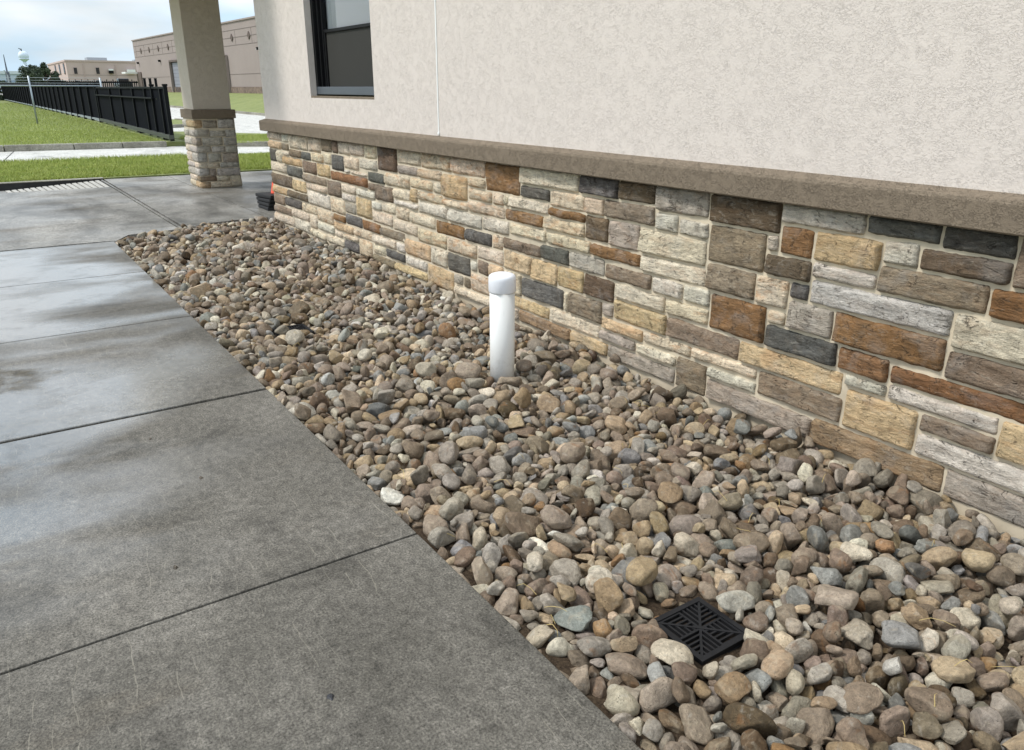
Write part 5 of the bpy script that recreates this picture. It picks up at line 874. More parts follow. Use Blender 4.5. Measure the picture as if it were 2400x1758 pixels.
2,56,1192,261,89,25,52,0,22,76,1634,809,90,3,1,38,10,60,750,497,93,79,35,80,25,90,838,556,74,66,88,2,8,54,707,166,64,87,28,69,3,101,1985,330,84,3,52,10,12,73,1148,315,70,34,83,78,7,116,3016,491,98,37,6,11,27,64,1275,554,97,33,0,65,28,126,3070,254,91,4,12,17,43,83,2086,766,97,55,6,7,22,89,3102,158,103,57,89,14,
1,55,1241,351,99,84,2,65,32,73,2064,380,104,2,44,77,21,51,1464,421,86,37,3,26,21,75,2214,735,105,15,50,13,34,43,757,357,62,88,18,59,32,76,817,402,59,33,85,12,32,85,1256,603,82,81,0,16,38,74,2124,664,89,7,75,52,22,63,1388,521,90,35,6,72,25,63,1977,11,99,14,13,63,0,57,1281,141,53,44,2,12,27,68,1623,281,75,11,9,42,
20,86,1564,599,63,0,86,46,36,69,967,771,74,11,74,73,3,69,789,397,64,80,88,87,28,57,706,321,53,55,0,30,16,97,2608,830,100,39,77,89,41,132,3562,512,117,26,89,69,17,67,1096,540,73,60,13,2,16,60,1292,469,69,88,31,55,22,52,1325,627,91,69,88,48,39,80,1866,846,105,88,87,18,38,66,2838,530,109,4,50,0,25,110,2559,658,99,77,1,46,
37,55,658,663,63,47,85,82,12,43,762,165,57,36,10,1,37,52,1359,181,83,11,87,29,0,103,2645,387,80,89,81,54,45,69,2077,594,95,46,87,1,11,93,3860,211,106,19,86,25,46,56,1522,107,106,32,1,32,11,64,1197,634,65,84,81,22,28,105,1206,824,60,48,0,21,18,78,1518,639,63,84,89,33,16,58,1311,754,69,2,25,3,39,80,2496,383,95,79,84,42,
28,57,642,678,61,79,88,30,14,52,642,577,91,35,78,7,14,100,853,479,100,89,1,70,21,96,1543,707,75,12,11,33,3,66,823,705,71,10,34,4,16,61,2007,585,103,1,42,68,26,69,1745,405,107,44,1,4,17,132,3155,835,97,83,49,82,42,56,1177,712,102,71,87,34,31,61,1237,291,84,4,44,11,11,70,1649,402,74,79,62,64,30,65,1343,330,62,57,4,21,
44,52,1294,712,73,31,88,17,18,81,681,771,65,87,46,74,37,130,3921,458,90,64,87,62,14,123,2279,560,70,1,0,21,26,53,1350,293,89,39,10,2,37,132,4068,454,121,0,12,49,15,96,1840,791,79,79,10,28,26,53,951,691,62,77,78,6,3,86,2006,726,84,84,6,1,34,60,1396,604,92,3,9,69,14,49,1302,161,112,52,89,26,0,61,1484,636,81,40,85,78,
23,88,1832,850,77,11,14,83,33,83,1896,123,83,85,0,33,21,42,931,18,54,89,49,87,19,52,786,165,54,86,5,55,32,75,1064,425,76,1,9,47,12,81,1068,275,55,55,0,87,24,117,3273,220,99,87,4,3,33,84,1110,603,71,85,52,69,8,63,1375,238,68,78,74,61,12,119,4246,193,123,22,82,67,26,55,2278,12,106,58,0,20,10,75,1107,274,57,88,88,36,
35,65,1377,330,62,15,89,19,15,87,1177,215,63,87,4,59,9,99,2197,734,77,36,0,69,24,83,907,553,68,5,56,83,33,77,1112,401,89,52,2,11,45,73,996,657,65,13,0,42,15,132,2295,77,72,88,88,41,45,70,1293,335,62,89,9,50,23,86,1999,273,85,74,19,80,34,85,2029,17,64,3,47,85,26,52,1333,254,62,86,53,77,16,56,2295,13,127,87,14,89,
9,69,1041,670,79,2,1,15,20,62,1503,515,86,80,59,3,19,52,1540,62,77,4,89,56,45,39,545,362,59,83,74,74,5,78,991,570,73,87,33,61,47,81,2493,437,91,80,88,28,12,87,1343,733,80,56,18,87,42,73,2402,15,86,87,2,22,19,47,1076,228,81,67,83,83,22,65,1717,158,95,86,89,39,45,66,1502,324,61,89,8,7,28,60,1246,142,66,79,32,1,
14,53,1276,173,101,5,54,76,11,60,1613,609,93,83,7,2,32,54,1200,120,55,3,89,11,31,123,2118,218,91,0,44,88,16,48,1226,126,62,67,0,34,0,64,1377,162,61,54,2,17,9,48,1348,240,76,0,43,2,13,65,1370,379,77,79,0,38,15,65,1994,499,100,23,74,6,35,84,2319,386,104,5,6,47,24,65,1789,357,103,1,57,64,26,68,2555,116,96,5,3,41,
10,97,1797,585,60,5,88,85,42,83,2574,722,87,86,46,73,3,76,2573,469,108,88,70,31,20,74,2140,743,91,38,87,15,26,44,1171,367,84,12,6,24,5,73,2296,585,111,23,15,24,16,66,2433,438,95,36,6,66,45,80,795,565,64,7,89,82,29,53,545,415,50,1,0,71,24,58,883,591,64,84,13,22,16,67,1531,515,85,86,3,70,34,68,1524,467,73,19,89,35,
42,87,1361,809,79,72,82,52,13,75,1282,632,75,71,77,69,15,50,1360,220,84,2,6,3,11,65,2442,127,87,10,0,61,5,47,947,379,62,6,28,78,38,44,944,360,59,87,76,63,38,69,3003,523,154,10,7,26,27,77,1432,825,79,87,48,68,42,79,1635,846,71,73,1,80,26,95,2609,599,107,25,59,82,39,61,1814,10,65,76,1,43,0,28,622,416,98,65,39,89,
22,90,747,528,71,21,83,8,45,54,1020,183,85,87,84,71,27,110,2053,460,93,16,85,75,21,74,1913,519,102,87,71,18,8,108,3214,183,88,16,84,18,14,83,1067,787,73,75,34,74,6,68,1612,26,65,34,83,76,14,88,2195,524,84,27,23,79,22,67,1435,471,83,79,4,78,34,50,1365,784,103,6,1,39,37,92,2736,845,86,65,14,88,39,62,1441,617,96,84,88,32,
39,63,2111,372,105,0,54,64,43,84,2315,465,89,60,7,24,32,79,1154,41,59,39,87,2,39,48,936,107,63,88,76,63,18,74,689,656,58,76,2,12,23,58,1337,186,77,43,3,0,43,76,1828,504,70,8,7,31,5,127,2842,135,77,88,82,19,25,74,1443,187,67,18,88,80,38,83,3538,437,123,5,73,47,0,50,1635,131,81,75,12,25,40,71,2395,123,78,85,43,86,
8,85,2858,805,97,61,34,0,19,70,1420,401,73,82,63,22,8,79,2813,272,114,7,35,78,11,75,1890,622,96,16,87,35,35,88,2168,825,80,81,81,7,39,82,2842,223,99,75,57,2,23,60,1612,585,84,80,33,86,14,50,791,399,105,74,3,3,31,43,582,532,48,89,89,33,28,89,1389,800,79,76,30,70,22,67,1324,211,61,22,88,15,5,79,2407,152,96,1,38,13,
14,90,1516,299,71,66,3,80,18,87,3072,40,103,68,5,63,9,91,2045,337,73,18,75,83,21,68,1954,33,90,45,0,3,8,69,1411,116,67,43,82,75,39,84,2281,836,89,2,52,12,9,75,1152,205,62,7,79,27,19,86,1791,723,84,4,37,3,0,84,2964,551,110,38,2,24,38,59,2113,112,102,87,72,33,3,44,1439,346,83,85,10,39,34,76,2371,16,70,74,88,15,
20,77,2974,789,98,86,82,85,20,87,829,443,60,88,45,75,36,57,680,637,81,89,87,12,6,61,654,367,54,42,87,73,29,100,831,722,78,2,3,81,0,94,1763,333,62,2,1,37,45,60,1281,433,59,3,6,12,39,40,1246,62,116,7,82,34,36,99,1979,519,73,32,2,7,40,61,2085,249,93,83,89,7,4,63,1956,596,110,66,8,58,34,87,2334,126,96,87,39,80,
37,109,3659,691,117,55,4,18,9,72,1430,359,67,26,76,89,42,55,1767,310,86,44,14,3,9,48,1237,278,60,31,9,67,36,38,934,326,58,7,64,76,39,37,528,355,55,7,38,21,36,98,1877,509,65,0,1,37,6,69,1207,720,82,35,88,71,14,77,1374,296,66,23,4,27,24,132,3532,642,81,46,80,13,36,56,869,733,65,64,7,76,8,68,2035,714,104,81,41,11,
8,93,2827,200,80,12,89,0,8,48,1201,361,101,7,87,64,18,96,2439,675,93,83,6,77,30,74,1274,729,66,88,53,74,15,61,1555,514,91,79,12,78,47,51,1983,238,72,7,29,1,43,56,2058,305,111,86,42,15,23,57,1872,583,71,86,5,7,14,84,1465,147,83,57,83,85,38,74,2302,491,82,14,38,11,11,89,2769,475,102,79,88,32,42,40,1036,450,94,45,4,4,
25,76,2529,370,83,36,73,89,15,77,1476,572,78,5,51,82,26,115,3258,726,86,29,89,23,24,101,4210,308,148,85,3,52,19,76,2005,143,84,89,2,88,30,69,826,752,60,53,1,67,17,54,1588,470,89,56,78,15,3,42,1424,45,112,74,89,83,14,59,1077,657,82,78,0,71,4,51,1637,78,91,64,1,20,26,55,1056,831,64,40,16,84,43,128,2880,533,86,54,83,8,
42,51,1253,277,64,16,36,77,10,31,628,407,107,80,85,53,0,35,1003,146,98,6,50,86,19,85,1007,292,60,53,8,88,29,50,608,292,49,48,3,73,45,52,1267,315,86,8,8,59,5,58,1429,853,78,12,12,43,28,74,1806,808,96,75,86,56,11,73,1580,84,61,5,46,13,20,69,1267,696,64,77,54,15,9,78,1654,593,84,89,2,57,8,113,2773,245,91,81,72,27,
25,76,2728,210,87,11,6,66,16,99,2977,830,76,86,87,18,38,80,4046,41,85,65,0,37,33,48,1459,307,89,88,85,85,11,93,2079,819,67,6,3,67,3,43,1514,13,58,85,74,56,25,35,857,6,52,29,0,75,2,72,671,687,58,42,0,19,14,69,574,373,67,1,81,54,0,52,751,150,52,3,46,78,21,94,2190,778,78,9,14,3,24,72,1128,737,82,75,84,24,
1,118,2287,699,94,42,1,10,2,82,2081,428,88,65,2,66,24,41,827,855,100,55,86,87,13,96,1697,286,85,12,19,73,11,52,1451,671,78,39,82,77,10,88,2711,130,78,4,78,77,26,87,1901,671,93,4,10,57,21,52,1553,802,90,37,81,0,12,74,1852,107,77,22,10,5,32,62,684,324,58,32,82,82,16,41,774,417,59,23,1,60,38,57,959,567,67,86,21,21,
17,93,2461,26,65,1,10,74,29,60,1245,505,81,26,2,57,1,117,4138,126,83,72,4,61,16,109,4132,551,89,83,77,48,16,123,4508,187,105,30,82,77,34,99,3653,59,91,87,71,78,3,74,1904,847,104,51,81,12,6,65,1240,337,66,69,89,28,3,89,3022,451,107,80,18,32,15,73,2178,262,104,24,11,9,43,82,3260,70,98,55,77,84,13,50,1544,5,64,79,15,5,
36,75,2458,522,95,81,7,56,31,79,1693,68,56,0,89,33,4,83,2335,279,100,10,45,1,19,54,964,314,66,46,1,10,11,90,2370,192,77,2,7,23,8,79,2766,840,122,83,88,14,38,67,2212,624,113,22,5,83,40,75,2498,544,88,9,31,7,15,43,1011,560,88,86,50,76,35,91,2236,412,101,37,87,78,6,78,1500,444,68,85,55,67,43,39,1240,116,76,58,0,19,
37,71,3467,297,126,23,1,65,16,53,2336,74,98,0,37,19,39,71,3419,69,102,57,0,66,26,116,4514,141,95,18,30,76,34,91,3250,518,106,78,31,3,28,60,1403,347,64,21,51,85,32,43,911,56,54,7,42,16,21,57,759,392,59,45,87,4,25,73,1643,295,70,6,80,81,38,108,3617,665,84,14,58,88,1,69,1090,618,99,33,15,14,44,70,1628,695,70,16,58,20,
3,49,1692,43,64,10,21,28,38,47,2045,74,93,89,56,2,43,62,1283,773,63,80,50,0,7,46,1052,619,80,46,9,6,45,56,1575,589,94,18,53,86,20,73,2763,751,106,85,87,12,36,61,1433,711,90,9,47,15,0,79,3032,18,80,53,83,74,11,72,1485,680,65,85,51,7,33,58,1217,787,58,4,41,7,37,57,2252,709,109,35,89,4,45,71,2259,19,71,78,85,36,
35,44,887,760,75,29,73,13,23,61,1474,716,67,4,54,85,47,87,3135,218,76,20,88,31,9,55,663,425,56,56,2,15,15,51,717,122,53,2,52,69,7,110,2272,128,69,0,3,86,39,70,2618,652,101,11,0,58,24,82,1750,395,66,1,88,27,16,56,2007,446,111,19,12,59,34,41,1560,7,61,2,18,46,7,63,1980,159,90,66,87,78,43,80,1897,593,70,1,8,80,
18,57,1662,247,75,89,4,86,4,80,2673,88,93,6,2,1,35,69,1399,641,61,69,1,87,23,66,1575,710,70,66,27,87,6,74,1477,197,59,2,47,0,12,55,722,521,65,89,74,87,3,45,1050,119,60,72,12,55,47,64,1048,325,58,74,4,83,23,123,3199,777,88,0,9,45,40,61,2008,521,103,17,88,25,15,74,2054,502,90,6,1,15,38,62,3441,472,124,76,87,59,
47,49,1994,300,96,7,29,60,40,66,3336,123,91,30,82,12,7,69,2751,51,100,84,81,4,12,54,1838,308,113,22,84,6,20,96,2976,528,80,86,35,17,6,50,1554,247,98,28,5,69,45,91,734,588,68,4,4,23,19,66,677,285,54,47,3,12,0,54,821,823,76,25,89,6,8,75,1369,446,72,12,89,65,45,71,1622,392,68,10,7,11,32,52,1018,774,94,82,87,27,
8,110,4328,97,108,85,49,78,16,61,1020,575,63,5,2,55,37,115,4662,796,118,2,0,71,28,72,1781,405,112,77,39,89,45,48,1382,278,67,8,60,9,21,69,946,511,63,89,48,0,9,62,1195,460,88,74,49,11,45,77,3072,124,82,2,85,11,17,70,1561,162,71,81,59,22,39,79,2889,369,101,8,9,78,47,86,2476,748,82,87,66,59,45,61,2517,334,88,10,83,55,
1,70,1883,384,91,35,85,20,24,56,1585,745,86,79,2,20,6,111,2826,606,83,75,4,67,16,70,3462,440,107,76,1,12,13,41,1176,265,87,8,31,65,33,67,2079,847,87,82,7,64,20,53,2248,296,105,26,0,71,1,39,925,357,75,70,9,5,12,53,918,176,51,12,47,0,43,63,589,332,61,89,5,8,14,58,634,725,86,3,52,82,38,104,4520,229,91,82,82,77,
9,83,1807,341,87,49,88,17,23,66,1985,796,123,73,2,10,20,100,3527,188,88,39,89,3,36,80,2823,16,71,14,43,9,12,64,2450,407,90,73,6,56,25,46,1405,488,61,2,15,31,30,58,2019,220,96,89,89,65,18,66,1672,698,62,19,86,84,20,61,2633,11,65,47,77,6,3,73,2151,625,94,82,9,77,32,79,3092,271,137,43,86,20,24,64,1303,600,60,4,43,73,
45,54,1143,485,104,72,36,88,38,75,2126,616,77,0,12,77,44,65,1251,669,84,0,7,52,29,86,1926,203,80,1,1,48,21,116,3352,295,87,78,80,88,18,51,1493,704,74,0,38,85,28,48,1805,145,117,5,2,37,13,82,2521,47,76,73,11,57,15,82,2284,324,107,6,0,4,21,45,1119,712,94,86,35,68,39,57,1353,630,63,33,2,74,40,125,3965,519,87,51,2,86,
6,71,2252,464,102,79,10,68,7,95,3005,58,75,79,54,14,43,110,3112,531,95,82,0,86,20,52,1953,299,103,10,11,65,35,73,1755,818,82,0,1,16,32,66,2053,695,94,27,1,34,4,81,2158,462,93,82,48,5,47,99,4406,530,112,49,6,83,32,62,2104,699,85,50,87,10,9,57,1099,841,86,3,89,64,30,48,703,526,74,63,87,10,33,46,706,853,54,3,5,84,
45,123,2791,296,85,43,4,85,5,115,733,683,75,55,2,15,11,73,1101,660,70,85,77,25,5,111,2123,49,64,88,48,74,28,123,4341,28,106,6,3,84,43,68,2171,54,87,82,39,7,0,62,1589,827,88,31,3,80,8,75,2811,243,127,67,0,7,11,50,1814,608,79,30,7,64,10,84,1611,465,60,87,5,76,25,41,1081,637,93,12,86,24,11,62,1606,798,65,69,87,47,
1,62,1253,771,52,45,0,89,40,73,3506,416,106,60,86,9,6,88,2290,789,76,22,89,12,39,46,668,707,93,6,32,75,20,38,814,383,69,2,10,45,34,31,917,126,70,1,9,26,46,55,553,525,63,8,79,6,39,62,1465,296,61,88,52,81,45,116,4590,681,104,0,2,3,33,62,1638,31,56,5,0,24,20,55,1302,634,67,18,19,76,29,76,1099,707,80,0,71,63,
2,51,1348,7,65,74,17,79,9,123,2950,102,61,44,87,4,28,59,2725,11,106,24,83,23,16,115,2386,714,78,84,3,21,31,58,1246,788,54,72,83,83,29,47,656,391,58,32,10,20,26,45,696,266,55,10,0,3,40,61,790,663,67,4,70,49,32,119,1936,685,75,7,3,49,14,98,2927,286,99,1,4,74,38,67,3366,369,108,0,84,53,3,79,1277,664,62,45,0,83,
38,73,2249,439,76,1,12,73,5,123,3250,682,98,21,82,86,38,101,4448,290,101,75,84,73,27,56,1515,549,95,59,69,13,1,65,2124,254,109,64,86,89,15,49,1088,223,57,32,2,66,18,64,1635,509,111,55,8,87,0,85,3718,9,76,72,89,82,16,72,2899,463,92,47,3,77,27,93,1761,113,64,89,1,89,26,51,1131,65,68,19,38,10,30,48,787,309,52,7,89,29,
40,73,621,495,76,2,18,84,23,37,669,353,53,5,46,76,7,65,755,696,87,71,49,6,8,64,1160,343,66,24,4,72,42,71,965,645,57,0,88,8,15,74,1572,245,75,26,78,80,10,59,1292,124,60,88,10,9,39,61,862,694,65,17,44,87,24,39,806,588,87,38,84,16,34,97,4242,94,106,1,87,47,47,70,1580,183,72,23,84,37,12,63,1175,323,56,8,1,43,
38,77,3138,429,80,75,80,19,4,50,1366,575,94,17,80,88,3,74,2242,503,79,84,60,60,16,66,2938,346,80,4,50,18,25,71,2213,704,88,2,83,49,14,80,2422,246,61,41,0,79,10,55,1350,361,63,17,54,84,43,65,1562,339,68,0,78,34,20,60,619,523,66,40,73,4,40,64,1161,422,69,70,3,30,15,100,2477,238,92,51,2,16,33,88,1694,530,95,21,87,13,
12,56,1488,419,80,52,89,89,37,77,1912,804,93,36,1,88,40,55,925,691,70,11,80,51,33,70,1381,198,62,79,2,0,47,116,2733,350,83,7,0,52,8,95,3264,772,97,65,79,9,18,76,2039,845,100,25,81,66,12,54,1236,495,77,75,3,56,42,67,2592,557,95,84,12,84,3,96,2216,32,72,82,6,50,35,85,2044,107,86,28,3,20,10,34,1208,119,76,1,3,2,
15,114,4407,304,87,70,3,23,14,132,3223,602,76,0,51,26,31,87,1380,579,63,79,87,78,31,64,1010,108,65,84,11,47,47,102,2134,353,76,88,1,73,37,94,4038,826,105,53,9,85,47,55,2498,303,69,20,34,13,13,79,1582,457,57,88,0,65,7,123,2562,833,66,42,89,82,28,74,1367,747,56,8,45,7,15,110,3257,464,84,4,33,86,34,75,1186,405,61,85,41,10,
38,44,2183,742,123,7,51,8,8,64,1347,423,62,87,39,75,45,72,3172,657,110,11,51,4,39,82,1696,759,64,1,44,23,24,74,3133,714,124,83,9,39,38,55,3730,170,106,82,5,77,44,83,2530,158,78,82,30,26,44,129,2737,643,78,62,86,87,11,68,3011,374,103,37,14,86,38,50,2118,586,83,27,63,78,13,49,958,118,76,70,3,87,17,36,915,350,76,20,38,8,
46,102,1379,616,62,6,0,21,27,60,870,638,89,9,83,52,22,97,2198,393,95,13,1,39,2,83,2990,555,140,4,39,22,6,80,1353,597,70,76,2,65,24,86,2790,186,73,4,10,75,33,118,4007,700,110,46,1,2,11,47,1201,209,78,4,89,68,13,96,3684,200,80,31,10,16,14,95,4315,248,125,86,86,18,38,70,3999,415,128,13,10,87,3,44,1299,771,87,87,2,1,
31,77,2183,294,102,82,84,15,47,50,2221,561,118,12,58,0,32,54,1249,99,60,13,89,43,3,50,1903,562,89,86,77,35,34,78,1593,137,75,88,61,77,16,97,3499,108,87,2,79,37,47,54,1236,802,55,88,38,79,1,52,1183,73,54,5,88,22,0,48,819,372,52,1,3,18,27,50,658,509,63,23,8,64,15,96,1164,716,63,0,2,72,2,95,1018,691,63,58,1,73,
18,57,955,823,59,2,43,78,30,39,837,745,84,78,88,74,32,82,1194,769,62,89,46,20,6,111,2565,774,75,87,2,32,19,91,1666,666,58,88,0,77,21,87,999,246,81,56,7,88,15,53,1389,440,105,31,12,10,25,52,1729,487,109,23,4,88,36,104,4282,457,127,5,1,2,21,77,2601,325,76,21,77,14,46,120,3016,743,86,20,85,51,22,55,1395,390,69,50,87,0,
10,63,2155,246,97,66,86,76,29,83,2781,138,93,2,4,79,31,70,1828,107,64,50,12,4,27,132,4484,356,108,49,5,80,3,84,4157,11,102,78,71,79,25,70,1844,596,59,83,47,88,22,47,1879,560,54,49,89,16,41,48,843,305,52,7,89,26,16,48,648,408,62,12,62,8,10,40,1094,100,57,15,36,81,22,44,710,784,88,31,79,82,19,63,698,807,67,29,9,14,
28,57,648,638,59,83,39,9,17,104,1445,742,71,69,2,31,37,79,2320,592,110,71,7,14,26,79,3260,175,111,74,4,40,38,87,3615,407,103,87,50,23,12,63,1404,626,77,24,88,83,30,61,1259,753,63,72,2,39,24,73,2586,388,84,32,3,75,0,71,1413,81,59,83,44,73,3,63,1726,215,82,72,4,87,14,73,2971,392,96,30,85,58,16,45,2125,452,100,38,86,12,
3,78,2505,147,69,64,3,80,8,87,2565,502,72,79,42,10,18,72,1994,691,100,58,2,26,21,51,1331,626,59,34,0,81,45,37,1689,7,52,9,2,82,14,109,2406,320,63,52,1,6,38,77,2275,192,80,72,79,53,32,96,4250,347,112,70,1,65,37,106,3875,612,76,1,38,16,15,58,1699,217,92,14,58,12,25,67,2843,158,109,88,85,48,11,62,2613,181,110,84,6,56,
23,84,2594,448,68,1,2,0,34,82,3653,803,109,21,63,10,6,73,2253,693,83,54,8,87,41,50,1875,188,80,14,0,75,10,100,899,777,60,3,49,9,43,54,937,649,64,58,10,86,18,71,1134,182,58,79,1,80,4,91,2024,198,56,11,1,62,12,64,869,526,65,49,78,89,23,73,1316,689,64,89,88,48,24,60,827,783,59,1,88,85,47,76,3313,37,89,0,83,86,
12,64,2072,134,95,63,11,14,8,82,4155,188,101,5,46,88,11,61,3347,620,106,73,0,18,39,91,4128,703,94,77,11,61,9,44,1336,288,74,0,81,57,38,40,1172,82,76,75,78,62,30,88,2020,79,68,30,3,30,6,82,2439,54,62,0,84,47,37,95,3115,262,97,8,83,1,4,58,2054,780,92,6,77,57,2,61,1979,222,64,78,38,10,32,77,2962,461,93,80,52,80,
21,42,2091,94,129,37,89,74,38,48,2002,223,68,27,88,77,2,95,2971,218,67,1,49,79,43,48,1864,88,85,25,0,25,16,96,4146,247,82,82,80,11,17,76,2491,110,65,8,13,21,26,59,3008,260,104,2,81,52,4,74,2750,821,77,51,71,87,18,44,1822,348,106,84,50,4,14,73,661,258,55,53,2,75,31,64,617,650,71,11,71,54,47,84,1088,567,65,74,4,39,
8,78,3559,281,138,62,4,89,18,121,2841,726,82,13,3,48,0,61,1172,592,72,8,38,74,41,111,4254,140,103,3,88,71,43,50,1854,258,96,19,88,49,7,103,3281,54,81,10,10,72,37,74,2276,642,112,81,41,79,5,53,905,756,78,34,3,87,45,78,3343,698,106,52,89,5,16,72,3006,724,101,68,3,53,14,97,2639,112,75,6,55,89,47,61,3149,204,124,75,61,89,
35,57,2312,525,123,5,7,42,31,59,2249,4,58,65,87,4,33,41,1423,346,74,12,71,79,25,76,3206,813,120,83,44,7,3,64,2963,344,92,72,27,73,45,62,2013,547,95,89,14,4,8,79,2149,534,70,79,48,83,24,70,2091,294,65,47,77,5,36,72,2487,266,60,88,2,86,24,47,815,543,58,7,87,49,44,42,608,194,91,12,85,13,34,81,1197,374,64,89,89,72,
26,48,1182,586,90,85,6,21,23,65,2930,665,97,78,37,78,18,92,3815,87,93,47,2,73,27,92,2312,337,86,17,65,65,0,68,1618,137,73,14,72,25,15,79,2030,356,70,87,39,80,18,85,3523,52,98,71,7,67,40,75,4076,339,112,37,87,87,18,80,2382,825,108,74,89,75,9,62,1643,682,62,14,10,18,0,82,2690,18,58,43,1,70,5,87,2849,759,102,5,5,23,
14,71,2103,13,58,12,46,84,14,66,1569,677,54,54,4,0,10,77,1528,491,71,69,42,2,29,83,2644,348,101,10,5,70,43,47,1320,281,53,2,49,16,8,76,2984,326,75,9,83,59,18,44,1413,382,54,82,44,83,23,75,2796,120,74,24,38,89,0,72,4236,55,109,14,41,8,8,52,1682,597,80,31,80,67,16,69,782,422,101,42,3,13,6,43,701,794,80,76,82,81,
37,54,870,28,58,85,4,13,14,95,1825,676,93,88,5,18,43,101,1937,826,74,89,87,88,21,83,3126,71,70,10,11,48,19,74,954,536,69,77,15,0,38,81,3061,297,76,89,83,15,7,81,1912,104,63,0,41,10,3,59,2366,621,119,36,6,7,42,97,3193,544,89,49,86,2,42,74,2480,495,92,46,5,6,15,65,1679,132,60,82,44,77,10,83,1759,601,59,47,3,71,
7,101,3752,629,105,48,1,81,31,57,2716,166,92,1,83,69,12,90,2746,284,102,88,88,28,8,56,2594,348,107,16,88,77,11,73,1972,819,98,3,9,29,38,49,1937,645,89,28,86,87,20,75,3210,489,78,73,26,21,6,58,1427,796,61,17,2,88,39,69,2228,123,74,32,16,8,12,95,1965,367,94,49,2,85,11,66,2146,851,66,65,1,51,7,55,1179,744,65,85,61,72,
34,42,2002,60,79,12,15,21,21,71,2979,21,74,20,32,7,7,40,1334,277,55,75,7,67,29,73,1937,283,82,35,81,68,26,56,2200,10,54,80,88,38,5,51,1564,547,86,8,42,2,29,61,1089,491,60,24,1,32,15,74,663,489,67,59,84,9,31,96,712,417,62,87,1,74,21,64,1464,647,69,63,85,62,27,74,1497,740,64,69,3,35,24,96,3633,325,79,72,11,16,
20,66,1553,56,56,0,0,59,22,114,2326,722,77,13,87,81,0,49,2201,34,119,73,15,4,5,62,1333,300,52,0,89,8,27,104,3875,321,72,26,87,10,44,44,1826,328,104,15,72,29,23,47,1181,344,55,47,2,74,27,92,2030,237,61,86,49,5,32,57,2132,157,103,52,79,88,19,55,2652,56,86,14,0,77,24,72,2836,829,69,11,47,7,15,57,2331,555,144,86,3,53,
8,56,2912,168,93,47,86,75,11,84,2447,333,66,1,1,29,21,67,2470,413,92,4,42,18,11,93,3512,588,85,31,12,22,2,74,1991,429,104,87,87,57,26,96,2778,778,76,3,3,60,4,66,1881,131,114,55,6,64,25,61,908,365,56,2,89,5,10,40,920,64,53,35,0,18,33,39,1072,7,50,47,88,20,14,63,688,305,66,25,81,67,34,62,1627,362,84,0,0,45,
19,70,1032,511,61,6,6,82,26,83,1948,235,60,82,89,10,25,98,1724,504,75,0,37,75,32,80,1116,830,60,43,87,85,39,61,1663,803,63,80,2,78,47,77,4155,829,107,0,46,6,29,96,2002,34,66,5,49,78,47,81,4034,84,75,70,10,36,2,78,2049,299,72,61,11,66,5,60,1229,594,57,41,82,74,5,64,1992,115,68,0,16,6,6,53,2092,553,102,86,44,11,
37,116,3478,523,98,18,4,41,17,73,1501,612,60,0,2,13,35,87,2480,348,64,81,46,12,41,73,1071,351,60,2,4,36,24,67,3003,29,86,23,86,16,31,84,3442,636,99,0,81,86,14,91,3956,429,126,3,44,0,8,78,2638,75,66,87,89,69,47,70,3123,129,91,40,2,72,11,49,1789,325,86,18,13,2,19,41,1864,11,52,42,5,20,13,76,2582,13,61,7,0,41,
25,50,872,798,58,88,5,31,5,76,3135,186,107,85,49,14,2,57,2115,716,90,67,34,3,16,89,3222,342,84,88,85,84,23,49,2127,512,80,61,3,19,43,60,1342,26,66,21,36,86,15,44,1768,4,58,21,0,4,1,70,959,146,55,1,46,88,10,70,1660,565,80,44,84,10,27,46,967,362,51,89,38,68,40,61,1073,540,72,11,7,13,0,56,1281,295,52,0,1,9,
38,44,1215,613,62,89,16,81,38,49,2188,663,84,30,15,85,15,88,1074,601,63,46,4,88,11,101,3920,74,70,84,88,22,24,63,1796,694,97,81,85,74,25,105,4594,399,110,0,46,76,35,65,2359,729,109,52,2,74,26,54,1967,449,109,1,4,12,20,78,3727,348,112,86,88,80,16,73,3751,16,89,4,4,69,33,62,1824,821,104,46,87,18,45,42,1499,475,86,15,15,88,
20,50,2370,700,108,38,6,17,41,88,3375,252,96,12,86,82,21,68,2859,564,112,39,6,0,8,70,3632,723,102,18,5,18,21,33,1342,306,74,77,86,56,21,79,4202,273,121,79,2,50,3,114,3575,741,86,87,13,18,2,62,2647,38,75,2,48,78,9,61,2898,422,101,4,37,8,21,85,3841,785,98,82,7,5,8,88,4084,155,82,51,18,80,20,53,1852,609,91,81,40,78,
4,41,1131,758,90,0,5,86,14,66,878,566,53,9,43,85,4,55,1174,629,61,34,85,14,38,42,1788,314,62,85,11,34,34,66,2297,251,75,71,59,87,30,37,567,545,55,83,77,72,39,86,2466,836,72,85,7,44,47,76,1725,844,63,1,42,6,5,63,1949,323,87,49,82,81,6,94,1405,416,70,33,4,79,23,86,2996,396,110,10,77,35,24,81,2802,578,92,10,50,86,
37,71,2329,689,94,49,12,0,29,102,2320,821,73,14,89,50,6,81,3455,495,121,76,6,64,36,96,4127,665,96,56,2,84,15,81,2070,234,68,87,81,38,42,71,1733,658,57,87,46,12,45,73,3305,636,93,4,44,11,6,64,2712,391,85,16,83,89,40,75,2179,406,63,1,3,24,43,60,3215,13,91,81,11,27,18,66,1056,680,56,77,0,16,47,73,1641,772,59,45,6,83,
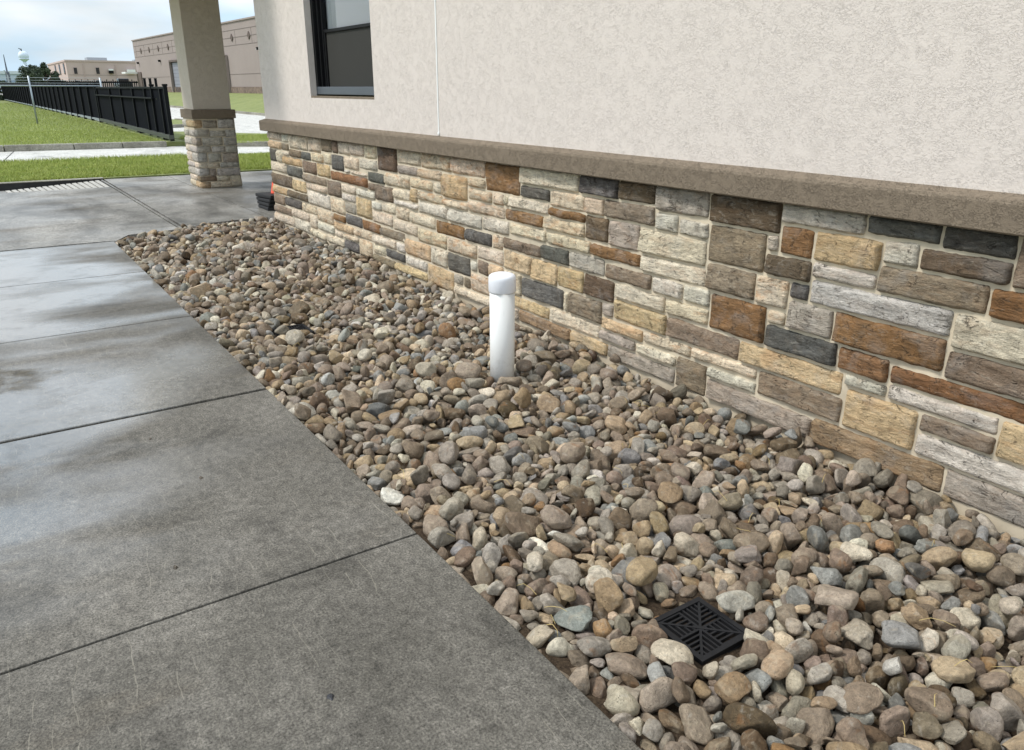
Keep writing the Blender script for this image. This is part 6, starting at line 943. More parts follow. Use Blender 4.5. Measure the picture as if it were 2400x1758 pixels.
35,78,3422,831,102,6,5,66,34,50,1691,485,109,15,86,79,23,50,1375,216,58,2,85,84,20,51,2727,524,114,36,85,19,0,51,1506,488,91,72,85,57,8,56,1791,460,102,7,53,16,8,54,2492,716,99,79,6,59,25,51,1047,201,61,30,80,76,2,132,1766,446,74,2,43,20,1,78,1468,67,70,78,45,89,9,71,1088,341,61,6,80,87,16,88,3465,94,78,4,14,27,
47,104,3434,331,92,83,83,85,30,41,1441,649,72,36,5,22,26,111,2862,425,77,41,8,5,26,84,3807,799,95,89,1,20,14,74,1407,843,66,71,2,70,39,112,3737,672,81,50,87,5,40,42,1133,608,76,9,6,89,5,122,4485,265,100,87,37,11,1,60,2245,184,112,3,88,46,40,114,2741,510,70,0,1,88,34,101,2739,144,68,35,5,17,6,87,1901,382,80,62,81,76,
47,54,2612,305,62,10,76,3,38,47,1360,312,60,87,72,61,8,70,2290,374,78,7,78,49,24,63,2258,342,118,82,5,76,34,67,2627,551,106,44,10,13,33,87,2483,175,70,15,48,6,0,81,1231,311,64,0,86,39,24,72,1582,426,71,17,35,2,16,76,3553,259,120,54,2,79,33,64,2966,700,109,81,8,73,7,90,2729,178,73,71,2,8,32,47,2087,528,92,22,3,48,
24,77,2532,122,62,46,88,21,28,44,1842,59,81,53,13,89,25,97,2083,389,68,45,85,2,16,86,2712,423,72,39,1,14,38,56,2095,547,69,6,5,50,21,85,3172,20,64,77,6,74,38,43,2275,590,103,10,60,22,19,62,2496,475,108,89,85,34,7,57,1583,693,58,46,6,76,40,26,1149,99,49,50,3,22,20,86,1552,825,67,87,5,25,37,111,2039,405,79,89,89,34,
24,72,1395,681,65,2,85,10,44,98,1410,770,58,87,4,77,24,94,2589,681,81,11,61,8,32,124,3048,558,116,85,9,32,34,107,4325,400,98,46,0,87,39,69,1641,92,61,0,1,8,47,79,2673,138,67,82,40,85,0,70,3010,313,97,9,35,0,32,68,2351,400,108,13,8,2,22,74,1355,704,63,11,1,21,33,107,3591,841,87,86,32,65,38,43,2131,268,84,89,15,14,
18,74,2687,601,93,5,51,3,9,73,2247,811,84,89,84,0,42,81,3360,16,71,86,55,5,11,54,1741,469,84,16,75,75,41,64,2289,520,92,6,56,70,44,90,1701,727,58,85,47,86,45,78,2790,88,71,39,89,68,37,78,3504,264,118,85,45,79,23,109,3837,239,84,64,6,33,7,109,2327,652,86,18,11,76,47,80,2869,831,78,34,15,17,45,72,3202,257,74,70,83,6,
19,43,1961,4,96,75,85,85,41,70,3321,374,109,2,38,12,26,60,1358,505,73,29,76,22,32,79,1796,663,100,14,9,62,9,76,2981,269,78,2,23,24,5,48,1415,693,89,64,1,78,46,59,2400,256,88,17,2,79,2,85,3912,178,107,46,88,9,14,62,1105,115,53,6,43,14,34,84,997,160,74,16,49,2,5,61,642,519,68,21,79,57,8,34,950,165,51,37,10,73,
17,83,1038,348,61,42,0,85,39,66,1660,335,62,43,86,1,3,95,2158,589,73,79,88,26,18,62,1671,88,58,80,4,10,30,122,3462,563,81,5,9,87,10,78,1528,191,71,58,78,68,28,72,1635,800,57,89,49,68,42,90,2136,820,66,83,88,44,16,45,1530,366,64,61,3,61,29,94,2904,355,64,89,85,18,38,68,3547,565,111,20,1,2,24,53,2289,766,93,59,85,1,
20,77,1153,569,65,82,0,64,47,81,2676,339,82,68,74,76,22,74,3158,40,93,13,79,29,20,62,3510,387,114,86,43,11,12,60,1055,808,56,71,2,28,10,60,2448,82,68,67,12,30,21,62,2128,481,76,0,10,64,2,65,3141,10,67,87,33,10,22,80,3890,340,98,15,88,23,16,89,3076,634,105,36,3,1,25,58,1587,112,55,36,2,20,2,71,2220,95,74,63,15,6,
45,64,3818,135,73,68,13,8,10,95,2266,392,68,42,6,9,3,46,1910,692,112,6,40,3,1,102,3406,121,88,4,17,56,43,54,1798,787,99,68,4,85,40,75,4206,516,126,15,86,37,44,88,685,450,61,46,5,89,38,49,650,709,62,0,85,38,30,69,775,708,70,43,4,15,0,113,3752,554,92,82,85,8,23,69,1546,646,61,87,42,15,7,62,1540,319,64,20,87,52,
9,70,3332,267,95,81,42,86,18,38,1447,205,86,81,89,46,18,87,2301,296,69,15,80,80,14,80,3516,364,101,20,84,79,40,77,2603,579,84,53,75,8,5,78,4141,588,118,8,46,10,28,49,1848,832,104,62,0,14,9,84,3003,437,87,79,20,68,42,82,3469,181,88,6,88,34,37,104,4292,709,116,7,35,87,16,49,987,523,61,70,78,26,41,51,1283,315,54,41,86,7,
38,76,4051,752,87,54,79,82,29,56,1739,147,77,60,81,19,22,48,2114,306,84,38,81,80,15,51,2208,349,113,89,34,29,40,68,4181,752,108,9,5,32,20,49,967,382,54,2,2,48,41,56,1543,142,62,28,11,4,40,46,2442,459,101,23,80,58,17,47,1350,474,84,8,5,70,9,71,1310,807,62,82,56,13,21,78,2891,396,75,4,36,85,8,43,931,471,55,85,88,16,
28,36,544,498,56,5,60,29,32,101,3457,142,103,12,41,15,19,49,917,552,105,6,39,72,45,82,4129,60,100,49,0,65,32,123,4003,193,88,50,0,67,18,44,1354,349,58,56,80,83,5,93,3669,513,114,40,7,83,8,50,2675,66,86,68,16,61,34,85,2591,534,71,7,87,84,5,59,1414,505,56,86,42,71,9,68,1405,741,96,60,89,4,0,85,2252,840,71,81,86,60,
7,86,3723,393,92,85,52,18,31,55,2299,197,113,0,49,25,7,46,1239,741,62,24,64,76,39,56,3331,503,112,8,83,14,25,80,2602,69,61,83,44,84,23,100,3193,79,81,20,85,88,33,76,2980,303,96,54,88,0,31,86,4172,569,122,57,7,65,4,72,2345,466,99,10,14,50,38,64,4225,382,109,2,89,31,43,70,2061,758,70,16,36,79,32,101,2696,456,78,18,79,80,
45,58,2843,498,99,46,85,4,0,57,2147,506,75,43,9,86,9,71,2109,755,76,0,28,6,3,43,2146,833,90,86,86,22,4,77,2785,659,102,21,1,45,33,58,2629,131,96,11,51,87,16,43,2095,61,88,83,1,84,37,67,4464,445,122,82,76,58,28,39,1375,677,86,12,17,17,2,62,1898,572,54,89,2,42,31,57,2980,249,86,28,6,63,26,49,1124,85,57,9,87,22,
0,73,2679,174,70,73,89,29,6,87,786,513,71,46,9,81,12,64,897,155,54,50,0,89,36,48,658,335,55,88,88,59,21,79,1030,829,69,80,82,13,18,68,1600,266,64,5,0,38,8,46,1249,730,58,31,1,84,11,132,4105,616,82,83,46,78,16,89,2194,353,77,8,88,12,26,76,3535,723,91,4,39,8,18,109,4231,609,112,44,87,10,23,66,2406,453,91,75,16,12,
40,45,1482,491,97,5,2,65,36,76,1903,543,59,0,1,19,34,90,2571,564,68,3,89,0,46,103,2020,428,85,20,1,77,11,93,3205,459,78,74,84,14,5,94,3167,803,86,78,43,87,40,58,2623,745,96,10,81,42,17,63,3286,367,96,5,3,25,15,104,3032,814,99,2,4,44,3,86,1954,716,75,87,73,36,41,126,3430,455,74,17,0,65,45,46,1891,357,107,29,9,72,
36,77,1897,314,77,63,10,6,33,73,3551,86,106,4,83,85,37,84,1591,352,70,41,4,5,14,61,2570,413,90,88,0,48,30,104,3849,641,101,78,0,75,19,59,1358,65,59,9,80,54,17,81,2906,104,70,87,38,19,40,36,2684,50,99,54,6,77,3,50,2741,393,101,87,3,60,7,58,2198,48,89,63,88,73,23,125,3759,241,78,25,7,58,32,101,3825,838,84,62,9,67,
16,49,2533,753,88,31,78,66,45,65,3820,500,96,49,0,85,34,43,2529,70,79,77,0,23,11,47,2516,517,94,50,24,2,17,44,2224,9,54,26,4,28,2,86,2713,537,72,76,40,86,24,57,3532,667,126,0,52,21,7,104,4065,795,86,26,33,1,18,65,1209,275,61,44,88,69,25,60,1727,95,56,80,40,5,34,84,2679,721,73,72,44,88,6,99,1873,620,61,3,1,20,
18,72,2744,73,71,3,77,65,15,55,1413,472,64,78,14,22,39,87,3320,758,82,77,81,88,26,58,1404,167,61,79,34,81,32,53,1309,234,57,0,41,88,35,47,2014,179,83,67,9,23,39,66,3871,10,65,31,75,76,14,80,2089,641,76,68,77,71,13,77,2825,66,90,89,33,13,23,104,3375,699,86,85,11,54,28,93,2120,295,61,54,0,74,37,78,3414,186,68,8,37,88,
13,78,2954,488,83,12,41,86,46,45,1562,439,52,57,86,73,36,82,3305,397,95,73,7,86,39,68,3117,95,70,2,78,62,38,60,2465,385,64,60,74,19,45,85,3315,351,83,86,4,45,19,64,1855,270,72,25,18,89,38,67,1835,626,72,6,1,60,44,65,2804,636,104,47,3,19,28,93,4347,69,97,9,84,87,24,50,3021,38,101,77,35,81,27,52,2765,805,85,83,79,14,
44,100,2753,727,68,26,87,26,42,38,2545,93,86,80,72,51,12,76,2804,719,68,27,8,10,38,47,2649,586,89,28,89,54,43,55,1794,84,60,88,81,12,1,67,2608,462,87,86,77,56,8,64,3065,10,71,83,23,59,17,64,2346,353,100,27,6,28,3,52,3049,348,88,16,33,73,15,64,2329,358,91,11,54,76,7,56,2676,265,56,4,3,41,22,51,923,343,56,14,0,67,
38,96,4258,534,116,87,49,15,19,65,1059,654,61,73,5,85,4,98,2957,245,65,1,85,38,12,75,1634,570,81,15,89,28,17,68,1696,653,60,87,12,2,44,79,1922,440,92,87,82,84,34,45,982,721,54,50,2,16,41,95,3332,654,95,2,3,9,32,52,1261,381,85,53,0,10,34,48,1428,764,79,81,88,13,6,60,2449,272,64,12,76,61,8,54,3892,163,106,84,83,58,
4,121,3469,731,70,7,7,72,30,85,4093,292,85,76,41,83,16,58,1160,299,57,89,41,11,23,82,3775,44,74,30,84,73,25,57,1511,728,61,20,86,87,40,38,1881,539,58,68,2,13,23,69,4170,102,93,38,88,77,0,42,1298,645,85,20,85,83,3,61,3001,592,98,1,5,22,42,67,3345,849,113,13,11,3,0,49,2694,227,103,4,8,18,14,111,4188,379,86,12,83,58,
0,90,2551,451,75,80,85,2,6,52,2706,519,98,35,26,6,26,80,2966,54,62,79,87,58,47,65,3260,593,89,82,14,23,5,75,3723,148,71,12,8,67,30,65,3027,293,94,85,2,78,6,87,3573,114,99,57,86,89,27,68,2510,805,67,75,83,19,21,49,3536,222,101,24,2,16,1,71,2123,134,62,23,86,70,8,73,2183,636,83,10,9,35,43,41,2692,435,106,74,9,19,
33,76,3171,420,100,72,87,84,17,98,3365,502,101,67,83,71,13,84,3263,386,74,66,87,14,12,62,2659,808,86,47,4,19,36,65,3769,91,91,4,89,19,47,62,3532,759,90,67,8,19,8,61,2227,830,66,59,7,73,43,72,2271,300,91,49,88,81,5,75,3379,164,88,70,1,84,36,41,2645,268,51,88,43,3,28,36,619,325,48,48,87,11,29,44,816,63,54,4,84,8,
41,75,1019,380,65,24,81,2,45,64,1135,336,88,85,41,14,8,70,1556,216,69,1,80,5,22,74,1043,444,60,7,43,79,5,65,1602,433,72,12,76,27,1,118,3715,205,74,81,0,22,16,102,3301,459,90,12,85,14,25,72,2467,625,113,87,46,76,37,58,2250,731,88,10,42,76,9,86,1682,631,62,11,3,14,46,114,2358,518,87,4,10,85,26,52,2643,239,55,43,2,69,
39,74,3439,49,77,83,27,31,39,65,3128,47,98,20,36,7,45,94,3477,49,79,46,7,15,38,84,4616,831,97,3,55,9,8,74,4291,662,112,5,38,3,18,77,3378,214,85,75,6,58,31,80,3570,210,104,60,3,6,5,82,3183,326,91,88,52,88,13,115,4447,401,81,15,84,58,2,90,4153,419,108,69,87,7,3,69,3633,173,87,74,1,22,15,61,1567,385,55,51,83,5,
42,63,2473,315,55,89,45,21,17,96,3182,686,90,2,49,76,40,53,2809,144,94,86,4,25,4,45,982,757,54,78,6,42,31,73,1933,553,57,85,87,30,8,58,4166,286,111,84,89,39,43,63,2985,126,64,66,85,77,36,72,2677,48,66,75,2,45,34,82,3896,372,80,20,7,62,4,58,2181,182,84,18,85,62,24,82,3173,153,77,62,74,11,35,51,2997,825,123,30,2,10,
39,66,3554,389,117,77,11,72,7,42,1269,284,56,28,5,27,26,86,3093,569,120,80,79,10,22,66,2715,79,83,6,6,77,42,43,1013,826,94,7,5,72,35,39,1610,825,75,19,87,32,42,38,1301,316,49,0,43,12,32,89,3757,157,79,78,38,3,4,56,1561,625,78,20,8,74,16,43,2288,670,107,32,76,84,35,71,2631,794,82,37,0,77,16,60,1659,474,94,31,2,13,
35,47,1523,744,57,18,55,8,8,55,1259,298,62,60,5,81,32,51,3519,791,106,13,86,19,28,57,2506,12,50,3,89,11,46,47,2035,198,91,45,4,78,38,41,1404,137,56,10,58,4,24,38,1102,13,51,47,83,83,32,122,2145,185,73,87,45,2,20,108,3812,168,81,80,4,46,23,70,1643,222,63,65,1,21,14,132,3742,313,72,46,3,69,31,120,2779,673,64,44,2,1,
14,80,2504,829,68,71,4,47,47,53,1196,707,55,40,5,5,42,71,804,620,63,1,84,31,13,71,1178,545,66,19,7,21,4,56,1727,679,62,72,50,88,43,92,3383,434,80,17,35,7,37,49,2256,40,92,85,12,18,31,87,2895,625,70,30,86,13,25,69,4252,695,125,42,4,18,21,40,2842,178,102,82,62,22,37,67,2767,119,64,2,89,26,19,71,2383,433,91,0,89,47,
35,46,1931,572,91,79,7,81,21,68,4224,704,120,31,6,9,12,63,1826,317,70,56,64,86,5,81,3919,346,100,45,78,8,28,109,3296,801,112,48,4,86,45,63,3361,725,111,86,50,4,37,67,4545,745,108,88,5,33,37,100,4719,790,98,74,8,51,7,74,2165,147,69,11,82,64,8,38,1945,101,88,66,84,71,40,71,4310,167,126,78,5,66,28,115,1787,385,62,45,0,69,
5,58,1569,753,66,3,62,4,18,45,2271,170,121,29,3,4,12,54,2039,485,83,66,5,21,24,64,3591,12,61,2,1,53,46,57,2590,506,100,66,10,32,28,69,2004,361,74,14,59,80,27,73,2733,557,75,74,17,9,40,65,4055,346,84,36,88,73,19,53,2319,147,114,2,13,46,36,68,2171,338,72,73,28,73,33,60,2601,35,67,82,74,75,17,48,2817,632,118,2,9,6,
19,60,2202,683,80,86,70,39,11,50,1947,126,58,85,83,75,9,63,2385,259,78,74,4,80,3,75,2454,148,79,6,57,7,18,55,2550,302,57,44,0,2,14,72,3306,848,108,53,5,84,27,66,3008,786,88,1,37,14,44,56,504,434,65,53,74,83,15,63,688,397,54,4,51,69,15,86,1036,783,62,4,42,71,5,126,2403,497,66,1,88,23,21,96,2093,473,73,0,3,83,
38,64,3927,17,72,10,72,74,19,61,988,698,52,46,1,8,1,98,2744,786,60,45,1,72,44,59,2213,66,86,40,4,12,40,80,2146,387,77,1,56,63,36,79,4491,88,93,86,0,20,7,67,1126,565,60,36,86,74,30,73,2308,275,69,9,14,21,15,105,3131,628,76,89,8,17,26,97,4069,410,102,85,86,46,40,95,4412,158,104,85,6,30,29,123,4193,182,94,86,85,76,
27,97,3717,838,100,49,1,22,32,74,2805,237,71,73,82,18,26,77,1757,489,74,0,11,84,45,71,3033,393,112,56,2,19,16,45,552,548,61,32,3,81,42,63,3283,85,97,83,30,83,37,84,2799,497,77,85,43,7,33,98,3207,35,76,8,53,6,5,59,2485,677,97,52,1,68,11,102,2330,555,85,20,10,64,28,77,3433,515,106,69,81,35,40,68,3968,281,75,85,57,61,
1,58,2669,116,84,37,0,15,16,92,2156,288,64,88,8,56,5,53,2473,596,110,60,79,21,47,34,2105,640,99,3,82,48,45,78,4196,625,102,87,34,26,43,65,1608,847,67,58,7,19,46,70,3522,84,99,5,33,76,31,51,2771,558,104,84,83,14,13,38,2135,410,88,7,52,8,17,82,4026,307,86,79,5,77,12,60,2742,6,55,0,89,1,34,41,2998,431,130,86,49,72,
32,41,1320,244,53,11,2,53,14,66,3080,687,97,40,7,9,21,69,4637,371,118,86,56,67,46,88,3891,19,68,28,5,18,10,71,4365,6,73,68,15,87,37,61,4464,588,108,28,15,66,35,66,2841,467,79,87,33,61,35,76,1383,660,63,20,46,2,10,43,514,333,56,13,84,23,2,93,1216,557,63,5,45,12,42,78,1166,824,72,30,88,13,15,70,1434,64,54,47,88,75,
7,74,796,725,61,0,6,32,19,57,923,720,57,81,85,80,13,94,1966,494,73,76,1,5,34,63,1576,797,61,5,57,62,16,53,2654,6,65,21,89,42,42,70,1488,354,65,2,83,55,3,52,3505,821,112,3,0,11,44,76,1945,266,86,28,81,80,6,71,3179,452,93,42,88,12,14,77,2931,66,63,89,3,42,29,75,2154,320,81,7,59,76,6,51,1403,364,61,1,34,23,
44,55,1737,603,62,1,33,10,21,94,4544,515,87,11,74,27,47,56,4225,730,119,75,86,55,47,64,1165,681,68,71,88,39,29,61,2855,393,93,82,86,36,31,54,3191,11,83,82,89,21,17,58,3231,421,85,80,17,87,47,50,1820,244,80,79,1,22,8,45,1885,331,111,64,89,80,37,64,3461,211,82,23,26,72,37,69,2981,624,65,44,0,11,14,81,3604,482,115,84,88,69,
34,97,4294,620,125,86,82,7,1,51,2326,503,116,5,88,74,43,82,4183,538,120,61,3,5,47,70,2761,86,67,10,1,22,17,67,1421,256,57,0,1,12,24,44,2724,407,92,87,17,18,1,71,3394,845,105,89,50,69,32,37,1255,551,76,71,60,89,10,43,1728,707,79,9,43,86,17,62,3090,494,102,86,55,66,33,82,3718,430,94,88,82,49,13,67,3472,810,85,73,10,29,
19,82,3365,769,98,86,76,77,26,66,3558,136,110,38,11,4,22,33,1367,594,83,31,89,21,22,80,3890,91,79,85,71,67,24,68,2172,79,69,55,74,88,17,49,2336,9,53,87,3,9,36,40,2621,53,59,27,76,68,38,33,3428,208,93,83,15,47,21,49,1355,243,54,78,1,17,13,53,1598,786,58,75,49,89,1,73,1048,528,69,78,7,20,11,44,1121,125,56,13,5,49,
28,77,678,846,68,85,53,74,5,104,1483,502,61,0,45,72,7,92,857,665,71,52,1,4,6,123,2784,380,75,80,42,7,5,65,1333,601,57,7,89,35,17,102,3816,651,95,23,0,25,41,81,2470,99,61,87,89,15,14,66,2074,50,77,35,5,77,34,94,4526,548,105,27,5,84,18,104,3918,232,95,37,80,87,20,93,2905,586,76,4,80,49,39,82,3872,515,78,79,15,69,
45,105,3109,303,72,0,9,20,45,38,1608,483,86,30,0,88,30,68,2963,591,85,52,7,89,33,67,3102,13,63,62,86,60,16,72,3847,54,70,9,50,13,18,48,1340,695,81,59,86,20,23,75,3564,591,106,85,48,2,38,63,2728,284,63,4,48,79,36,36,1295,789,71,86,1,73,17,110,3985,721,69,1,10,18,5,108,2854,296,80,16,4,11,8,67,2304,400,63,88,88,30,
9,88,4199,226,89,2,89,81,18,48,2095,271,86,73,35,86,15,91,4237,769,102,7,11,56,47,39,1428,418,61,59,80,68,24,56,3544,361,122,88,44,17,47,85,3803,694,81,53,84,88,1,35,1103,550,88,13,87,6,3,88,2615,401,65,1,3,22,26,105,2954,688,70,79,89,65,0,94,4207,305,86,79,85,64,16,71,3557,780,91,73,2,80,40,69,2102,514,64,3,88,17,
34,77,3194,220,97,77,52,14,28,51,1815,91,60,86,31,12,38,55,4054,582,102,38,3,66,38,50,2602,159,100,4,79,83,23,61,2701,571,79,27,89,6,25,88,2138,421,63,1,89,48,36,52,1908,453,112,4,37,84,3,63,2327,618,91,16,17,2,25,68,894,810,61,54,6,2,4,75,2099,687,57,8,84,23,24,79,2963,438,73,19,48,84,1,102,3119,464,77,89,9,80,
9,64,4091,6,66,22,8,83,36,72,2193,822,65,89,38,1,42,47,2614,19,59,14,88,28,27,85,3777,288,77,74,62,1,6,63,2529,593,93,86,7,75,32,36,2446,6,53,68,0,13,14,76,2706,835,74,5,78,47,0,69,2414,813,81,10,35,78,2,51,1602,243,54,62,89,28,39,48,1819,647,68,18,59,6,11,46,2705,690,83,63,9,68,19,44,1115,580,68,15,48,83,
24,85,3159,716,92,58,1,14,12,29,1244,266,66,4,56,2,36,73,3663,342,102,76,43,86,14,52,2966,855,105,36,89,88,27,56,603,493,56,10,45,10,42,56,1856,761,64,62,0,56,30,64,2428,470,94,0,81,43,12,59,2790,524,98,57,2,82,37,57,1136,490,60,0,89,3,17,71,2693,773,64,61,89,89,37,55,2589,800,95,86,79,26,42,43,1523,285,52,3,89,23,
6,45,1459,480,59,85,60,80,14,43,1226,40,53,84,88,58,37,42,698,284,55,0,35,31,4,74,709,712,55,12,88,19,24,32,507,389,54,24,5,58,23,96,1332,567,72,3,2,45,24,62,645,614,60,1,1,47,24,61,1148,656,57,48,89,4,17,91,2917,497,66,88,88,33,21,91,2511,474,69,85,89,16,0,90,1890,833,71,50,5,78,4,51,1209,586,65,68,74,62,
1,39,1271,170,80,44,11,87,1,113,2787,633,74,35,3,84,3,50,1447,415,59,77,41,87,3,91,3511,556,95,31,84,82,3,97,4021,499,96,75,84,0,13,65,1363,675,64,19,7,75,43,49,1774,289,59,30,87,83,21,65,691,722,86,31,86,71,5,82,3488,659,100,1,84,43,19,72,1486,382,56,83,1,39,30,43,1314,129,50,1,3,5,23,43,3395,53,85,38,3,21,
31,97,3676,850,64,52,88,6,1,66,1404,274,66,48,77,10,42,95,684,511,68,3,40,23,27,74,2673,436,91,9,78,69,29,43,2597,538,113,74,60,0,27,106,4455,466,101,20,89,30,41,100,2374,653,81,21,84,75,47,53,2240,663,106,2,78,50,1,90,3107,190,72,50,9,83,37,93,4132,402,77,24,0,3,47,45,4131,18,84,49,8,73,42,71,2870,13,60,88,3,87,
8,68,2620,345,88,68,87,68,41,48,2985,148,70,1,89,50,3,48,1442,262,63,70,15,81,32,50,1555,479,58,70,88,7,30,47,2991,421,105,14,35,72,37,75,3790,522,82,87,1,2,34,70,3507,846,77,66,1,28,9,71,4217,793,100,12,58,76,17,78,4435,634,117,83,46,15,25,47,2645,720,98,88,44,84,2,86,3335,27,69,35,4,76,39,84,3700,537,101,84,39,11,
16,72,3796,391,103,86,5,4,26,53,1719,75,56,34,6,19,31,49,2097,588,77,70,79,19,26,66,3868,280,91,61,82,78,30,48,921,454,49,86,46,13,29,94,2834,171,68,57,87,6,31,65,1981,353,56,73,83,5,30,41,966,401,54,3,10,63,19,73,3503,11,61,4,6,46,39,74,3668,261,68,55,3,83,11,74,3966,197,102,89,41,89,15,58,3948,48,88,16,81,88,
8,46,1388,375,60,83,6,75,5,53,2670,696,88,82,11,76,9,48,1053,62,49,2,47,87,29,45,830,361,55,6,10,84,9,74,4538,412,110,89,3,75,43,45,883,443,53,2,50,3,41,54,625,306,55,88,86,59,38,56,2279,272,72,23,85,54,20,58,1594,381,76,85,89,8,30,53,982,397,59,60,89,63,16,69,1890,429,96,76,77,25,25,96,2470,699,66,35,3,6,
9,124,2418,428,58,4,1,7,44,59,942,673,55,87,85,15,37,45,1312,190,62,87,14,41,13,118,1932,357,68,89,49,81,40,81,4075,186,75,25,2,5,30,59,817,806,57,33,3,10,4,73,2270,516,76,9,85,12,39,94,3383,468,86,68,87,89,8,121,4323,667,84,55,89,64,22,104,3878,183,72,72,89,26,33,108,4556,328,96,75,89,12,19,88,4110,318,89,5,8,23,
41,69,4065,242,95,32,13,77,5,96,3803,555,81,21,6,11,20,54,2658,419,83,85,86,7,3,68,3026,522,109,4,34,83,34,49,2219,655,86,3,41,85,47,66,2796,742,88,89,88,2,28,94,3655,766,97,46,2,70,19,82,2992,541,108,85,82,36,22,91,4088,382,71,43,4,87,27,76,2284,417,71,4,80,7,33,73,2521,307,59,72,88,53,46,65,1809,846,52,3,46,77,
10,93,3407,743,101,79,3,0,8,54,3716,621,86,84,86,11,4,66,2693,549,77,82,80,39,24,58,2065,285,56,47,83,11,14,55,1826,67,73,48,88,81,21,102,4365,418,90,70,16,14,40,46,2709,725,89,62,14,10,5,43,2353,7,56,0,12,84,1,59,1639,650,63,67,37,89,24,74,2421,747,94,25,78,75,45,100,3578,86,82,3,36,3,20,58,2447,299,57,47,86,20,
39,56,2466,286,62,68,4,70,33,69,3528,681,103,87,84,74,36,54,2354,656,102,26,82,71,39,45,2482,12,53,47,88,22,38,78,4164,769,70,80,73,6,38,70,4627,527,91,2,4,7,18,71,3741,758,91,45,1,15,30,43,1363,336,53,6,84,34,22,49,1912,6,58,74,40,84,27,91,3498,147,111,6,41,86,30,40,1669,5,48,83,47,88,5,86,2734,391,64,52,87,80,
1,65,1398,299,54,87,1,30,38,65,2731,38,74,85,52,81,2,73,3423,279,75,48,18,0,38,42,2953,721,94,35,3,19,24,58,1771,562,64,16,7,42,22,51,2439,509,77,4,86,87,38,76,3926,315,73,0,89,83,30,47,2627,291,104,83,46,86,42,49,1994,542,85,14,12,11,8,66,2950,632,67,73,88,66,31,75,3107,791,90,80,87,50,19,55,2438,494,81,71,87,53,
26,89,3925,682,77,79,31,84,15,74,2605,723,77,26,16,81,46,64,2023,267,76,1,52,79,4,56,2294,173,105,0,89,78,22,55,2813,343,112,6,46,85,37,45,2526,634,95,3,84,25,7,76,3837,388,103,5,89,78,40,54,3311,11,56,42,89,20,34,56,2772,703,60,7,88,60,36,71,2621,146,68,20,1,42,18,57,3748,379,87,0,15,46,27,61,4255,176,160,55,7,2,
7,53,1811,512,57,13,2,26,9,63,4162,534,109,84,62,85,7,37,2586,299,57,14,75,0,5,75,3584,618,102,45,0,73,36,34,1760,62,83,83,40,88,44,49,806,519,63,1,75,35,42,76,2024,159,58,89,1,24,42,41,1031,70,60,15,81,21,0,80,1473,229,58,89,1,1,30,81,1509,191,70,60,85,64,47,28,710,193,51,16,2,63,32,93,1049,565,65,1,2,84,
18,68,959,186,63,4,1,77,28,78,1990,200,71,53,11,78,40,82,2836,357,79,8,73,25,31,36,1134,269,55,18,29,11,36,51,1731,560,79,4,4,27,30,59,1958,156,62,82,81,25,19,56,1068,448,57,10,0,23,27,56,2177,802,76,0,88,45,24,65,1729,301,74,87,9,34,43,73,1947,482,90,14,42,0,29,117,1979,457,71,33,89,11,39,46,1720,741,79,2,40,7,
30,96,3969,321,86,6,45,77,17,93,2502,413,67,70,3,42,20,50,1497,591,62,18,89,51,22,63,2655,524,86,61,85,20,23,69,2615,94,75,77,16,86,16,53,2995,103,66,73,14,72,40,77,4423,830,106,61,76,68,33,93,3692,382,72,2,82,17,38,89,4032,413,80,1,80,47,23,87,3811,260,98,10,82,89,47,83,4183,25,71,89,4,46,47,43,1383,259,50,89,40,26,
46,68,3686,639,92,8,88,78,47,95,4351,314,84,71,33,10,3,61,3684,288,100,69,1,80,32,60,1632,339,70,18,2,81,36,64,2728,703,71,84,69,77,33,72,2044,779,58,75,89,30,45,45,970,255,60,68,3,82,43,47,2120,323,80,88,74,66,37,67,3240,147,94,62,88,26,33,52,1015,449,53,3,0,20,4,108,4034,225,77,60,89,57,0,70,1965,284,69,2,79,49,
37,71,3395,347,101,2,83,38,46,93,3758,469,75,70,75,80,33,35,1059,375,53,24,4,55,47,51,3737,812,102,40,17,81,23,55,2804,546,88,3,34,63,42,40,2222,649,115,86,39,21,0,56,1462,457,58,58,87,26,3,82,3431,373,99,0,46,75,45,58,2947,143,61,53,2,66,0,50,2505,326,62,75,4,69,47,59,4218,464,113,15,5,41,5,60,3390,671,96,78,85,30,
23,59,1367,837,59,19,4,25,25,65,3841,811,118,67,11,86,17,62,1427,643,62,1,83,28,43,56,2964,9,59,76,87,49,24,89,3222,827,81,11,82,63,25,92,4375,610,98,19,26,0,28,83,2933,31,74,42,14,82,32,53,3553,344,108,87,78,27,45,88,4363,685,116,50,88,74,43,40,2076,31,56,82,78,54,43,69,3447,292,86,50,87,15,8,47,1784,274,60,24,4,31,
45,68,3210,305,95,53,0,8,24,64,2025,480,67,16,6,28,33,82,3718,787,96,49,2,86,34,65,3764,344,104,88,83,48,9,68,1651,131,62,56,0,83,3,75,2534,569,76,55,16,86,7,64,1800,342,57,87,2,30,30,43,1745,677,59,25,17,77,18,70,4391,831,96,67,29,82,2,59,3032,230,65,33,12,85,15,66,1925,577,62,84,7,67,16,52,3440,9,60,89,49,6,
3,60,3394,500,99,89,1,42,12,93,4075,29,64,88,89,65,32,67,606,631,59,1,4,45,43,90,2784,455,69,82,3,50,23,36,1315,632,53,6,84,68,3,52,3089,283,96,89,34,73,22,46,2415,5,55,87,86,2,47,29,726,855,53,68,87,78,31,51,798,536,57,29,2,13,27,102,1578,561,64,1,37,71,0,96,839,640,61,0,0,82,21,64,3007,230,61,78,87,44,
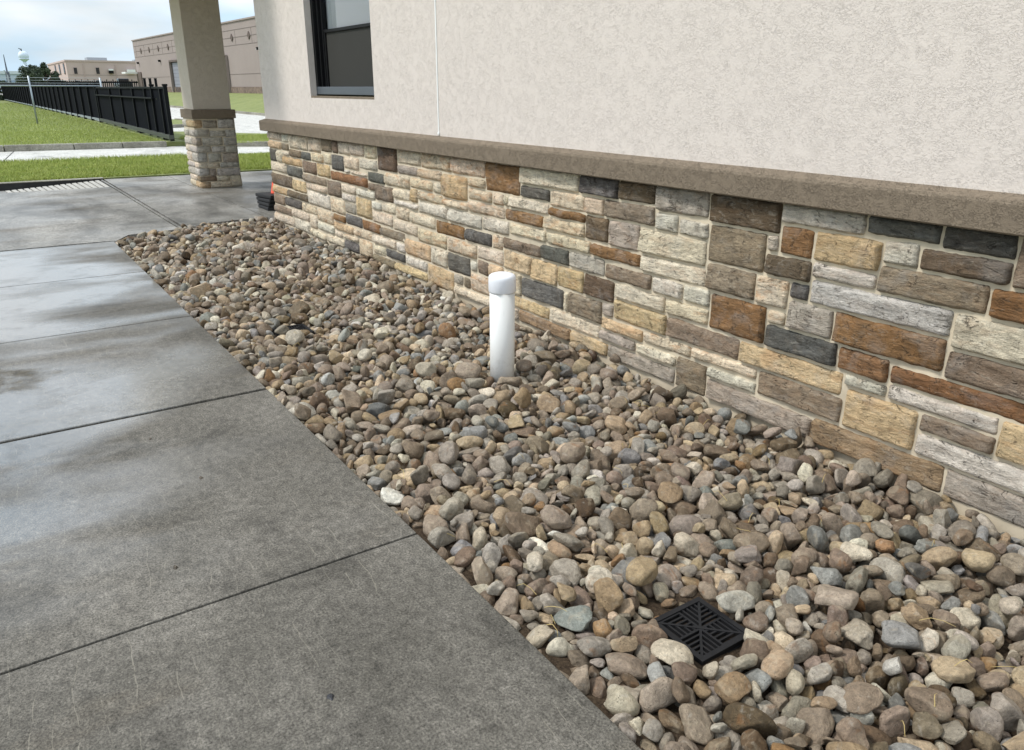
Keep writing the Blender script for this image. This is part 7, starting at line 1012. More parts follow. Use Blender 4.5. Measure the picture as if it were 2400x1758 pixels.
20,90,3965,609,105,89,5,19,16,97,4299,839,75,89,38,1,2,67,3855,356,83,52,6,68,20,105,4280,586,105,85,54,74,2,31,909,773,83,2,84,49,11,84,1829,363,59,86,6,29,47,44,2430,285,55,75,7,24,37,123,4350,768,101,35,5,8,2,62,2050,174,55,55,89,12,17,94,3491,406,70,59,1,55,8,80,4566,441,104,40,85,16,5,60,2170,758,90,86,4,14,
24,47,2238,786,96,39,85,14,26,87,3170,365,82,17,78,36,33,88,2128,91,62,4,0,0,36,96,4319,467,109,74,73,58,17,93,4173,317,66,4,10,27,30,49,1112,428,66,82,33,9,17,33,1231,776,50,8,12,65,38,43,3771,459,98,10,26,77,40,49,3791,659,108,60,8,86,47,74,4726,753,83,66,8,89,21,70,2927,225,65,2,4,54,34,95,2522,671,71,32,1,80,
35,53,2070,297,85,30,3,80,32,102,2744,459,72,2,41,23,42,62,1476,744,54,89,89,28,5,63,1900,339,92,5,39,13,31,132,3281,506,66,88,44,10,17,66,3281,10,59,2,46,5,18,65,1239,828,68,59,80,23,9,91,3557,15,55,44,87,75,26,82,4397,808,99,11,7,42,27,77,2901,649,74,87,46,0,43,45,2514,83,74,77,85,77,12,62,1469,853,62,6,8,41,
6,92,3241,853,79,21,86,0,5,61,1131,596,55,2,5,60,17,53,2654,329,66,37,16,85,41,84,3120,241,62,0,49,78,28,52,1683,301,53,56,0,30,11,67,1918,286,70,88,75,63,0,51,2709,805,61,5,11,25,3,67,3345,678,68,8,11,84,11,34,2656,325,99,8,0,34,46,36,1980,777,139,19,87,88,8,35,1544,731,54,0,5,53,47,72,2672,500,69,54,3,63,
17,43,1101,679,73,80,3,37,8,57,2660,26,60,79,37,1,42,56,3350,750,97,11,1,77,33,69,3901,39,68,17,82,69,12,48,3473,758,98,7,37,70,20,45,1397,777,90,16,61,88,34,66,4696,515,72,23,8,23,38,48,3637,359,80,79,72,58,10,53,4676,480,105,34,8,75,34,45,2512,105,59,8,63,63,6,65,687,610,55,85,44,81,11,74,4144,516,71,29,30,5,
36,61,3534,400,101,79,56,21,45,33,2082,683,68,21,84,19,29,63,1009,268,64,49,79,77,30,132,1586,303,63,41,0,69,16,54,1540,236,65,51,78,1,33,44,601,651,62,29,21,84,12,66,1606,61,60,31,3,57,8,42,868,778,67,63,13,71,39,44,856,543,53,89,1,37,39,80,1872,355,72,12,1,68,31,72,1175,791,82,6,5,64,9,101,1708,581,57,44,87,19,
26,63,1653,828,70,2,65,26,12,52,1274,496,60,23,9,7,33,38,1354,202,71,28,83,27,32,63,1462,597,81,3,53,16,17,126,3708,88,69,80,45,4,6,89,4007,753,92,2,1,69,23,64,3633,118,87,27,4,13,38,51,2322,260,69,26,89,74,36,113,3961,83,67,40,89,66,35,65,2088,570,61,71,4,83,42,65,2648,782,59,1,40,7,8,96,3457,779,74,42,3,5,
47,82,749,410,77,60,3,84,47,73,2520,772,65,88,1,35,19,95,2300,757,67,80,3,46,47,81,3409,654,83,80,0,70,7,90,2386,287,60,88,49,21,24,84,4708,632,71,80,88,67,8,67,4384,62,108,87,2,69,34,92,4328,140,86,81,21,57,38,74,4416,255,80,57,58,89,21,68,4596,602,89,0,42,72,16,43,4315,766,130,17,19,60,36,67,4479,396,100,10,54,70,
29,97,3996,95,71,24,85,71,40,53,2970,166,58,41,86,14,25,68,3057,789,91,82,56,70,34,52,1249,662,55,33,3,30,17,62,1060,705,60,64,1,29,31,97,3498,808,86,48,4,84,21,53,3104,217,71,11,1,54,20,62,4437,663,99,70,70,10,17,50,3286,572,84,48,0,17,41,83,2354,47,68,40,8,13,15,69,2210,408,60,53,82,69,3,71,2604,786,63,5,5,55,
11,50,1507,690,59,20,2,57,18,86,3226,61,71,1,6,5,33,83,2873,672,92,86,5,45,40,63,2955,411,68,76,3,49,6,64,4016,34,64,15,0,57,47,51,3847,676,112,58,3,15,40,48,4119,256,97,7,82,23,20,60,4324,741,123,15,89,22,32,71,4395,378,106,46,88,4,31,63,2625,506,87,26,85,66,39,69,4064,64,65,8,2,58,36,43,2137,598,97,2,59,4,
0,46,3033,787,101,9,27,80,19,73,2180,681,64,82,51,71,32,60,3203,402,85,85,0,17,37,75,2535,431,66,1,35,60,20,53,2743,757,78,33,89,77,8,47,2709,102,81,12,3,65,45,43,3221,571,100,11,60,10,6,54,2254,151,80,78,87,41,41,42,3137,22,78,85,2,41,43,74,3530,832,102,85,13,44,44,77,3027,420,92,57,86,81,42,60,3443,694,92,81,44,89,
40,71,2137,456,61,46,1,15,8,32,2274,239,82,6,8,89,36,52,3243,644,87,86,3,21,10,58,2355,783,66,6,1,81,1,79,2103,128,61,58,3,62,23,51,2941,775,76,55,5,27,6,65,2140,254,65,15,79,84,47,41,2490,324,53,75,5,27,42,67,3379,401,86,40,89,63,45,75,3264,664,73,79,40,84,21,68,3203,739,106,76,83,31,47,34,3072,93,88,10,7,80,
5,69,3117,492,97,62,33,85,17,62,1738,697,57,88,2,83,39,47,3967,11,87,88,89,83,28,69,3510,700,72,77,78,26,17,61,1201,742,59,44,3,78,17,56,2526,349,66,10,74,60,42,44,4059,122,84,81,3,49,40,37,2585,515,94,27,82,82,39,36,2631,301,55,7,82,21,0,50,3980,105,85,36,3,70,26,52,2993,169,62,87,79,15,31,56,713,533,51,89,40,88,
35,52,781,131,59,16,84,45,16,50,1144,801,64,13,64,1,46,72,809,640,80,46,2,84,45,62,1229,212,61,2,48,80,47,59,1539,161,62,35,9,11,6,68,1160,167,56,86,42,86,6,107,2929,557,75,81,4,33,10,86,3342,149,69,0,83,87,16,94,3269,345,67,88,42,12,13,80,4048,538,96,88,84,31,15,70,1439,164,69,29,55,89,43,84,4224,149,83,78,52,89,
20,70,2192,322,104,79,53,81,23,67,1609,633,66,39,84,11,7,47,1302,109,59,2,13,21,3,98,4229,412,92,84,6,9,20,58,2033,307,65,23,82,68,47,99,4520,755,73,4,40,71,2,62,4482,607,112,53,0,27,25,48,3532,128,112,51,1,10,46,75,2296,158,86,85,89,34,24,66,3030,358,75,34,1,27,41,56,4253,166,136,29,2,85,32,66,1416,328,57,0,46,4,
44,68,1480,808,51,1,2,27,10,71,1969,63,60,89,85,37,11,54,1228,850,78,1,3,80,40,66,2153,736,60,46,0,66,32,57,2377,357,101,1,55,86,38,60,3108,703,90,81,34,77,25,86,3965,787,75,75,55,2,24,72,2569,359,66,8,3,11,42,48,3823,397,119,28,84,29,43,66,3610,758,120,45,85,80,17,51,1169,186,70,84,42,89,43,69,2245,239,71,82,58,82,
18,69,2249,369,72,17,75,8,4,35,1104,254,56,74,18,67,46,83,3518,333,82,15,4,53,29,82,3968,688,93,21,79,32,3,75,4252,237,85,5,1,29,20,52,2653,631,95,4,85,89,5,50,4256,585,142,3,43,17,0,49,2060,741,86,79,8,7,26,48,2371,678,96,75,7,82,41,77,1791,646,59,73,3,89,5,48,1628,673,57,32,89,8,43,43,2442,377,86,18,2,44,
47,84,4457,556,94,36,87,7,26,63,3444,113,75,34,9,80,5,55,4476,692,100,6,67,35,22,45,1491,302,53,86,49,18,24,55,3934,805,91,83,4,59,10,94,4572,770,94,89,1,64,23,67,3984,6,63,13,5,38,21,30,2333,301,81,22,67,4,29,65,2724,758,60,16,1,61,13,60,2742,667,60,80,85,59,24,52,4258,405,112,4,6,73,22,62,4184,652,94,17,11,58,
26,54,3236,452,93,2,76,2,16,75,3907,639,81,17,15,89,35,58,2791,707,57,67,2,16,0,64,2320,527,95,40,4,19,1,83,3066,662,88,47,6,11,46,47,1543,475,58,74,75,11,39,33,2247,29,96,31,83,4,8,65,2864,175,87,9,12,6,3,64,4285,807,104,57,6,21,30,43,1240,618,52,79,41,76,20,95,3876,141,71,77,51,77,17,85,4357,158,109,35,2,29,
23,60,2509,576,87,22,87,25,29,75,1190,578,59,36,0,25,22,59,2151,706,58,25,85,24,33,57,1661,389,64,14,8,27,31,60,2499,359,69,82,51,4,27,48,1619,294,51,44,7,2,14,79,2159,106,61,3,88,53,15,52,1850,659,58,89,81,1,16,48,4731,699,93,2,77,70,8,70,3793,634,86,50,81,17,26,40,1464,786,54,68,0,42,15,59,4184,57,100,89,37,63,
20,42,4396,45,122,81,3,79,7,53,1193,855,60,71,4,42,24,42,1123,852,85,79,9,78,7,36,1015,650,77,7,36,69,27,71,1715,784,56,4,38,10,3,38,1996,67,51,1,88,40,5,52,3751,45,75,19,79,79,3,38,643,732,53,85,85,50,2,85,602,212,63,53,88,79,43,37,817,80,53,88,85,2,18,116,2289,615,79,73,6,35,12,63,1310,267,52,54,0,11,
37,52,1451,214,61,87,82,0,47,82,1697,804,75,42,85,3,18,64,1587,770,58,73,89,46,0,95,1764,46,61,0,1,71,27,91,2195,69,61,3,38,68,35,53,1219,743,70,13,4,9,31,53,891,750,57,69,46,87,19,83,2430,717,77,41,87,17,21,88,3414,615,71,79,9,47,15,54,1228,480,69,9,1,5,38,71,4200,488,113,54,80,11,5,83,2843,565,79,1,49,84,
4,118,4426,501,83,87,79,12,34,60,2947,845,76,52,1,79,26,53,4585,847,122,26,37,2,16,88,2310,210,78,36,8,5,0,113,3436,817,65,0,0,83,24,50,3186,172,91,84,86,26,10,60,1563,105,65,24,87,40,42,82,2264,485,65,4,39,75,20,50,2440,391,61,72,3,69,13,50,2004,559,75,20,18,74,39,74,3165,631,73,20,73,26,38,80,3868,829,81,8,75,35,
13,65,2471,129,68,78,77,15,35,71,3024,247,68,22,7,1,34,64,890,642,58,39,11,14,40,53,2900,208,64,30,73,12,24,82,3982,446,108,29,1,4,33,73,4548,838,93,19,83,13,22,67,4565,717,101,43,84,2,47,59,838,726,63,67,7,74,40,78,3205,660,78,4,10,86,43,71,3452,669,86,29,2,56,7,34,1372,33,55,18,63,6,16,98,4304,756,91,45,4,89,
13,62,1556,364,54,88,46,79,36,94,4582,813,74,3,84,32,40,51,969,845,63,0,77,58,24,85,3504,455,102,84,45,82,29,63,2673,397,76,7,39,5,8,49,3046,220,82,13,3,7,24,52,2380,71,60,69,5,16,17,68,3866,298,65,23,8,13,43,58,2117,534,63,5,10,81,35,81,3285,256,65,27,0,33,24,37,1531,664,68,3,37,11,38,55,3283,165,101,72,28,84,
34,54,3964,809,97,89,47,15,19,92,4378,359,103,82,43,5,10,46,1769,224,56,18,0,88,41,80,4220,257,95,50,86,12,5,76,3761,502,82,5,86,46,36,57,1135,777,62,16,1,75,4,66,1512,708,53,9,1,50,34,44,4161,514,109,46,89,87,37,53,2091,665,60,62,1,3,40,47,3801,29,96,73,1,53,29,62,4197,356,108,78,35,3,14,66,3346,604,69,11,81,81,
43,72,2897,150,64,85,85,17,5,106,2358,837,62,0,87,53,2,55,2486,730,65,74,14,87,39,68,3087,101,68,5,10,46,1,51,2418,63,54,0,52,87,12,68,2601,353,62,58,9,5,18,70,3236,10,62,38,89,81,10,55,2585,702,63,72,6,30,33,43,3678,18,61,18,65,86,11,61,2088,723,77,81,82,64,26,48,1443,133,63,18,76,19,45,73,4573,559,111,3,53,16,
25,53,3038,111,73,86,45,13,33,52,3996,850,89,86,46,15,46,52,1382,476,49,0,1,13,37,56,3405,77,63,19,89,23,10,46,4256,6,85,12,79,43,46,59,1091,43,60,73,89,80,15,61,4213,821,96,51,7,9,13,39,2907,223,85,2,73,17,5,66,3021,685,96,23,5,7,25,72,3815,14,61,86,42,14,39,95,3030,601,70,51,1,4,42,59,1407,609,54,44,0,86,
32,81,2982,499,63,89,3,53,27,45,3649,5,51,36,87,89,8,45,875,316,62,71,17,63,47,51,2046,274,59,8,2,3,44,52,2989,203,71,71,8,76,10,65,672,630,53,89,43,89,5,28,1009,708,53,24,33,80,7,38,1017,639,55,53,8,0,29,50,686,706,51,44,88,76,16,47,635,262,55,45,3,19,13,121,575,126,67,45,89,72,27,85,1256,483,59,5,39,13,
43,58,1418,450,63,76,80,63,19,126,4052,622,73,3,4,52,38,73,2335,496,69,17,62,73,34,69,2420,30,60,34,4,25,23,72,1999,480,68,9,12,69,30,89,2603,120,66,80,87,2,39,67,4636,660,90,8,54,77,7,81,696,480,61,2,89,34,5,55,2029,794,74,85,35,0,3,95,4154,643,78,10,47,83,38,60,4416,755,110,88,80,68,2,71,2814,767,95,46,89,0,
40,69,4732,523,72,25,85,71,46,63,2539,854,61,72,47,86,29,44,1451,783,59,73,13,18,20,71,2672,829,71,16,0,22,8,49,1664,853,57,81,81,41,41,111,3694,674,77,79,86,31,31,41,2063,356,83,40,2,69,15,50,3553,760,104,62,5,33,34,49,1934,106,55,49,80,87,40,54,2113,246,67,19,79,0,1,78,2101,411,65,79,86,88,6,52,1662,238,59,78,5,49,
29,83,3773,140,64,28,87,81,37,55,2232,142,62,71,1,9,24,50,3351,221,87,35,88,81,35,62,2174,536,60,21,1,64,37,56,2350,706,94,18,10,66,12,69,2764,188,69,80,79,76,24,48,4581,831,109,5,5,85,20,59,1970,307,82,24,5,9,30,62,2454,249,53,87,42,9,5,75,2557,591,71,57,12,80,2,53,3266,851,111,46,7,77,32,54,3219,268,86,36,9,87,
17,104,4141,296,65,80,44,11,46,69,2439,232,64,69,89,40,12,52,3786,592,88,2,48,10,25,81,2779,840,74,10,80,9,39,77,4552,696,76,17,9,12,29,52,4460,139,93,3,14,54,20,70,2487,770,70,61,0,7,29,53,2647,542,84,72,5,37,27,109,2343,439,85,56,85,89,29,83,2653,702,68,86,8,64,7,35,1600,737,84,28,9,21,9,42,1590,839,63,10,62,28,
21,62,4301,429,104,6,86,51,43,81,4176,695,90,7,51,77,4,63,2453,477,90,10,7,77,31,63,2932,9,55,85,1,43,21,51,3005,854,95,59,88,83,14,38,2290,451,91,85,0,0,45,93,4154,603,88,45,87,12,7,76,4523,346,104,14,89,34,26,35,3389,69,77,74,1,7,35,88,2606,747,67,68,2,79,17,74,4086,669,66,12,10,14,25,76,2161,777,60,83,46,15,
6,73,2381,795,72,61,87,58,10,55,2139,156,61,68,2,0,35,57,731,506,54,4,89,73,26,68,2705,175,58,78,88,62,25,66,1157,781,57,1,89,28,16,52,875,118,64,81,34,76,45,45,2609,514,96,13,47,3,44,68,3812,121,59,62,88,7,2,60,2140,643,69,83,19,12,33,56,2403,259,53,50,88,72,2,82,2529,508,71,69,88,69,24,68,4247,13,62,88,87,37,
47,42,3925,520,85,7,15,57,5,59,1025,230,52,1,88,3,26,76,3219,635,69,15,87,35,37,61,4203,117,95,84,6,73,2,37,998,442,55,34,9,5,25,34,1820,226,70,6,87,46,44,73,4188,76,85,32,2,22,32,45,4492,746,96,85,85,39,8,37,1358,560,54,58,89,25,28,57,4075,299,65,67,57,81,25,40,4021,657,89,57,83,79,31,77,3743,590,70,11,81,40,
10,52,1508,62,51,4,88,68,19,79,3433,80,63,59,7,24,42,43,2259,589,79,89,38,15,17,67,2012,575,60,69,4,9,1,38,3211,510,77,23,83,61,20,41,726,539,83,21,77,22,46,53,964,229,53,37,86,19,16,49,774,538,59,75,85,36,38,99,597,787,124,11,89,84,44,48,606,336,55,61,3,61,47,124,524,546,89,34,2,24,28,72,1156,613,55,1,2,47,
27,52,1214,25,53,1,89,9,44,62,1552,574,63,9,57,10,45,67,2013,644,93,85,6,75,4,74,1224,525,73,67,13,86,4,86,3041,695,84,15,9,49,22,111,4709,486,81,7,52,79,24,82,1936,746,88,86,41,85,7,68,2632,161,96,58,2,0,20,68,2180,718,58,2,2,1,25,105,4543,378,88,76,5,87,12,50,1492,536,50,53,1,63,11,69,2188,202,62,13,3,74,
5,63,1455,46,58,89,83,2,7,53,1423,619,79,11,1,31,0,65,1606,682,62,1,7,50,0,62,1758,717,72,45,89,2,33,79,4193,794,85,88,89,42,47,53,2494,70,74,9,37,15,25,88,3519,299,78,8,77,31,9,55,626,638,84,37,1,88,33,52,2392,681,97,39,9,7,26,55,1669,611,62,7,8,9,33,96,4022,342,73,81,45,79,25,41,3378,96,84,49,0,21,
13,40,2098,623,87,8,87,80,16,75,3707,37,61,0,3,76,7,68,3623,14,58,89,89,71,39,71,2352,291,67,38,4,12,39,62,1958,103,66,13,3,65,42,63,3281,548,72,6,48,89,23,69,4000,385,76,17,86,38,5,57,944,396,52,88,44,2,39,50,1686,223,63,77,13,82,25,72,2640,734,63,8,39,14,11,67,3712,329,78,29,6,75,19,100,4632,479,81,36,82,86,
43,55,2049,584,59,3,2,38,10,65,3533,159,113,75,88,36,6,96,4260,37,75,29,87,62,27,56,1572,841,56,45,84,78,23,55,1894,192,67,87,24,68,30,52,2708,486,93,10,9,5,47,46,2707,790,63,1,59,17,45,66,3788,613,67,84,48,8,37,65,2866,464,68,51,80,13,43,85,4366,124,88,87,86,82,35,69,1875,100,61,23,0,65,15,53,2052,533,80,88,48,2,
41,43,1830,86,57,8,56,72,7,43,1767,304,52,3,4,70,26,80,2833,401,64,76,87,3,34,53,1784,485,57,52,0,77,46,57,2555,14,51,87,1,57,46,102,2352,416,59,50,88,84,32,50,2050,800,74,51,0,86,34,105,4241,677,69,86,36,63,33,74,833,149,66,80,81,2,4,50,2381,560,87,11,88,2,34,45,4139,337,109,5,37,18,4,50,2082,500,79,83,50,4,
24,77,2509,705,66,77,46,89,16,40,2546,97,56,88,51,5,21,68,1367,778,62,87,47,85,34,72,3693,564,72,66,79,8,42,40,2416,296,59,6,74,9,5,31,3382,234,95,49,83,72,17,35,3195,337,104,18,53,5,38,49,1833,431,91,8,56,24,36,58,2758,547,90,84,88,61,37,58,2369,767,61,82,87,49,40,49,3816,457,97,84,86,37,47,59,2070,518,66,88,54,14,
28,57,2813,699,64,76,83,77,31,66,3433,169,83,16,1,82,40,54,2140,789,64,71,2,26,47,66,3233,258,74,14,53,85,26,44,2094,793,74,89,77,17,8,46,4063,681,77,15,6,18,11,47,1895,767,98,2,81,30,38,35,3676,584,83,61,0,2,42,49,931,491,60,79,33,20,30,50,3340,6,57,11,6,86,16,44,3912,7,64,13,75,65,23,40,2716,776,72,38,3,89,
42,49,842,752,57,10,0,68,25,56,2045,210,66,71,12,4,11,77,4646,632,86,13,74,55,0,75,3765,106,57,2,44,77,45,36,2197,170,72,77,17,62,43,68,3411,425,76,22,73,72,40,60,3654,652,82,2,56,78,37,60,4754,657,81,17,62,5,3,51,2701,656,72,7,85,45,22,38,3744,4,55,88,10,57,7,66,4502,438,109,9,34,12,36,61,1706,130,62,27,0,32,
46,64,1948,459,91,86,74,41,47,47,4123,273,75,29,81,77,25,56,3289,30,64,67,11,60,22,70,3908,407,90,0,87,82,12,106,4715,596,70,33,87,6,46,69,2345,71,59,32,7,76,3,71,3670,232,74,20,52,82,3,66,4073,272,65,77,8,65,47,45,1110,494,53,74,4,51,33,70,3777,11,74,13,16,12,27,60,2057,29,55,58,4,71,44,70,1454,572,66,88,11,12,
3,55,2929,648,62,3,13,53,45,39,3510,717,92,7,46,7,28,50,945,603,61,76,33,76,41,42,2477,43,74,10,88,5,7,38,4296,239,103,88,49,9,35,35,3071,85,72,79,79,33,17,45,1950,581,54,10,11,82,7,72,3536,283,105,76,80,47,9,66,3787,61,69,61,81,64,20,58,2049,365,64,31,4,14,13,67,1000,462,63,5,36,10,45,126,353,304,95,79,85,9,
24,59,950,479,79,25,89,21,29,67,1618,169,61,63,6,63,9,132,2038,657,59,4,2,59,6,72,769,678,60,84,3,65,18,86,2119,790,75,66,82,25,47,41,1263,716,52,74,4,1,15,85,1640,612,58,2,49,1,17,70,1189,610,61,70,4,77,14,103,2263,777,72,83,89,57,13,43,1309,618,54,10,4,54,22,39,1148,598,78,87,81,40,0,75,3737,60,70,76,88,26,
5,109,3377,826,73,81,89,63,22,83,3950,641,83,89,89,82,6,82,2882,496,60,2,5,64,37,62,3188,239,66,62,81,61,14,74,2011,678,85,5,42,78,11,84,4741,624,65,3,40,5,26,65,4102,428,110,85,5,42,8,59,3979,139,104,85,44,14,26,76,3069,194,77,42,3,7,24,65,3068,423,91,88,80,21,38,74,3696,714,101,57,0,28,15,57,2795,215,64,53,14,80,
29,63,2917,83,60,17,0,89,2,65,4484,711,103,20,43,88,32,44,1944,626,98,3,1,10,7,101,2406,206,67,4,89,80,9,68,2548,740,72,27,37,0,18,47,4402,791,131,15,87,18,28,53,2926,807,80,73,36,86,27,73,3908,296,90,85,88,8,22,81,2332,98,65,39,86,5,8,42,3177,564,101,62,86,84,26,79,3619,219,74,65,4,25,11,74,2672,89,59,45,0,18,
5,66,3937,387,91,13,3,55,29,48,1480,57,50,2,3,45,18,71,2099,840,63,85,42,9,18,79,3160,202,67,17,5,13,15,70,1591,398,57,85,2,10,15,66,2234,554,68,6,79,60,14,66,1997,163,60,79,40,80,41,63,1627,822,59,60,0,86,8,102,3867,398,76,42,1,76,23,54,2805,470,84,88,59,7,7,46,2640,508,99,3,9,71,11,40,4004,317,95,47,5,2,
39,40,2415,280,53,50,0,66,42,71,2011,308,68,87,32,27,19,69,2225,288,85,5,80,61,43,54,861,305,60,19,84,61,26,81,2355,677,69,55,85,70,34,76,2985,421,62,5,51,81,35,48,1582,514,52,5,88,42,42,58,2705,673,63,25,0,88,41,57,3062,446,102,85,6,73,43,69,4148,40,66,65,84,9,47,55,3973,252,97,17,86,52,17,50,2402,583,90,81,6,34,
4,63,4299,283,114,81,89,41,19,76,4192,421,108,88,89,31,31,51,3436,418,77,31,5,4,3,86,3673,110,64,89,4,65,20,56,1720,115,59,81,87,39,17,81,2981,363,63,28,88,73,6,47,4184,733,103,19,8,75,11,37,4197,661,109,17,60,72,6,78,3915,380,80,27,5,21,42,98,4416,607,82,73,83,27,5,75,2133,764,63,82,88,6,7,36,2036,220,92,71,26,86,
23,39,1394,746,49,35,8,5,15,59,4144,747,87,5,10,26,0,68,2625,365,55,1,0,45,25,63,2019,506,84,15,52,82,1,67,3840,13,63,31,82,72,13,121,318,67,89,9,86,80,15,112,2465,610,63,2,47,22,1,56,3414,99,73,36,87,85,9,48,3705,486,99,89,48,68,33,81,1523,809,68,8,39,14,37,48,2406,391,65,1,74,52,0,54,1607,413,52,1,0,88,
33,50,4112,375,93,19,9,77,32,89,3538,359,75,72,86,31,25,83,3999,307,65,88,89,84,36,44,3955,402,93,26,3,24,7,47,2670,792,62,8,76,19,37,61,3137,362,94,71,86,35,25,72,4110,833,70,78,83,14,27,36,4181,811,92,21,72,86,9,49,2121,685,63,67,13,81,42,68,3954,426,83,86,77,26,9,56,3490,294,89,1,9,87,18,58,3230,536,66,79,14,11,
19,54,4271,682,108,0,48,81,46,77,1460,677,53,89,87,43,30,53,2073,703,76,86,45,13,18,47,2347,635,98,69,81,19,33,59,2718,691,68,29,76,8,10,83,2696,705,71,12,56,88,45,42,4009,127,81,77,8,42,11,45,4087,206,90,6,76,1,35,47,981,292,59,36,9,19,18,46,741,796,56,65,53,84,40,43,1466,426,59,72,2,15,21,32,1470,217,77,87,81,71,
31,26,2567,638,104,31,32,5,16,54,3040,183,91,12,55,79,35,47,1803,285,61,77,6,50,15,54,2628,323,66,47,5,87,44,60,3024,23,48,88,1,64,44,62,3844,515,84,36,0,72,27,53,4374,19,71,8,78,62,18,58,3365,642,95,89,2,78,11,58,4400,441,100,12,82,29,27,55,2326,197,87,17,6,36,8,41,2453,430,74,88,5,66,39,71,3754,617,60,2,45,74,
15,49,4074,220,81,87,31,31,29,64,3699,149,65,68,81,2,6,33,4208,162,103,78,46,85,9,48,1893,86,52,83,0,88,18,31,2709,4,54,75,75,84,46,67,1549,179,51,86,41,68,25,47,2855,589,76,30,15,12,6,47,3748,123,60,19,83,1,29,44,743,384,69,32,89,9,7,31,1873,590,48,85,4,20,16,28,938,33,51,53,87,10,31,52,1181,179,50,0,40,70,
39,95,526,623,83,65,11,58,14,81,622,148,62,39,88,80,14,115,416,89,74,35,85,82,7,122,629,69,85,63,80,3,1,93,630,19,66,9,0,45,3,93,390,16,66,88,46,86,22,55,1067,177,56,88,89,74,29,127,1639,536,76,82,1,48,29,53,1222,384,63,84,31,72,13,58,1458,175,61,77,5,45,20,70,2357,259,72,47,7,78,45,111,3632,499,83,88,86,8,
33,91,1001,842,63,5,89,78,38,71,4670,655,76,0,56,4,28,76,912,631,69,4,80,57,44,51,1333,232,50,83,47,84,25,30,1172,57,51,7,5,40,20,55,1157,392,56,44,84,82,42,67,2561,33,68,14,86,3,25,49,1169,375,60,77,87,82,24,66,1509,848,62,83,51,5,32,90,1870,213,101,68,6,26,28,109,3346,447,91,46,1,74,10,87,2504,605,77,13,59,17,
17,48,965,744,55,53,87,64,47,46,1666,224,60,15,83,82,13,74,2115,737,61,52,4,79,14,58,1020,498,57,32,0,56,30,39,1589,247,53,30,82,24,2,72,1556,123,60,14,87,5,30,101,2868,368,66,7,2,21,34,51,1279,74,55,46,89,81,2,81,3372,77,60,87,3,2,39,82,2842,784,71,83,7,62,33,103,3912,821,76,81,81,66,24,52,2629,36,56,88,89,33,
2,48,3643,379,90,14,34,85,45,56,3205,145,92,48,6,84,35,67,4402,11,86,89,1,40,34,47,1348,375,53,38,11,0,36,60,1359,481,58,84,1,66,32,56,2056,632,94,82,87,69,45,56,4356,835,100,88,56,59,38,49,2369,491,70,76,5,46,8,78,3960,352,92,56,88,84,5,75,1976,21,55,0,88,50,35,53,1512,531,57,16,44,88,8,71,3887,775,68,27,4,75,
0,51,4371,460,112,21,87,19,25,56,1598,487,56,60,5,32,45,61,3990,35,59,10,0,56,32,69,1925,133,69,85,10,24,1,49,887,134,50,47,0,72,23,34,1674,26,52,16,42,86,18,32,2208,366,99,78,86,68,43,65,4002,554,90,3,87,63,28,40,1229,493,50,11,45,7,14,66,2360,373,87,4,88,0,35,58,2495,515,82,0,41,7,44,81,3669,77,73,2,58,16,
32,93,4451,506,85,81,30,76,15,78,2029,125,58,87,2,87,18,46,2770,722,81,73,39,80,28,87,4375,561,97,49,4,72,19,58,2382,107,54,87,42,80,9,79,4363,500,99,4,11,71,34,79,4613,788,76,73,4,44,42,39,2942,416,87,8,84,78,36,45,3280,389,85,14,11,13,4,47,3664,156,88,43,6,77,44,56,1018,361,51,51,0,75,17,47,1804,102,63,73,65,78,
23,45,2738,543,89,72,50,9,38,51,3314,103,65,0,13,14,43,65,2226,685,62,79,5,81,39,78,4259,647,91,35,2,77,31,34,1274,370,62,33,2,79,39,84,1858,822,63,48,2,68,31,100,3384,44,62,42,5,72,3,63,3783,202,68,53,10,12,24,54,3862,478,85,5,8,14,42,67,4249,799,104,83,75,30,13,88,3622,805,70,9,8,65,1,62,2913,437,81,3,48,89,
26,57,2344,753,60,27,6,17,16,52,3126,329,102,14,87,17,8,56,4098,134,62,63,84,80,25,57,4619,621,91,38,11,80,39,70,2242,577,60,47,0,13,42,49,3764,694,97,86,4,25,22,57,4273,6,65,21,75,0,6,70,2995,809,58,1,85,81,21,45,3367,534,111,19,85,30,25,82,2220,528,73,67,7,26,17,53,2564,338,65,6,32,12,7,49,2501,90,57,35,7,89,
26,54,1601,820,52,84,87,57,17,94,3548,301,79,82,36,89,4,76,2565,124,60,47,0,24,27,40,2581,484,105,25,32,9,29,35,2552,427,79,77,5,77,0,38,2527,718,75,80,74,5,43,39,4233,329,95,3,37,88,31,72,4237,449,95,89,46,78,28,40,3986,403,98,76,51,9,19,38,776,279,74,76,58,85,30,56,2394,13,53,0,87,18,15,95,2416,664,65,4,53,77,
15,84,3017,507,59,89,2,13,37,71,3956,708,66,53,4,24,0,55,2557,387,78,86,84,56,13,65,3733,135,61,12,89,80,24,53,3974,828,83,32,84,71,8,77,3665,367,69,31,8,3,16,66,4517,705,94,44,4,85,23,50,4181,127,100,81,2,47,1,79,1665,155,67,13,4,47,40,50,3109,609,91,19,85,39,13,95,2994,291,61,88,44,1,35,50,3492,765,100,49,86,1,
23,51,1041,812,58,59,0,80,41,69,1800,468,67,0,56,14,6,51,3386,724,103,75,8,65,1,64,4308,784,100,74,35,8,36,79,4635,808,72,87,80,34,36,40,2046,159,78,8,82,63,40,79,4101,353,79,58,24,89,38,33,4467,418,113,4,79,45,18,37,4200,7,52,15,84,60,10,48,1119,253,61,17,35,12,10,47,1697,147,68,87,82,62,18,68,3369,180,62,10,2,76,
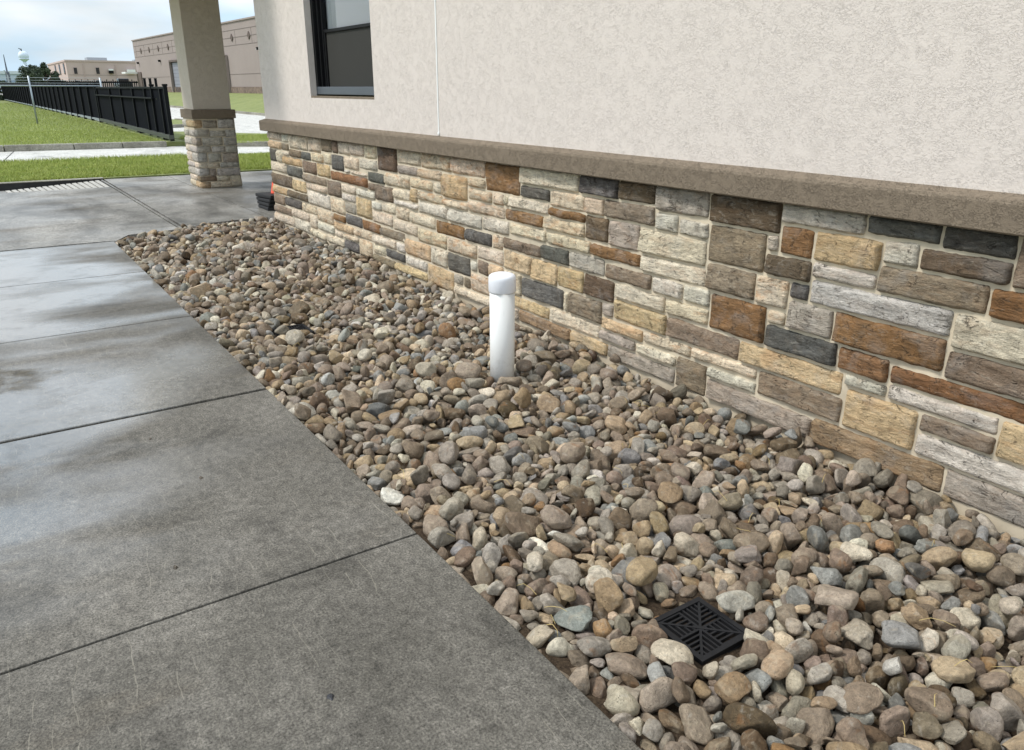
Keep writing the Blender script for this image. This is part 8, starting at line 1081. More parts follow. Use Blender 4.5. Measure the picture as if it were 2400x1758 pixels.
31,59,3475,429,73,15,77,85,10,38,3394,155,97,18,2,52,30,32,2116,465,75,81,34,87,2,75,4034,169,71,19,6,60,14,63,3718,570,81,52,1,14,31,45,1658,287,49,88,89,37,45,68,4089,816,64,53,88,16,0,48,983,307,54,5,4,36,1,43,980,549,50,2,48,83,30,52,1037,658,51,2,1,52,39,67,805,147,69,5,79,71,25,28,3188,4,48,45,84,17,
18,52,932,615,56,73,4,81,18,58,2937,798,61,56,0,17,39,55,3968,405,86,16,9,57,5,75,4580,646,82,81,6,56,11,59,4261,446,102,53,83,9,8,48,2150,69,61,61,73,19,44,54,3826,41,85,89,12,84,43,70,2326,149,70,19,9,6,33,50,3854,186,80,59,8,66,15,63,1730,754,54,1,43,20,22,32,2927,3,79,29,88,2,47,32,4107,81,84,4,37,79,
9,67,1494,569,52,2,45,77,25,60,3462,834,94,10,82,40,34,39,1368,643,55,6,85,57,34,63,3028,307,60,0,50,85,15,54,4214,646,101,79,85,69,45,75,734,175,63,6,89,61,43,52,4578,616,92,69,88,34,34,45,3726,642,84,80,0,48,4,83,4164,435,101,35,5,5,25,45,3487,637,81,7,88,84,15,31,3003,766,80,61,89,20,25,44,3923,794,77,32,59,89,
5,58,1756,633,53,2,3,73,13,71,2021,621,60,9,83,24,7,48,3543,381,85,27,13,80,9,68,3502,324,74,89,27,0,4,53,1031,163,60,37,7,84,47,32,3839,346,77,18,85,6,42,26,2956,416,91,86,41,84,20,42,606,475,58,73,88,88,30,68,491,379,54,3,1,63,1,53,602,312,51,47,2,83,42,85,574,43,63,88,87,66,43,122,506,669,82,79,85,47,
20,114,432,266,107,86,1,31,5,108,568,659,63,43,0,87,37,121,490,470,83,3,40,68,43,98,390,296,158,76,9,0,28,69,601,36,83,52,85,70,30,100,551,700,76,27,4,56,24,105,361,143,86,14,10,64,32,48,937,633,58,13,82,12,42,69,1355,150,56,89,89,41,41,68,899,450,68,82,79,32,35,82,1045,725,61,44,0,84,46,110,1860,184,59,0,0,8,
46,124,3173,503,64,40,89,82,10,51,1619,578,57,57,87,62,37,62,1074,383,71,11,77,6,38,89,1955,423,77,13,60,73,35,86,1763,80,61,47,88,0,2,42,1373,73,52,64,0,6,4,62,1394,450,81,13,5,9,16,55,1182,272,54,87,6,38,1,92,3401,232,78,88,88,67,38,90,432,219,89,20,8,1,46,65,1230,757,50,44,0,1,35,57,725,387,56,55,87,64,
6,56,1268,161,61,4,53,85,5,94,2152,227,59,0,0,16,6,104,3116,829,66,1,47,75,40,65,3023,98,73,18,27,9,34,94,4046,253,70,4,88,52,12,122,4162,477,99,89,89,20,46,67,1027,650,61,13,2,52,36,76,3652,30,68,13,3,46,47,56,1552,786,60,88,0,45,37,78,2081,152,72,76,88,20,15,78,2125,709,58,86,1,32,43,48,2370,228,61,71,81,72,
27,61,2708,376,62,19,79,27,29,54,1581,231,57,64,5,86,19,41,2217,48,94,6,86,4,14,53,2081,363,67,28,65,84,40,63,4597,576,92,30,77,86,30,59,1298,374,55,85,0,16,3,29,2637,222,51,87,13,53,27,63,2205,703,54,52,6,11,36,67,2377,610,71,72,32,2,8,81,3424,759,67,81,35,67,43,92,3659,727,80,1,36,3,7,61,2549,408,63,19,4,33,
9,71,3044,262,67,16,84,24,34,58,3264,148,103,69,0,60,25,57,3829,332,66,86,15,1,30,83,4581,359,95,58,2,70,8,41,4127,493,86,83,2,16,19,63,2914,45,58,59,5,88,38,92,3266,828,72,50,85,4,18,73,3787,485,62,87,2,1,29,64,1947,56,63,69,7,18,29,103,2786,553,71,63,0,14,9,43,3400,804,72,43,79,78,39,77,3926,199,78,15,17,5,
4,55,966,694,50,11,89,58,2,60,1008,330,54,0,89,77,46,73,1921,650,65,70,88,69,20,46,2730,819,59,28,4,89,23,65,4623,443,92,32,7,67,10,93,2353,141,81,73,82,15,38,68,3391,312,84,56,89,67,31,113,3373,735,63,0,45,4,17,110,3600,772,75,10,89,46,40,60,3662,459,82,8,82,12,46,46,4227,8,60,62,12,26,29,50,1293,691,51,1,88,30,
15,61,3203,12,54,51,84,20,34,37,4328,8,58,18,5,65,5,50,1146,744,52,41,2,87,2,83,3632,750,71,5,81,47,26,87,4605,375,82,17,65,77,40,52,2175,849,63,46,79,81,35,77,3066,589,99,29,7,67,15,56,2753,692,53,6,50,72,34,71,2874,576,59,37,5,79,44,101,4499,780,90,71,1,35,38,43,1775,704,63,34,6,84,14,56,2971,141,55,0,50,73,
8,45,2878,774,97,1,78,48,39,51,2975,191,61,71,2,55,43,112,1902,476,82,23,84,5,16,75,3150,266,61,89,42,15,38,70,3467,470,78,77,84,49,44,92,3024,656,75,75,39,79,4,50,1975,705,79,85,82,70,47,81,2914,417,66,73,6,56,35,83,2372,393,63,46,83,80,41,89,3309,272,64,78,3,65,23,47,3694,272,79,87,47,7,35,59,1439,559,56,56,87,22,
25,43,3147,459,85,17,36,88,22,46,1021,315,54,69,0,82,18,47,2510,343,57,7,42,5,38,62,3604,253,70,9,64,76,40,55,4411,12,56,88,44,82,11,83,4190,835,78,85,3,64,14,71,1133,469,75,7,21,0,40,56,2693,109,65,76,5,73,23,35,2513,501,84,2,73,13,22,42,3566,173,95,18,45,3,3,51,1164,143,61,35,10,13,9,54,1275,217,49,45,0,10,
14,81,3323,489,78,87,77,7,41,82,3610,734,63,21,87,58,26,71,1998,249,55,84,87,4,16,77,2374,547,66,47,1,79,32,62,3555,160,103,87,82,88,22,61,3201,813,81,47,2,11,29,55,1668,431,54,84,89,46,5,63,2774,155,73,7,47,0,25,61,4203,693,96,10,84,60,29,64,2749,529,104,10,47,6,7,60,3029,396,63,15,57,12,20,69,3731,450,71,70,8,88,
38,61,4285,128,87,85,82,81,19,63,4630,559,96,55,86,26,21,55,2450,179,65,85,33,86,6,72,4131,14,55,86,46,87,34,50,4276,833,80,2,36,21,11,48,2887,564,105,87,44,0,12,82,4114,252,69,17,81,19,21,73,4020,465,90,31,2,15,7,111,327,218,81,28,1,72,33,60,2694,818,65,9,78,53,45,56,3499,754,69,74,29,8,46,53,3086,11,49,88,87,62,
32,49,4066,556,87,20,84,57,11,54,3252,374,63,83,16,72,40,44,4030,551,85,67,11,84,34,65,4343,808,83,47,89,87,36,56,2330,51,54,35,89,11,28,65,3079,375,84,6,87,13,29,66,3066,219,70,9,63,3,6,80,3792,337,75,89,3,80,28,68,4554,128,70,25,16,2,47,61,4471,793,98,8,83,40,25,49,4247,429,113,6,75,33,26,41,1104,723,75,5,44,6,
31,56,1406,792,78,5,71,6,20,51,2600,852,61,3,59,10,26,50,3406,778,82,84,64,19,45,50,3525,219,64,27,7,68,27,44,4605,646,91,33,88,28,11,32,2259,431,107,41,9,6,29,86,2945,362,55,5,3,34,10,57,2810,621,70,62,1,26,27,75,4021,678,62,38,2,79,18,38,3260,4,50,82,89,51,44,71,3696,474,84,3,88,8,4,59,2029,58,61,29,4,27,
42,57,2281,39,72,11,86,49,13,46,2722,13,61,79,76,64,44,36,3502,620,82,7,73,60,11,60,3786,794,66,19,10,25,39,74,1605,518,71,62,3,30,2,57,3843,477,82,83,3,64,35,75,2383,357,61,0,2,9,0,61,4003,660,70,33,63,88,44,49,3665,10,51,43,3,12,24,50,4271,852,88,46,77,0,13,74,2057,141,70,19,14,69,36,61,2102,362,61,27,1,61,
27,58,2696,282,58,77,0,1,36,45,4185,145,91,50,0,73,17,60,2823,642,92,8,48,2,41,52,2585,751,70,71,86,77,42,45,3133,697,85,12,48,6,42,75,3549,691,73,62,0,21,0,41,4214,79,86,63,8,20,36,38,4489,509,111,68,81,64,20,38,1029,88,48,0,89,1,20,90,3876,251,75,58,1,71,14,60,1693,158,55,89,0,2,3,56,2217,585,61,43,84,80,
32,28,2949,3,48,0,86,3,21,67,2788,812,66,16,9,4,45,30,2684,564,81,86,80,38,36,47,1861,283,59,86,34,69,3,32,2520,746,73,14,55,79,6,39,1096,332,48,4,89,70,12,51,1936,635,51,52,88,1,13,52,2092,32,53,85,89,58,17,36,2305,516,91,11,81,15,20,31,3471,313,83,6,53,81,12,49,1190,460,52,22,88,12,41,45,1345,185,53,78,5,45,
6,52,2678,230,50,88,45,8,21,57,796,79,59,43,0,17,9,73,2585,595,74,11,31,66,32,52,3351,796,81,11,87,72,35,36,1921,666,90,75,0,54,4,41,3292,189,110,12,85,67,10,51,1076,807,55,79,3,53,36,60,761,504,57,48,1,86,34,48,4696,662,92,38,88,69,6,50,670,749,75,74,80,5,22,42,2113,597,53,17,0,65,1,68,2335,591,67,30,8,19,
40,65,337,142,107,76,89,21,6,109,447,150,84,13,81,38,45,102,472,581,90,18,68,6,24,70,424,25,84,0,33,75,9,128,514,233,70,0,87,26,20,73,528,109,75,19,5,24,40,52,521,153,93,26,21,12,18,81,593,694,67,15,87,54,41,81,1222,248,59,2,1,6,8,61,507,116,63,5,53,16,32,102,262,90,111,86,53,19,11,100,558,769,89,12,76,33,
42,107,458,337,88,77,82,40,36,74,533,13,60,1,2,46,47,61,687,7,69,65,55,87,38,67,387,270,103,86,47,11,19,101,384,50,93,77,12,78,3,82,585,742,62,89,1,4,37,91,331,173,78,53,82,87,33,52,1108,409,55,9,0,16,37,62,322,121,66,70,83,85,15,82,350,256,77,5,45,83,6,55,912,652,62,64,58,4,28,71,998,627,52,2,89,1,
32,65,764,745,58,5,47,11,34,78,2647,494,63,51,88,68,35,84,2990,773,61,44,89,71,3,78,2818,444,82,33,89,30,42,55,632,46,104,17,47,5,8,41,1031,855,58,18,86,46,2,47,1285,711,51,48,1,6,29,123,3757,782,67,88,1,14,26,72,1985,846,74,82,53,70,30,76,3069,483,88,81,88,43,46,58,816,727,58,79,2,21,12,36,915,801,50,10,2,39,
37,77,2478,573,88,78,42,82,41,40,976,443,50,27,87,37,17,74,1952,200,60,0,89,64,28,80,1724,812,58,41,89,6,29,69,1508,377,53,49,3,72,23,59,3189,283,102,75,85,82,42,97,4190,261,79,76,46,9,45,55,1464,269,59,48,86,83,42,55,4158,219,77,74,81,71,47,46,1549,852,51,43,4,79,11,51,2677,619,88,16,49,88,15,36,1530,854,53,80,7,31,
33,86,3249,556,64,89,87,14,29,55,912,436,51,49,5,3,18,61,2147,660,65,65,82,1,30,75,3495,775,74,4,59,21,17,69,2703,504,70,8,56,75,6,56,1539,589,52,3,1,17,9,72,1217,722,52,44,88,4,45,43,1636,114,61,26,17,5,23,72,1597,217,65,14,5,27,28,83,2416,789,93,48,1,86,23,75,4130,363,87,64,26,83,24,77,4336,361,95,40,87,67,
15,63,1797,812,54,88,45,75,4,44,1245,399,58,62,61,85,25,39,3231,731,84,88,5,68,13,40,1585,62,56,71,5,41,39,74,505,184,89,79,83,23,12,79,1475,609,63,31,1,64,6,60,2278,435,89,39,7,72,39,60,3140,484,75,61,85,17,3,67,1098,635,74,40,2,23,21,74,4092,705,66,80,9,41,15,66,3690,591,69,19,8,59,19,69,2870,626,69,22,7,31,
34,68,1599,608,59,48,88,68,34,54,1634,150,57,7,46,76,2,46,1460,726,70,6,49,72,44,54,2117,389,77,5,45,9,47,42,2493,629,84,7,88,36,14,83,2986,701,88,88,8,29,22,48,1757,845,55,14,89,43,35,86,2860,44,66,59,1,69,23,41,1936,661,72,36,3,2,22,44,2010,343,84,61,16,69,41,102,3427,241,65,73,2,65,24,66,2252,276,61,81,2,71,
25,52,2001,186,56,15,38,3,17,98,3611,136,66,1,3,75,2,47,1621,41,53,40,3,4,31,63,1855,88,53,88,42,5,9,105,4523,822,75,55,87,88,31,76,4522,74,68,84,32,25,46,70,1819,217,51,87,41,15,43,64,4224,354,83,7,53,0,7,39,1030,677,50,2,2,80,31,58,2018,265,52,0,39,63,11,67,2921,674,62,52,3,5,34,55,4401,624,104,28,7,82,
17,49,1098,691,53,3,10,83,8,52,4425,465,100,73,40,84,22,79,4416,212,66,16,87,24,2,60,3189,355,88,68,2,35,22,82,3664,619,65,70,89,63,47,50,3979,637,76,23,86,76,10,66,3621,831,66,66,4,79,12,68,4717,566,68,80,13,24,26,50,1560,659,50,83,87,10,18,70,2231,723,60,72,1,75,33,93,2400,842,67,74,1,57,27,81,2880,185,68,85,7,21,
10,77,4116,38,57,48,84,12,47,40,4605,745,90,79,11,16,25,50,1460,540,61,24,7,10,6,71,2844,50,86,88,82,9,38,58,3559,48,94,12,88,9,45,68,3964,379,68,7,82,56,32,79,4662,749,67,8,85,43,4,55,1470,556,55,53,0,76,22,79,2235,476,65,57,2,11,42,49,3007,834,97,25,89,73,33,83,4040,706,77,17,10,59,2,55,2445,532,53,1,44,77,
13,49,3005,18,51,2,88,75,20,71,2828,326,70,82,60,64,1,103,2043,724,61,89,1,22,39,49,1989,369,60,27,4,58,21,51,1915,851,59,7,6,56,46,93,4109,185,71,0,7,41,7,38,1299,739,54,81,8,2,21,38,1965,346,55,76,10,12,14,58,1861,55,61,82,85,84,22,30,2919,191,79,70,17,78,19,66,3017,576,115,0,5,81,43,62,4510,657,93,13,84,51,
23,59,2269,713,59,1,2,20,46,59,1962,674,60,23,4,76,39,62,3699,449,66,29,5,89,43,85,3572,254,75,61,8,27,18,67,4092,333,75,17,84,43,10,61,4029,11,55,85,1,81,4,70,4333,829,92,14,2,73,7,57,920,675,57,84,4,10,8,43,1288,536,56,51,1,8,1,56,1798,243,53,3,0,84,26,57,2099,224,58,49,3,22,33,48,2466,79,54,10,1,52,
13,73,3464,410,61,35,87,63,44,70,3077,537,94,34,5,69,8,59,3667,144,60,88,2,82,15,35,725,614,56,67,14,62,7,42,1707,634,51,6,88,35,32,65,2836,529,58,32,84,81,41,74,2412,785,58,47,2,78,12,70,4500,618,98,9,9,34,28,70,4404,41,97,50,86,85,34,61,1682,553,60,83,87,1,15,67,4170,144,72,5,16,2,33,65,2072,782,69,6,11,17,
24,68,3017,267,68,69,87,81,25,51,3678,492,93,11,80,82,35,61,1208,470,55,0,45,68,23,52,2672,658,63,8,17,19,11,56,3690,621,61,20,0,47,30,72,4047,288,52,86,45,87,8,59,4235,35,68,68,14,72,43,79,4452,33,72,39,81,3,19,85,4523,639,88,76,4,6,43,49,661,525,79,78,3,46,0,39,2503,732,80,4,4,87,2,50,4085,649,77,23,83,12,
6,49,4391,650,105,8,33,12,15,54,833,473,87,9,85,51,20,58,2328,395,74,3,82,82,16,39,1839,823,86,82,34,81,13,40,2457,545,93,43,84,14,30,72,3302,422,96,83,89,87,23,40,3579,181,88,57,76,72,29,53,3738,438,97,63,20,6,32,40,1631,589,58,82,34,20,39,39,3477,327,88,61,83,79,31,51,1551,748,50,44,2,88,25,33,1773,856,51,6,53,84,
22,70,1200,233,62,79,2,16,38,40,1866,687,68,89,16,50,7,41,2265,476,99,52,62,1,30,50,2454,123,56,76,87,26,8,42,2610,547,90,69,55,79,38,48,3509,376,67,17,2,39,13,32,4059,9,48,53,0,73,44,37,893,380,46,87,46,19,16,76,3550,228,73,10,89,61,14,63,4016,630,90,42,87,88,17,29,4539,534,114,22,4,38,10,49,1082,673,51,10,1,81,
15,60,1866,123,60,76,42,5,35,52,2434,124,53,86,45,9,6,51,1089,719,52,88,87,32,5,59,2575,313,54,5,2,26,8,42,918,736,61,85,20,11,43,65,1704,311,65,7,56,14,7,57,1820,398,64,38,77,1,34,68,2089,611,58,40,7,2,10,60,4765,779,82,56,7,17,25,75,4197,347,74,13,8,80,13,67,3817,473,66,86,11,17,18,68,4182,206,64,54,89,14,
27,63,4400,464,102,14,6,42,7,60,2707,48,57,8,4,27,45,40,2699,630,86,4,1,78,19,65,4669,730,87,24,1,21,6,62,4371,390,96,19,36,82,16,50,3473,121,64,81,70,78,16,39,1524,447,55,7,2,16,29,54,1849,678,56,14,45,6,20,43,3553,669,93,72,20,4,37,37,3090,441,82,29,11,70,32,48,4372,439,98,69,79,89,32,70,2451,729,57,38,85,9,
10,50,2727,67,64,19,31,13,29,41,3090,611,84,34,74,82,24,37,1544,669,56,24,85,38,32,48,3933,508,58,23,88,14,7,67,4208,741,94,84,47,89,16,67,3002,359,69,81,82,52,35,62,3831,512,60,78,1,33,46,56,914,139,53,35,3,74,42,35,2692,236,55,68,84,16,29,39,2725,833,51,27,87,20,32,64,3002,393,57,89,1,84,40,37,3898,166,70,57,84,68,
19,37,1799,298,48,85,0,1,35,30,2468,256,49,81,41,15,34,63,3565,358,78,26,62,13,28,52,1645,703,53,39,88,2,0,54,3654,280,84,63,85,32,35,64,3067,59,59,14,49,89,7,43,4679,750,87,43,2,8,23,66,4675,773,68,27,82,89,14,51,1516,598,53,0,0,42,42,38,2430,587,81,83,53,13,2,62,1444,717,70,84,73,87,20,73,1989,685,57,89,89,30,
7,36,3348,399,80,64,75,11,17,37,4534,585,92,13,86,47,46,45,4317,533,99,4,79,8,28,46,2413,117,50,0,87,1,5,45,2695,261,58,25,2,79,19,41,2476,52,55,19,3,0,45,53,4210,814,61,87,84,36,36,60,2172,746,55,35,89,26,30,44,1761,708,48,41,0,76,31,65,1432,146,63,18,86,83,42,55,2107,636,62,68,88,33,0,33,1878,786,70,73,48,88,
11,69,558,64,69,66,6,80,28,52,304,128,92,35,3,10,40,60,596,149,92,83,80,43,20,71,549,220,60,84,0,45,47,63,377,72,74,71,80,78,42,95,382,219,71,83,42,7,12,126,428,441,90,20,83,29,2,69,482,118,82,6,89,26,7,67,660,13,68,77,12,41,2,101,405,181,74,3,37,10,31,67,473,25,85,30,0,10,38,82,468,250,70,5,51,77,
37,51,567,156,103,4,14,75,33,76,467,82,60,48,87,76,17,72,443,184,111,86,6,2,45,81,406,113,78,29,6,4,10,86,550,736,63,80,1,12,47,54,542,39,62,5,5,27,20,98,295,193,64,1,88,48,28,75,544,139,69,30,4,78,7,65,298,177,90,5,43,72,24,67,626,110,59,2,48,6,43,78,510,28,95,5,57,78,1,109,467,181,75,18,0,53,
14,58,442,6,85,14,84,48,27,65,677,59,62,15,47,8,2,80,619,720,60,10,46,13,23,59,355,8,77,15,16,79,10,63,533,84,81,59,9,77,16,41,302,158,95,10,50,2,15,80,499,259,96,53,1,0,42,99,285,88,70,5,89,76,40,55,394,139,84,49,1,79,44,65,472,3,60,20,0,0,30,71,631,745,102,17,7,1,15,81,412,49,65,83,41,7,
16,62,1485,133,65,76,2,52,38,69,272,130,73,9,63,66,24,82,492,290,73,89,40,83,18,53,577,88,59,30,1,6,45,53,612,752,82,49,3,5,7,82,465,47,62,89,0,77,20,60,759,801,84,82,11,52,33,47,604,109,87,27,88,4,1,68,501,64,83,89,46,79,8,55,322,251,106,54,87,82,37,54,506,139,67,71,14,76,11,53,600,101,63,81,54,75,
5,75,1482,404,62,3,39,24,8,48,654,130,59,59,86,79,26,99,3138,746,98,78,82,78,8,104,292,234,94,4,11,65,10,48,1515,356,79,43,8,1,33,67,1988,87,61,22,0,71,27,81,1835,260,58,5,38,12,25,48,1147,136,53,34,4,63,35,99,3162,295,89,44,2,81,38,39,493,8,93,82,76,38,23,89,3164,395,75,2,81,2,7,54,1386,528,54,0,2,29,
4,96,3333,827,95,9,44,6,47,50,844,578,64,1,76,5,18,53,1340,170,57,89,89,44,3,50,1967,78,80,87,50,83,20,108,4301,28,66,0,88,55,24,62,453,452,91,60,12,10,10,95,2919,318,60,5,0,31,31,70,1987,297,58,73,83,30,40,64,2048,834,60,87,3,49,8,65,785,641,63,88,88,34,8,58,3790,100,77,1,51,27,41,93,2781,601,68,13,43,3,
40,42,2902,301,89,89,35,68,26,58,837,528,62,74,34,74,17,68,1736,228,58,3,10,40,27,76,378,248,81,85,54,66,35,93,4015,791,65,50,85,11,10,73,1489,645,57,3,51,18,36,82,3771,721,81,65,15,13,7,72,818,591,59,6,51,8,13,67,1418,203,57,84,88,44,30,54,1528,134,64,9,57,68,8,58,1006,770,59,87,1,28,6,32,1058,193,52,1,34,88,
2,73,1528,560,58,6,0,71,10,99,3608,354,62,87,2,78,39,86,4505,567,75,65,3,68,33,67,1353,537,58,2,1,8,18,91,3275,104,69,89,46,83,5,56,3189,596,97,3,44,3,40,93,4164,719,68,88,1,34,9,129,3658,431,72,86,4,50,19,100,2470,461,74,32,85,77,28,83,2687,398,54,1,89,17,3,50,2595,622,104,51,5,2,17,105,4527,675,71,84,8,51,
15,58,2980,475,70,0,11,36,29,54,2603,49,50,4,2,4,0,94,4528,481,81,83,9,0,6,106,2632,564,62,88,45,84,21,46,2491,34,57,9,2,28,18,81,4676,533,75,10,55,81,6,83,4096,103,62,4,46,82,5,87,3976,487,80,51,82,81,26,73,2222,381,74,12,82,34,29,57,676,37,60,56,82,81,23,34,854,738,53,88,82,9,40,28,1705,101,52,85,83,6,
28,39,1755,575,62,55,11,4,14,92,2021,820,59,9,42,3,34,38,2193,129,88,15,78,50,16,62,3593,709,70,57,85,75,20,45,1430,812,58,87,78,24,12,75,3460,376,80,78,82,22,47,74,4433,375,81,7,43,16,23,62,4425,435,101,36,88,8,27,38,2721,445,94,32,13,6,18,76,2391,596,65,14,89,42,10,49,3037,129,53,0,6,54,11,77,4416,395,75,87,73,9,
14,102,4491,724,65,44,3,11,20,85,4271,80,71,87,55,62,36,68,741,772,57,89,1,52,37,78,2228,771,67,87,4,67,3,81,4432,124,73,78,37,85,28,28,913,824,51,63,6,75,39,62,1978,179,63,9,1,52,11,66,3774,594,63,54,6,84,35,72,4126,84,62,25,1,52,38,44,4346,566,107,77,0,5,1,54,2063,720,91,43,86,74,28,66,2255,680,66,85,81,36,
25,62,439,71,61,5,85,79,28,73,1788,792,66,5,8,32,44,63,3227,88,93,75,56,7,33,51,3270,638,87,7,43,6,39,76,3371,524,68,85,87,85,11,62,3986,164,67,25,87,58,39,43,4578,479,98,84,3,18,14,100,3225,708,68,88,88,64,33,50,3737,107,57,88,82,63,6,53,2213,170,61,18,89,13,42,73,3309,692,79,9,45,82,5,45,3508,664,105,6,5,6,
40,42,3421,681,87,82,29,87,13,91,3649,194,59,2,44,71,6,89,3284,412,59,88,44,87,7,48,3736,276,74,14,8,0,42,73,3635,627,72,6,13,23,37,59,2545,723,63,5,85,47,15,93,3417,705,79,0,12,17,15,65,789,494,55,50,86,5,17,70,2041,500,57,87,45,6,40,39,2194,756,52,86,1,38,17,39,1864,160,76,80,4,46,27,68,1917,419,72,7,88,3,
15,100,3041,459,70,55,84,79,27,70,3835,297,57,89,38,86,37,99,3591,295,77,53,10,0,14,63,4506,825,100,0,44,86,46,50,385,101,89,81,5,19,16,43,644,582,62,38,77,7,39,33,1644,382,65,70,79,82,12,56,2083,703,53,21,87,21,7,63,4345,540,96,80,42,88,20,77,693,575,59,88,88,86,42,44,1861,71,53,82,2,3,28,64,3437,849,91,87,79,3,
11,48,1657,637,61,13,84,61,20,55,2394,762,64,19,0,15,18,67,4470,236,68,5,53,65,18,57,2305,654,104,36,1,69,33,56,2259,254,78,9,89,14,13,66,2950,504,57,39,88,67,1,65,2549,481,63,27,2,62,43,57,2662,743,61,20,85,86,13,55,2461,784,80,55,85,74,39,48,2555,796,112,20,89,18,5,46,3263,13,71,84,45,86,26,53,4470,154,83,69,2,59,
15,95,4463,824,84,27,10,73,47,48,4231,839,96,17,46,85,6,76,4708,822,93,36,8,17,22,49,1619,659,57,87,84,46,16,52,2860,850,55,87,10,25,34,52,2667,642,61,10,32,81,35,77,2910,781,61,10,48,79,3,77,3646,563,72,13,46,5,6,94,4197,562,96,83,0,0,27,79,2621,707,59,45,8,79,4,54,2940,261,56,77,2,81,2,86,3441,536,63,14,46,83,
5,88,3931,549,82,14,79,0,27,48,4241,18,96,4,89,56,35,58,1242,850,56,52,89,0,1,65,2882,278,72,88,70,15,34,76,3831,615,65,85,87,11,19,62,1446,468,52,46,1,16,23,38,1617,781,53,64,2,27,31,93,1660,498,64,74,83,19,19,68,2264,93,59,15,34,73,35,57,2358,806,68,69,74,3,27,51,2623,772,54,88,36,89,9,40,2476,793,79,88,86,20,
40,65,4017,846,67,49,85,81,41,44,4093,81,74,7,82,46,0,49,3968,47,62,1,77,34,22,40,3811,615,74,16,0,54,33,41,2120,502,64,1,77,36,43,51,2702,740,65,83,31,76,29,76,2905,810,54,3,41,74,35,64,2812,847,56,44,89,19,3,76,3118,150,60,88,45,17,16,68,4189,520,72,82,72,24,1,61,1997,659,59,22,84,3,28,56,2343,330,63,38,11,15,
35,47,2997,85,56,63,83,8,41,53,3088,545,111,0,29,20,47,79,3581,682,61,45,5,86,41,38,4005,5,56,4,76,71,11,68,4061,310,71,6,57,4,18,34,4272,638,113,35,5,77,11,76,4234,303,102,46,89,21,1,77,2276,459,72,5,79,71,38,50,2767,208,62,89,80,76,24,83,3992,416,66,88,1,77,7,101,4029,573,71,79,46,1,4,75,2304,531,61,88,42,75,
10,62,3206,426,78,44,6,2,40,87,3531,136,71,37,84,83,16,60,4078,565,70,28,83,20,5,54,4399,512,86,53,6,72,16,62,609,452,61,48,88,19,16,58,2205,620,59,0,46,74,8,52,2843,755,62,34,14,88,33,74,3125,30,59,2,47,89,0,76,3310,184,90,46,88,8,45,69,3699,644,61,7,88,88,35,58,4426,295,54,2,47,72,16,76,4446,162,75,57,86,20,
9,63,4650,444,88,82,86,45,27,62,930,416,54,7,42,78,25,33,1245,229,50,58,3,82,40,44,2094,56,59,73,1,28,32,64,2330,314,64,32,4,7,31,59,2079,589,51,89,89,42,46,60,2061,374,61,69,1,57,29,87,2947,459,58,89,88,35,25,54,3014,120,55,47,2,12,31,77,3171,471,67,31,6,1,21,59,3756,279,60,3,47,11,21,51,3326,731,72,47,6,76,
10,85,4135,197,64,81,2,3,8,63,2017,699,62,89,0,77,30,61,2812,526,60,77,85,11,42,67,4559,490,72,73,59,87,27,58,4223,121,89,36,84,67,38,45,4498,494,92,76,4,13,24,54,2508,745,56,88,1,50,37,57,3278,440,67,16,33,79,5,57,3241,390,60,14,3,29,20,55,3801,200,65,12,76,33,31,62,4558,539,95,72,0,47,18,59,1886,206,54,77,1,37,
19,90,2036,550,65,37,2,6,22,46,2428,267,53,0,1,45,23,54,2520,539,70,7,41,8,5,62,3358,266,65,69,86,2,13,47,4069,102,75,86,7,39,37,80,3561,414,75,22,84,32,3,47,4448,691,89,6,27,75,34,49,4587,462,102,76,80,40,40,60,4173,54,70,64,89,69,22,66,1740,784,61,63,87,52,19,70,2311,578,63,11,86,34,23,52,1796,436,92,28,9,17,
32,47,2530,825,59,64,2,69,23,62,3823,776,63,23,87,40,47,41,4529,728,89,30,7,61,24,56,1549,553,63,13,6,23,46,42,3484,364,86,4,85,64,11,74,4100,784,71,87,78,33,16,44,4167,850,59,76,80,16,5,46,4648,590,93,19,11,17,23,71,4486,635,91,79,2,80,31,61,4450,231,66,17,27,66,43,60,4541,199,61,58,88,15,0,55,1602,572,52,1,0,15,
1,42,1326,848,52,82,86,63,44,42,1517,695,80,45,81,8,2,65,2327,288,59,62,2,19,37,39,3167,242,58,88,12,3,17,87,3939,407,67,54,88,9,20,50,3997,681,60,74,0,65,17,42,4375,587,99,2,80,15,19,90,384,412,78,88,76,64,34,52,1666,578,55,1,40,72,43,78,2054,57,70,14,6,78,15,40,2109,817,56,65,2,13,41,88,2661,608,64,15,89,63,
17,56,3045,21,54,0,0,18,31,48,3269,263,61,26,63,76,27,53,3747,175,54,28,84,31,2,58,4037,57,55,12,47,3,20,70,4141,340,79,46,86,87,21,74,4371,852,67,12,11,49,32,71,4731,658,66,21,80,22,31,61,1040,697,57,68,81,29,7,47,1108,345,57,6,11,74,14,48,1419,704,55,75,47,81,25,37,1519,583,57,84,74,83,13,35,1406,667,52,15,81,8,
46,41,2027,855,75,85,49,2,11,45,2006,293,61,84,30,28,5,65,3294,658,59,9,3,5,43,74,3375,626,72,6,35,78,47,69,4444,255,71,78,17,76,38,58,4406,846,73,78,8,75,4,48,1729,170,54,72,88,14,9,43,1553,326,60,12,19,2,45,50,2347,176,63,30,1,70,16,42,2172,458,53,0,1,15,32,54,2189,108,63,65,8,29,20,26,2247,596,80,16,2,71,
42,50,2999,732,52,2,45,19,47,72,308,144,69,43,86,83,47,50,1458,88,53,43,6,8,36,39,2102,716,55,68,88,21,10,57,2245,709,59,16,1,35,33,45,2122,579,52,89,0,52,9,55,2699,244,60,21,74,61,47,61,3044,508,91,19,4,46,16,63,4004,526,68,69,80,56,7,54,4409,64,113,3,87,6,35,72,483,148,60,5,0,60,32,28,1089,269,47,42,2,70,
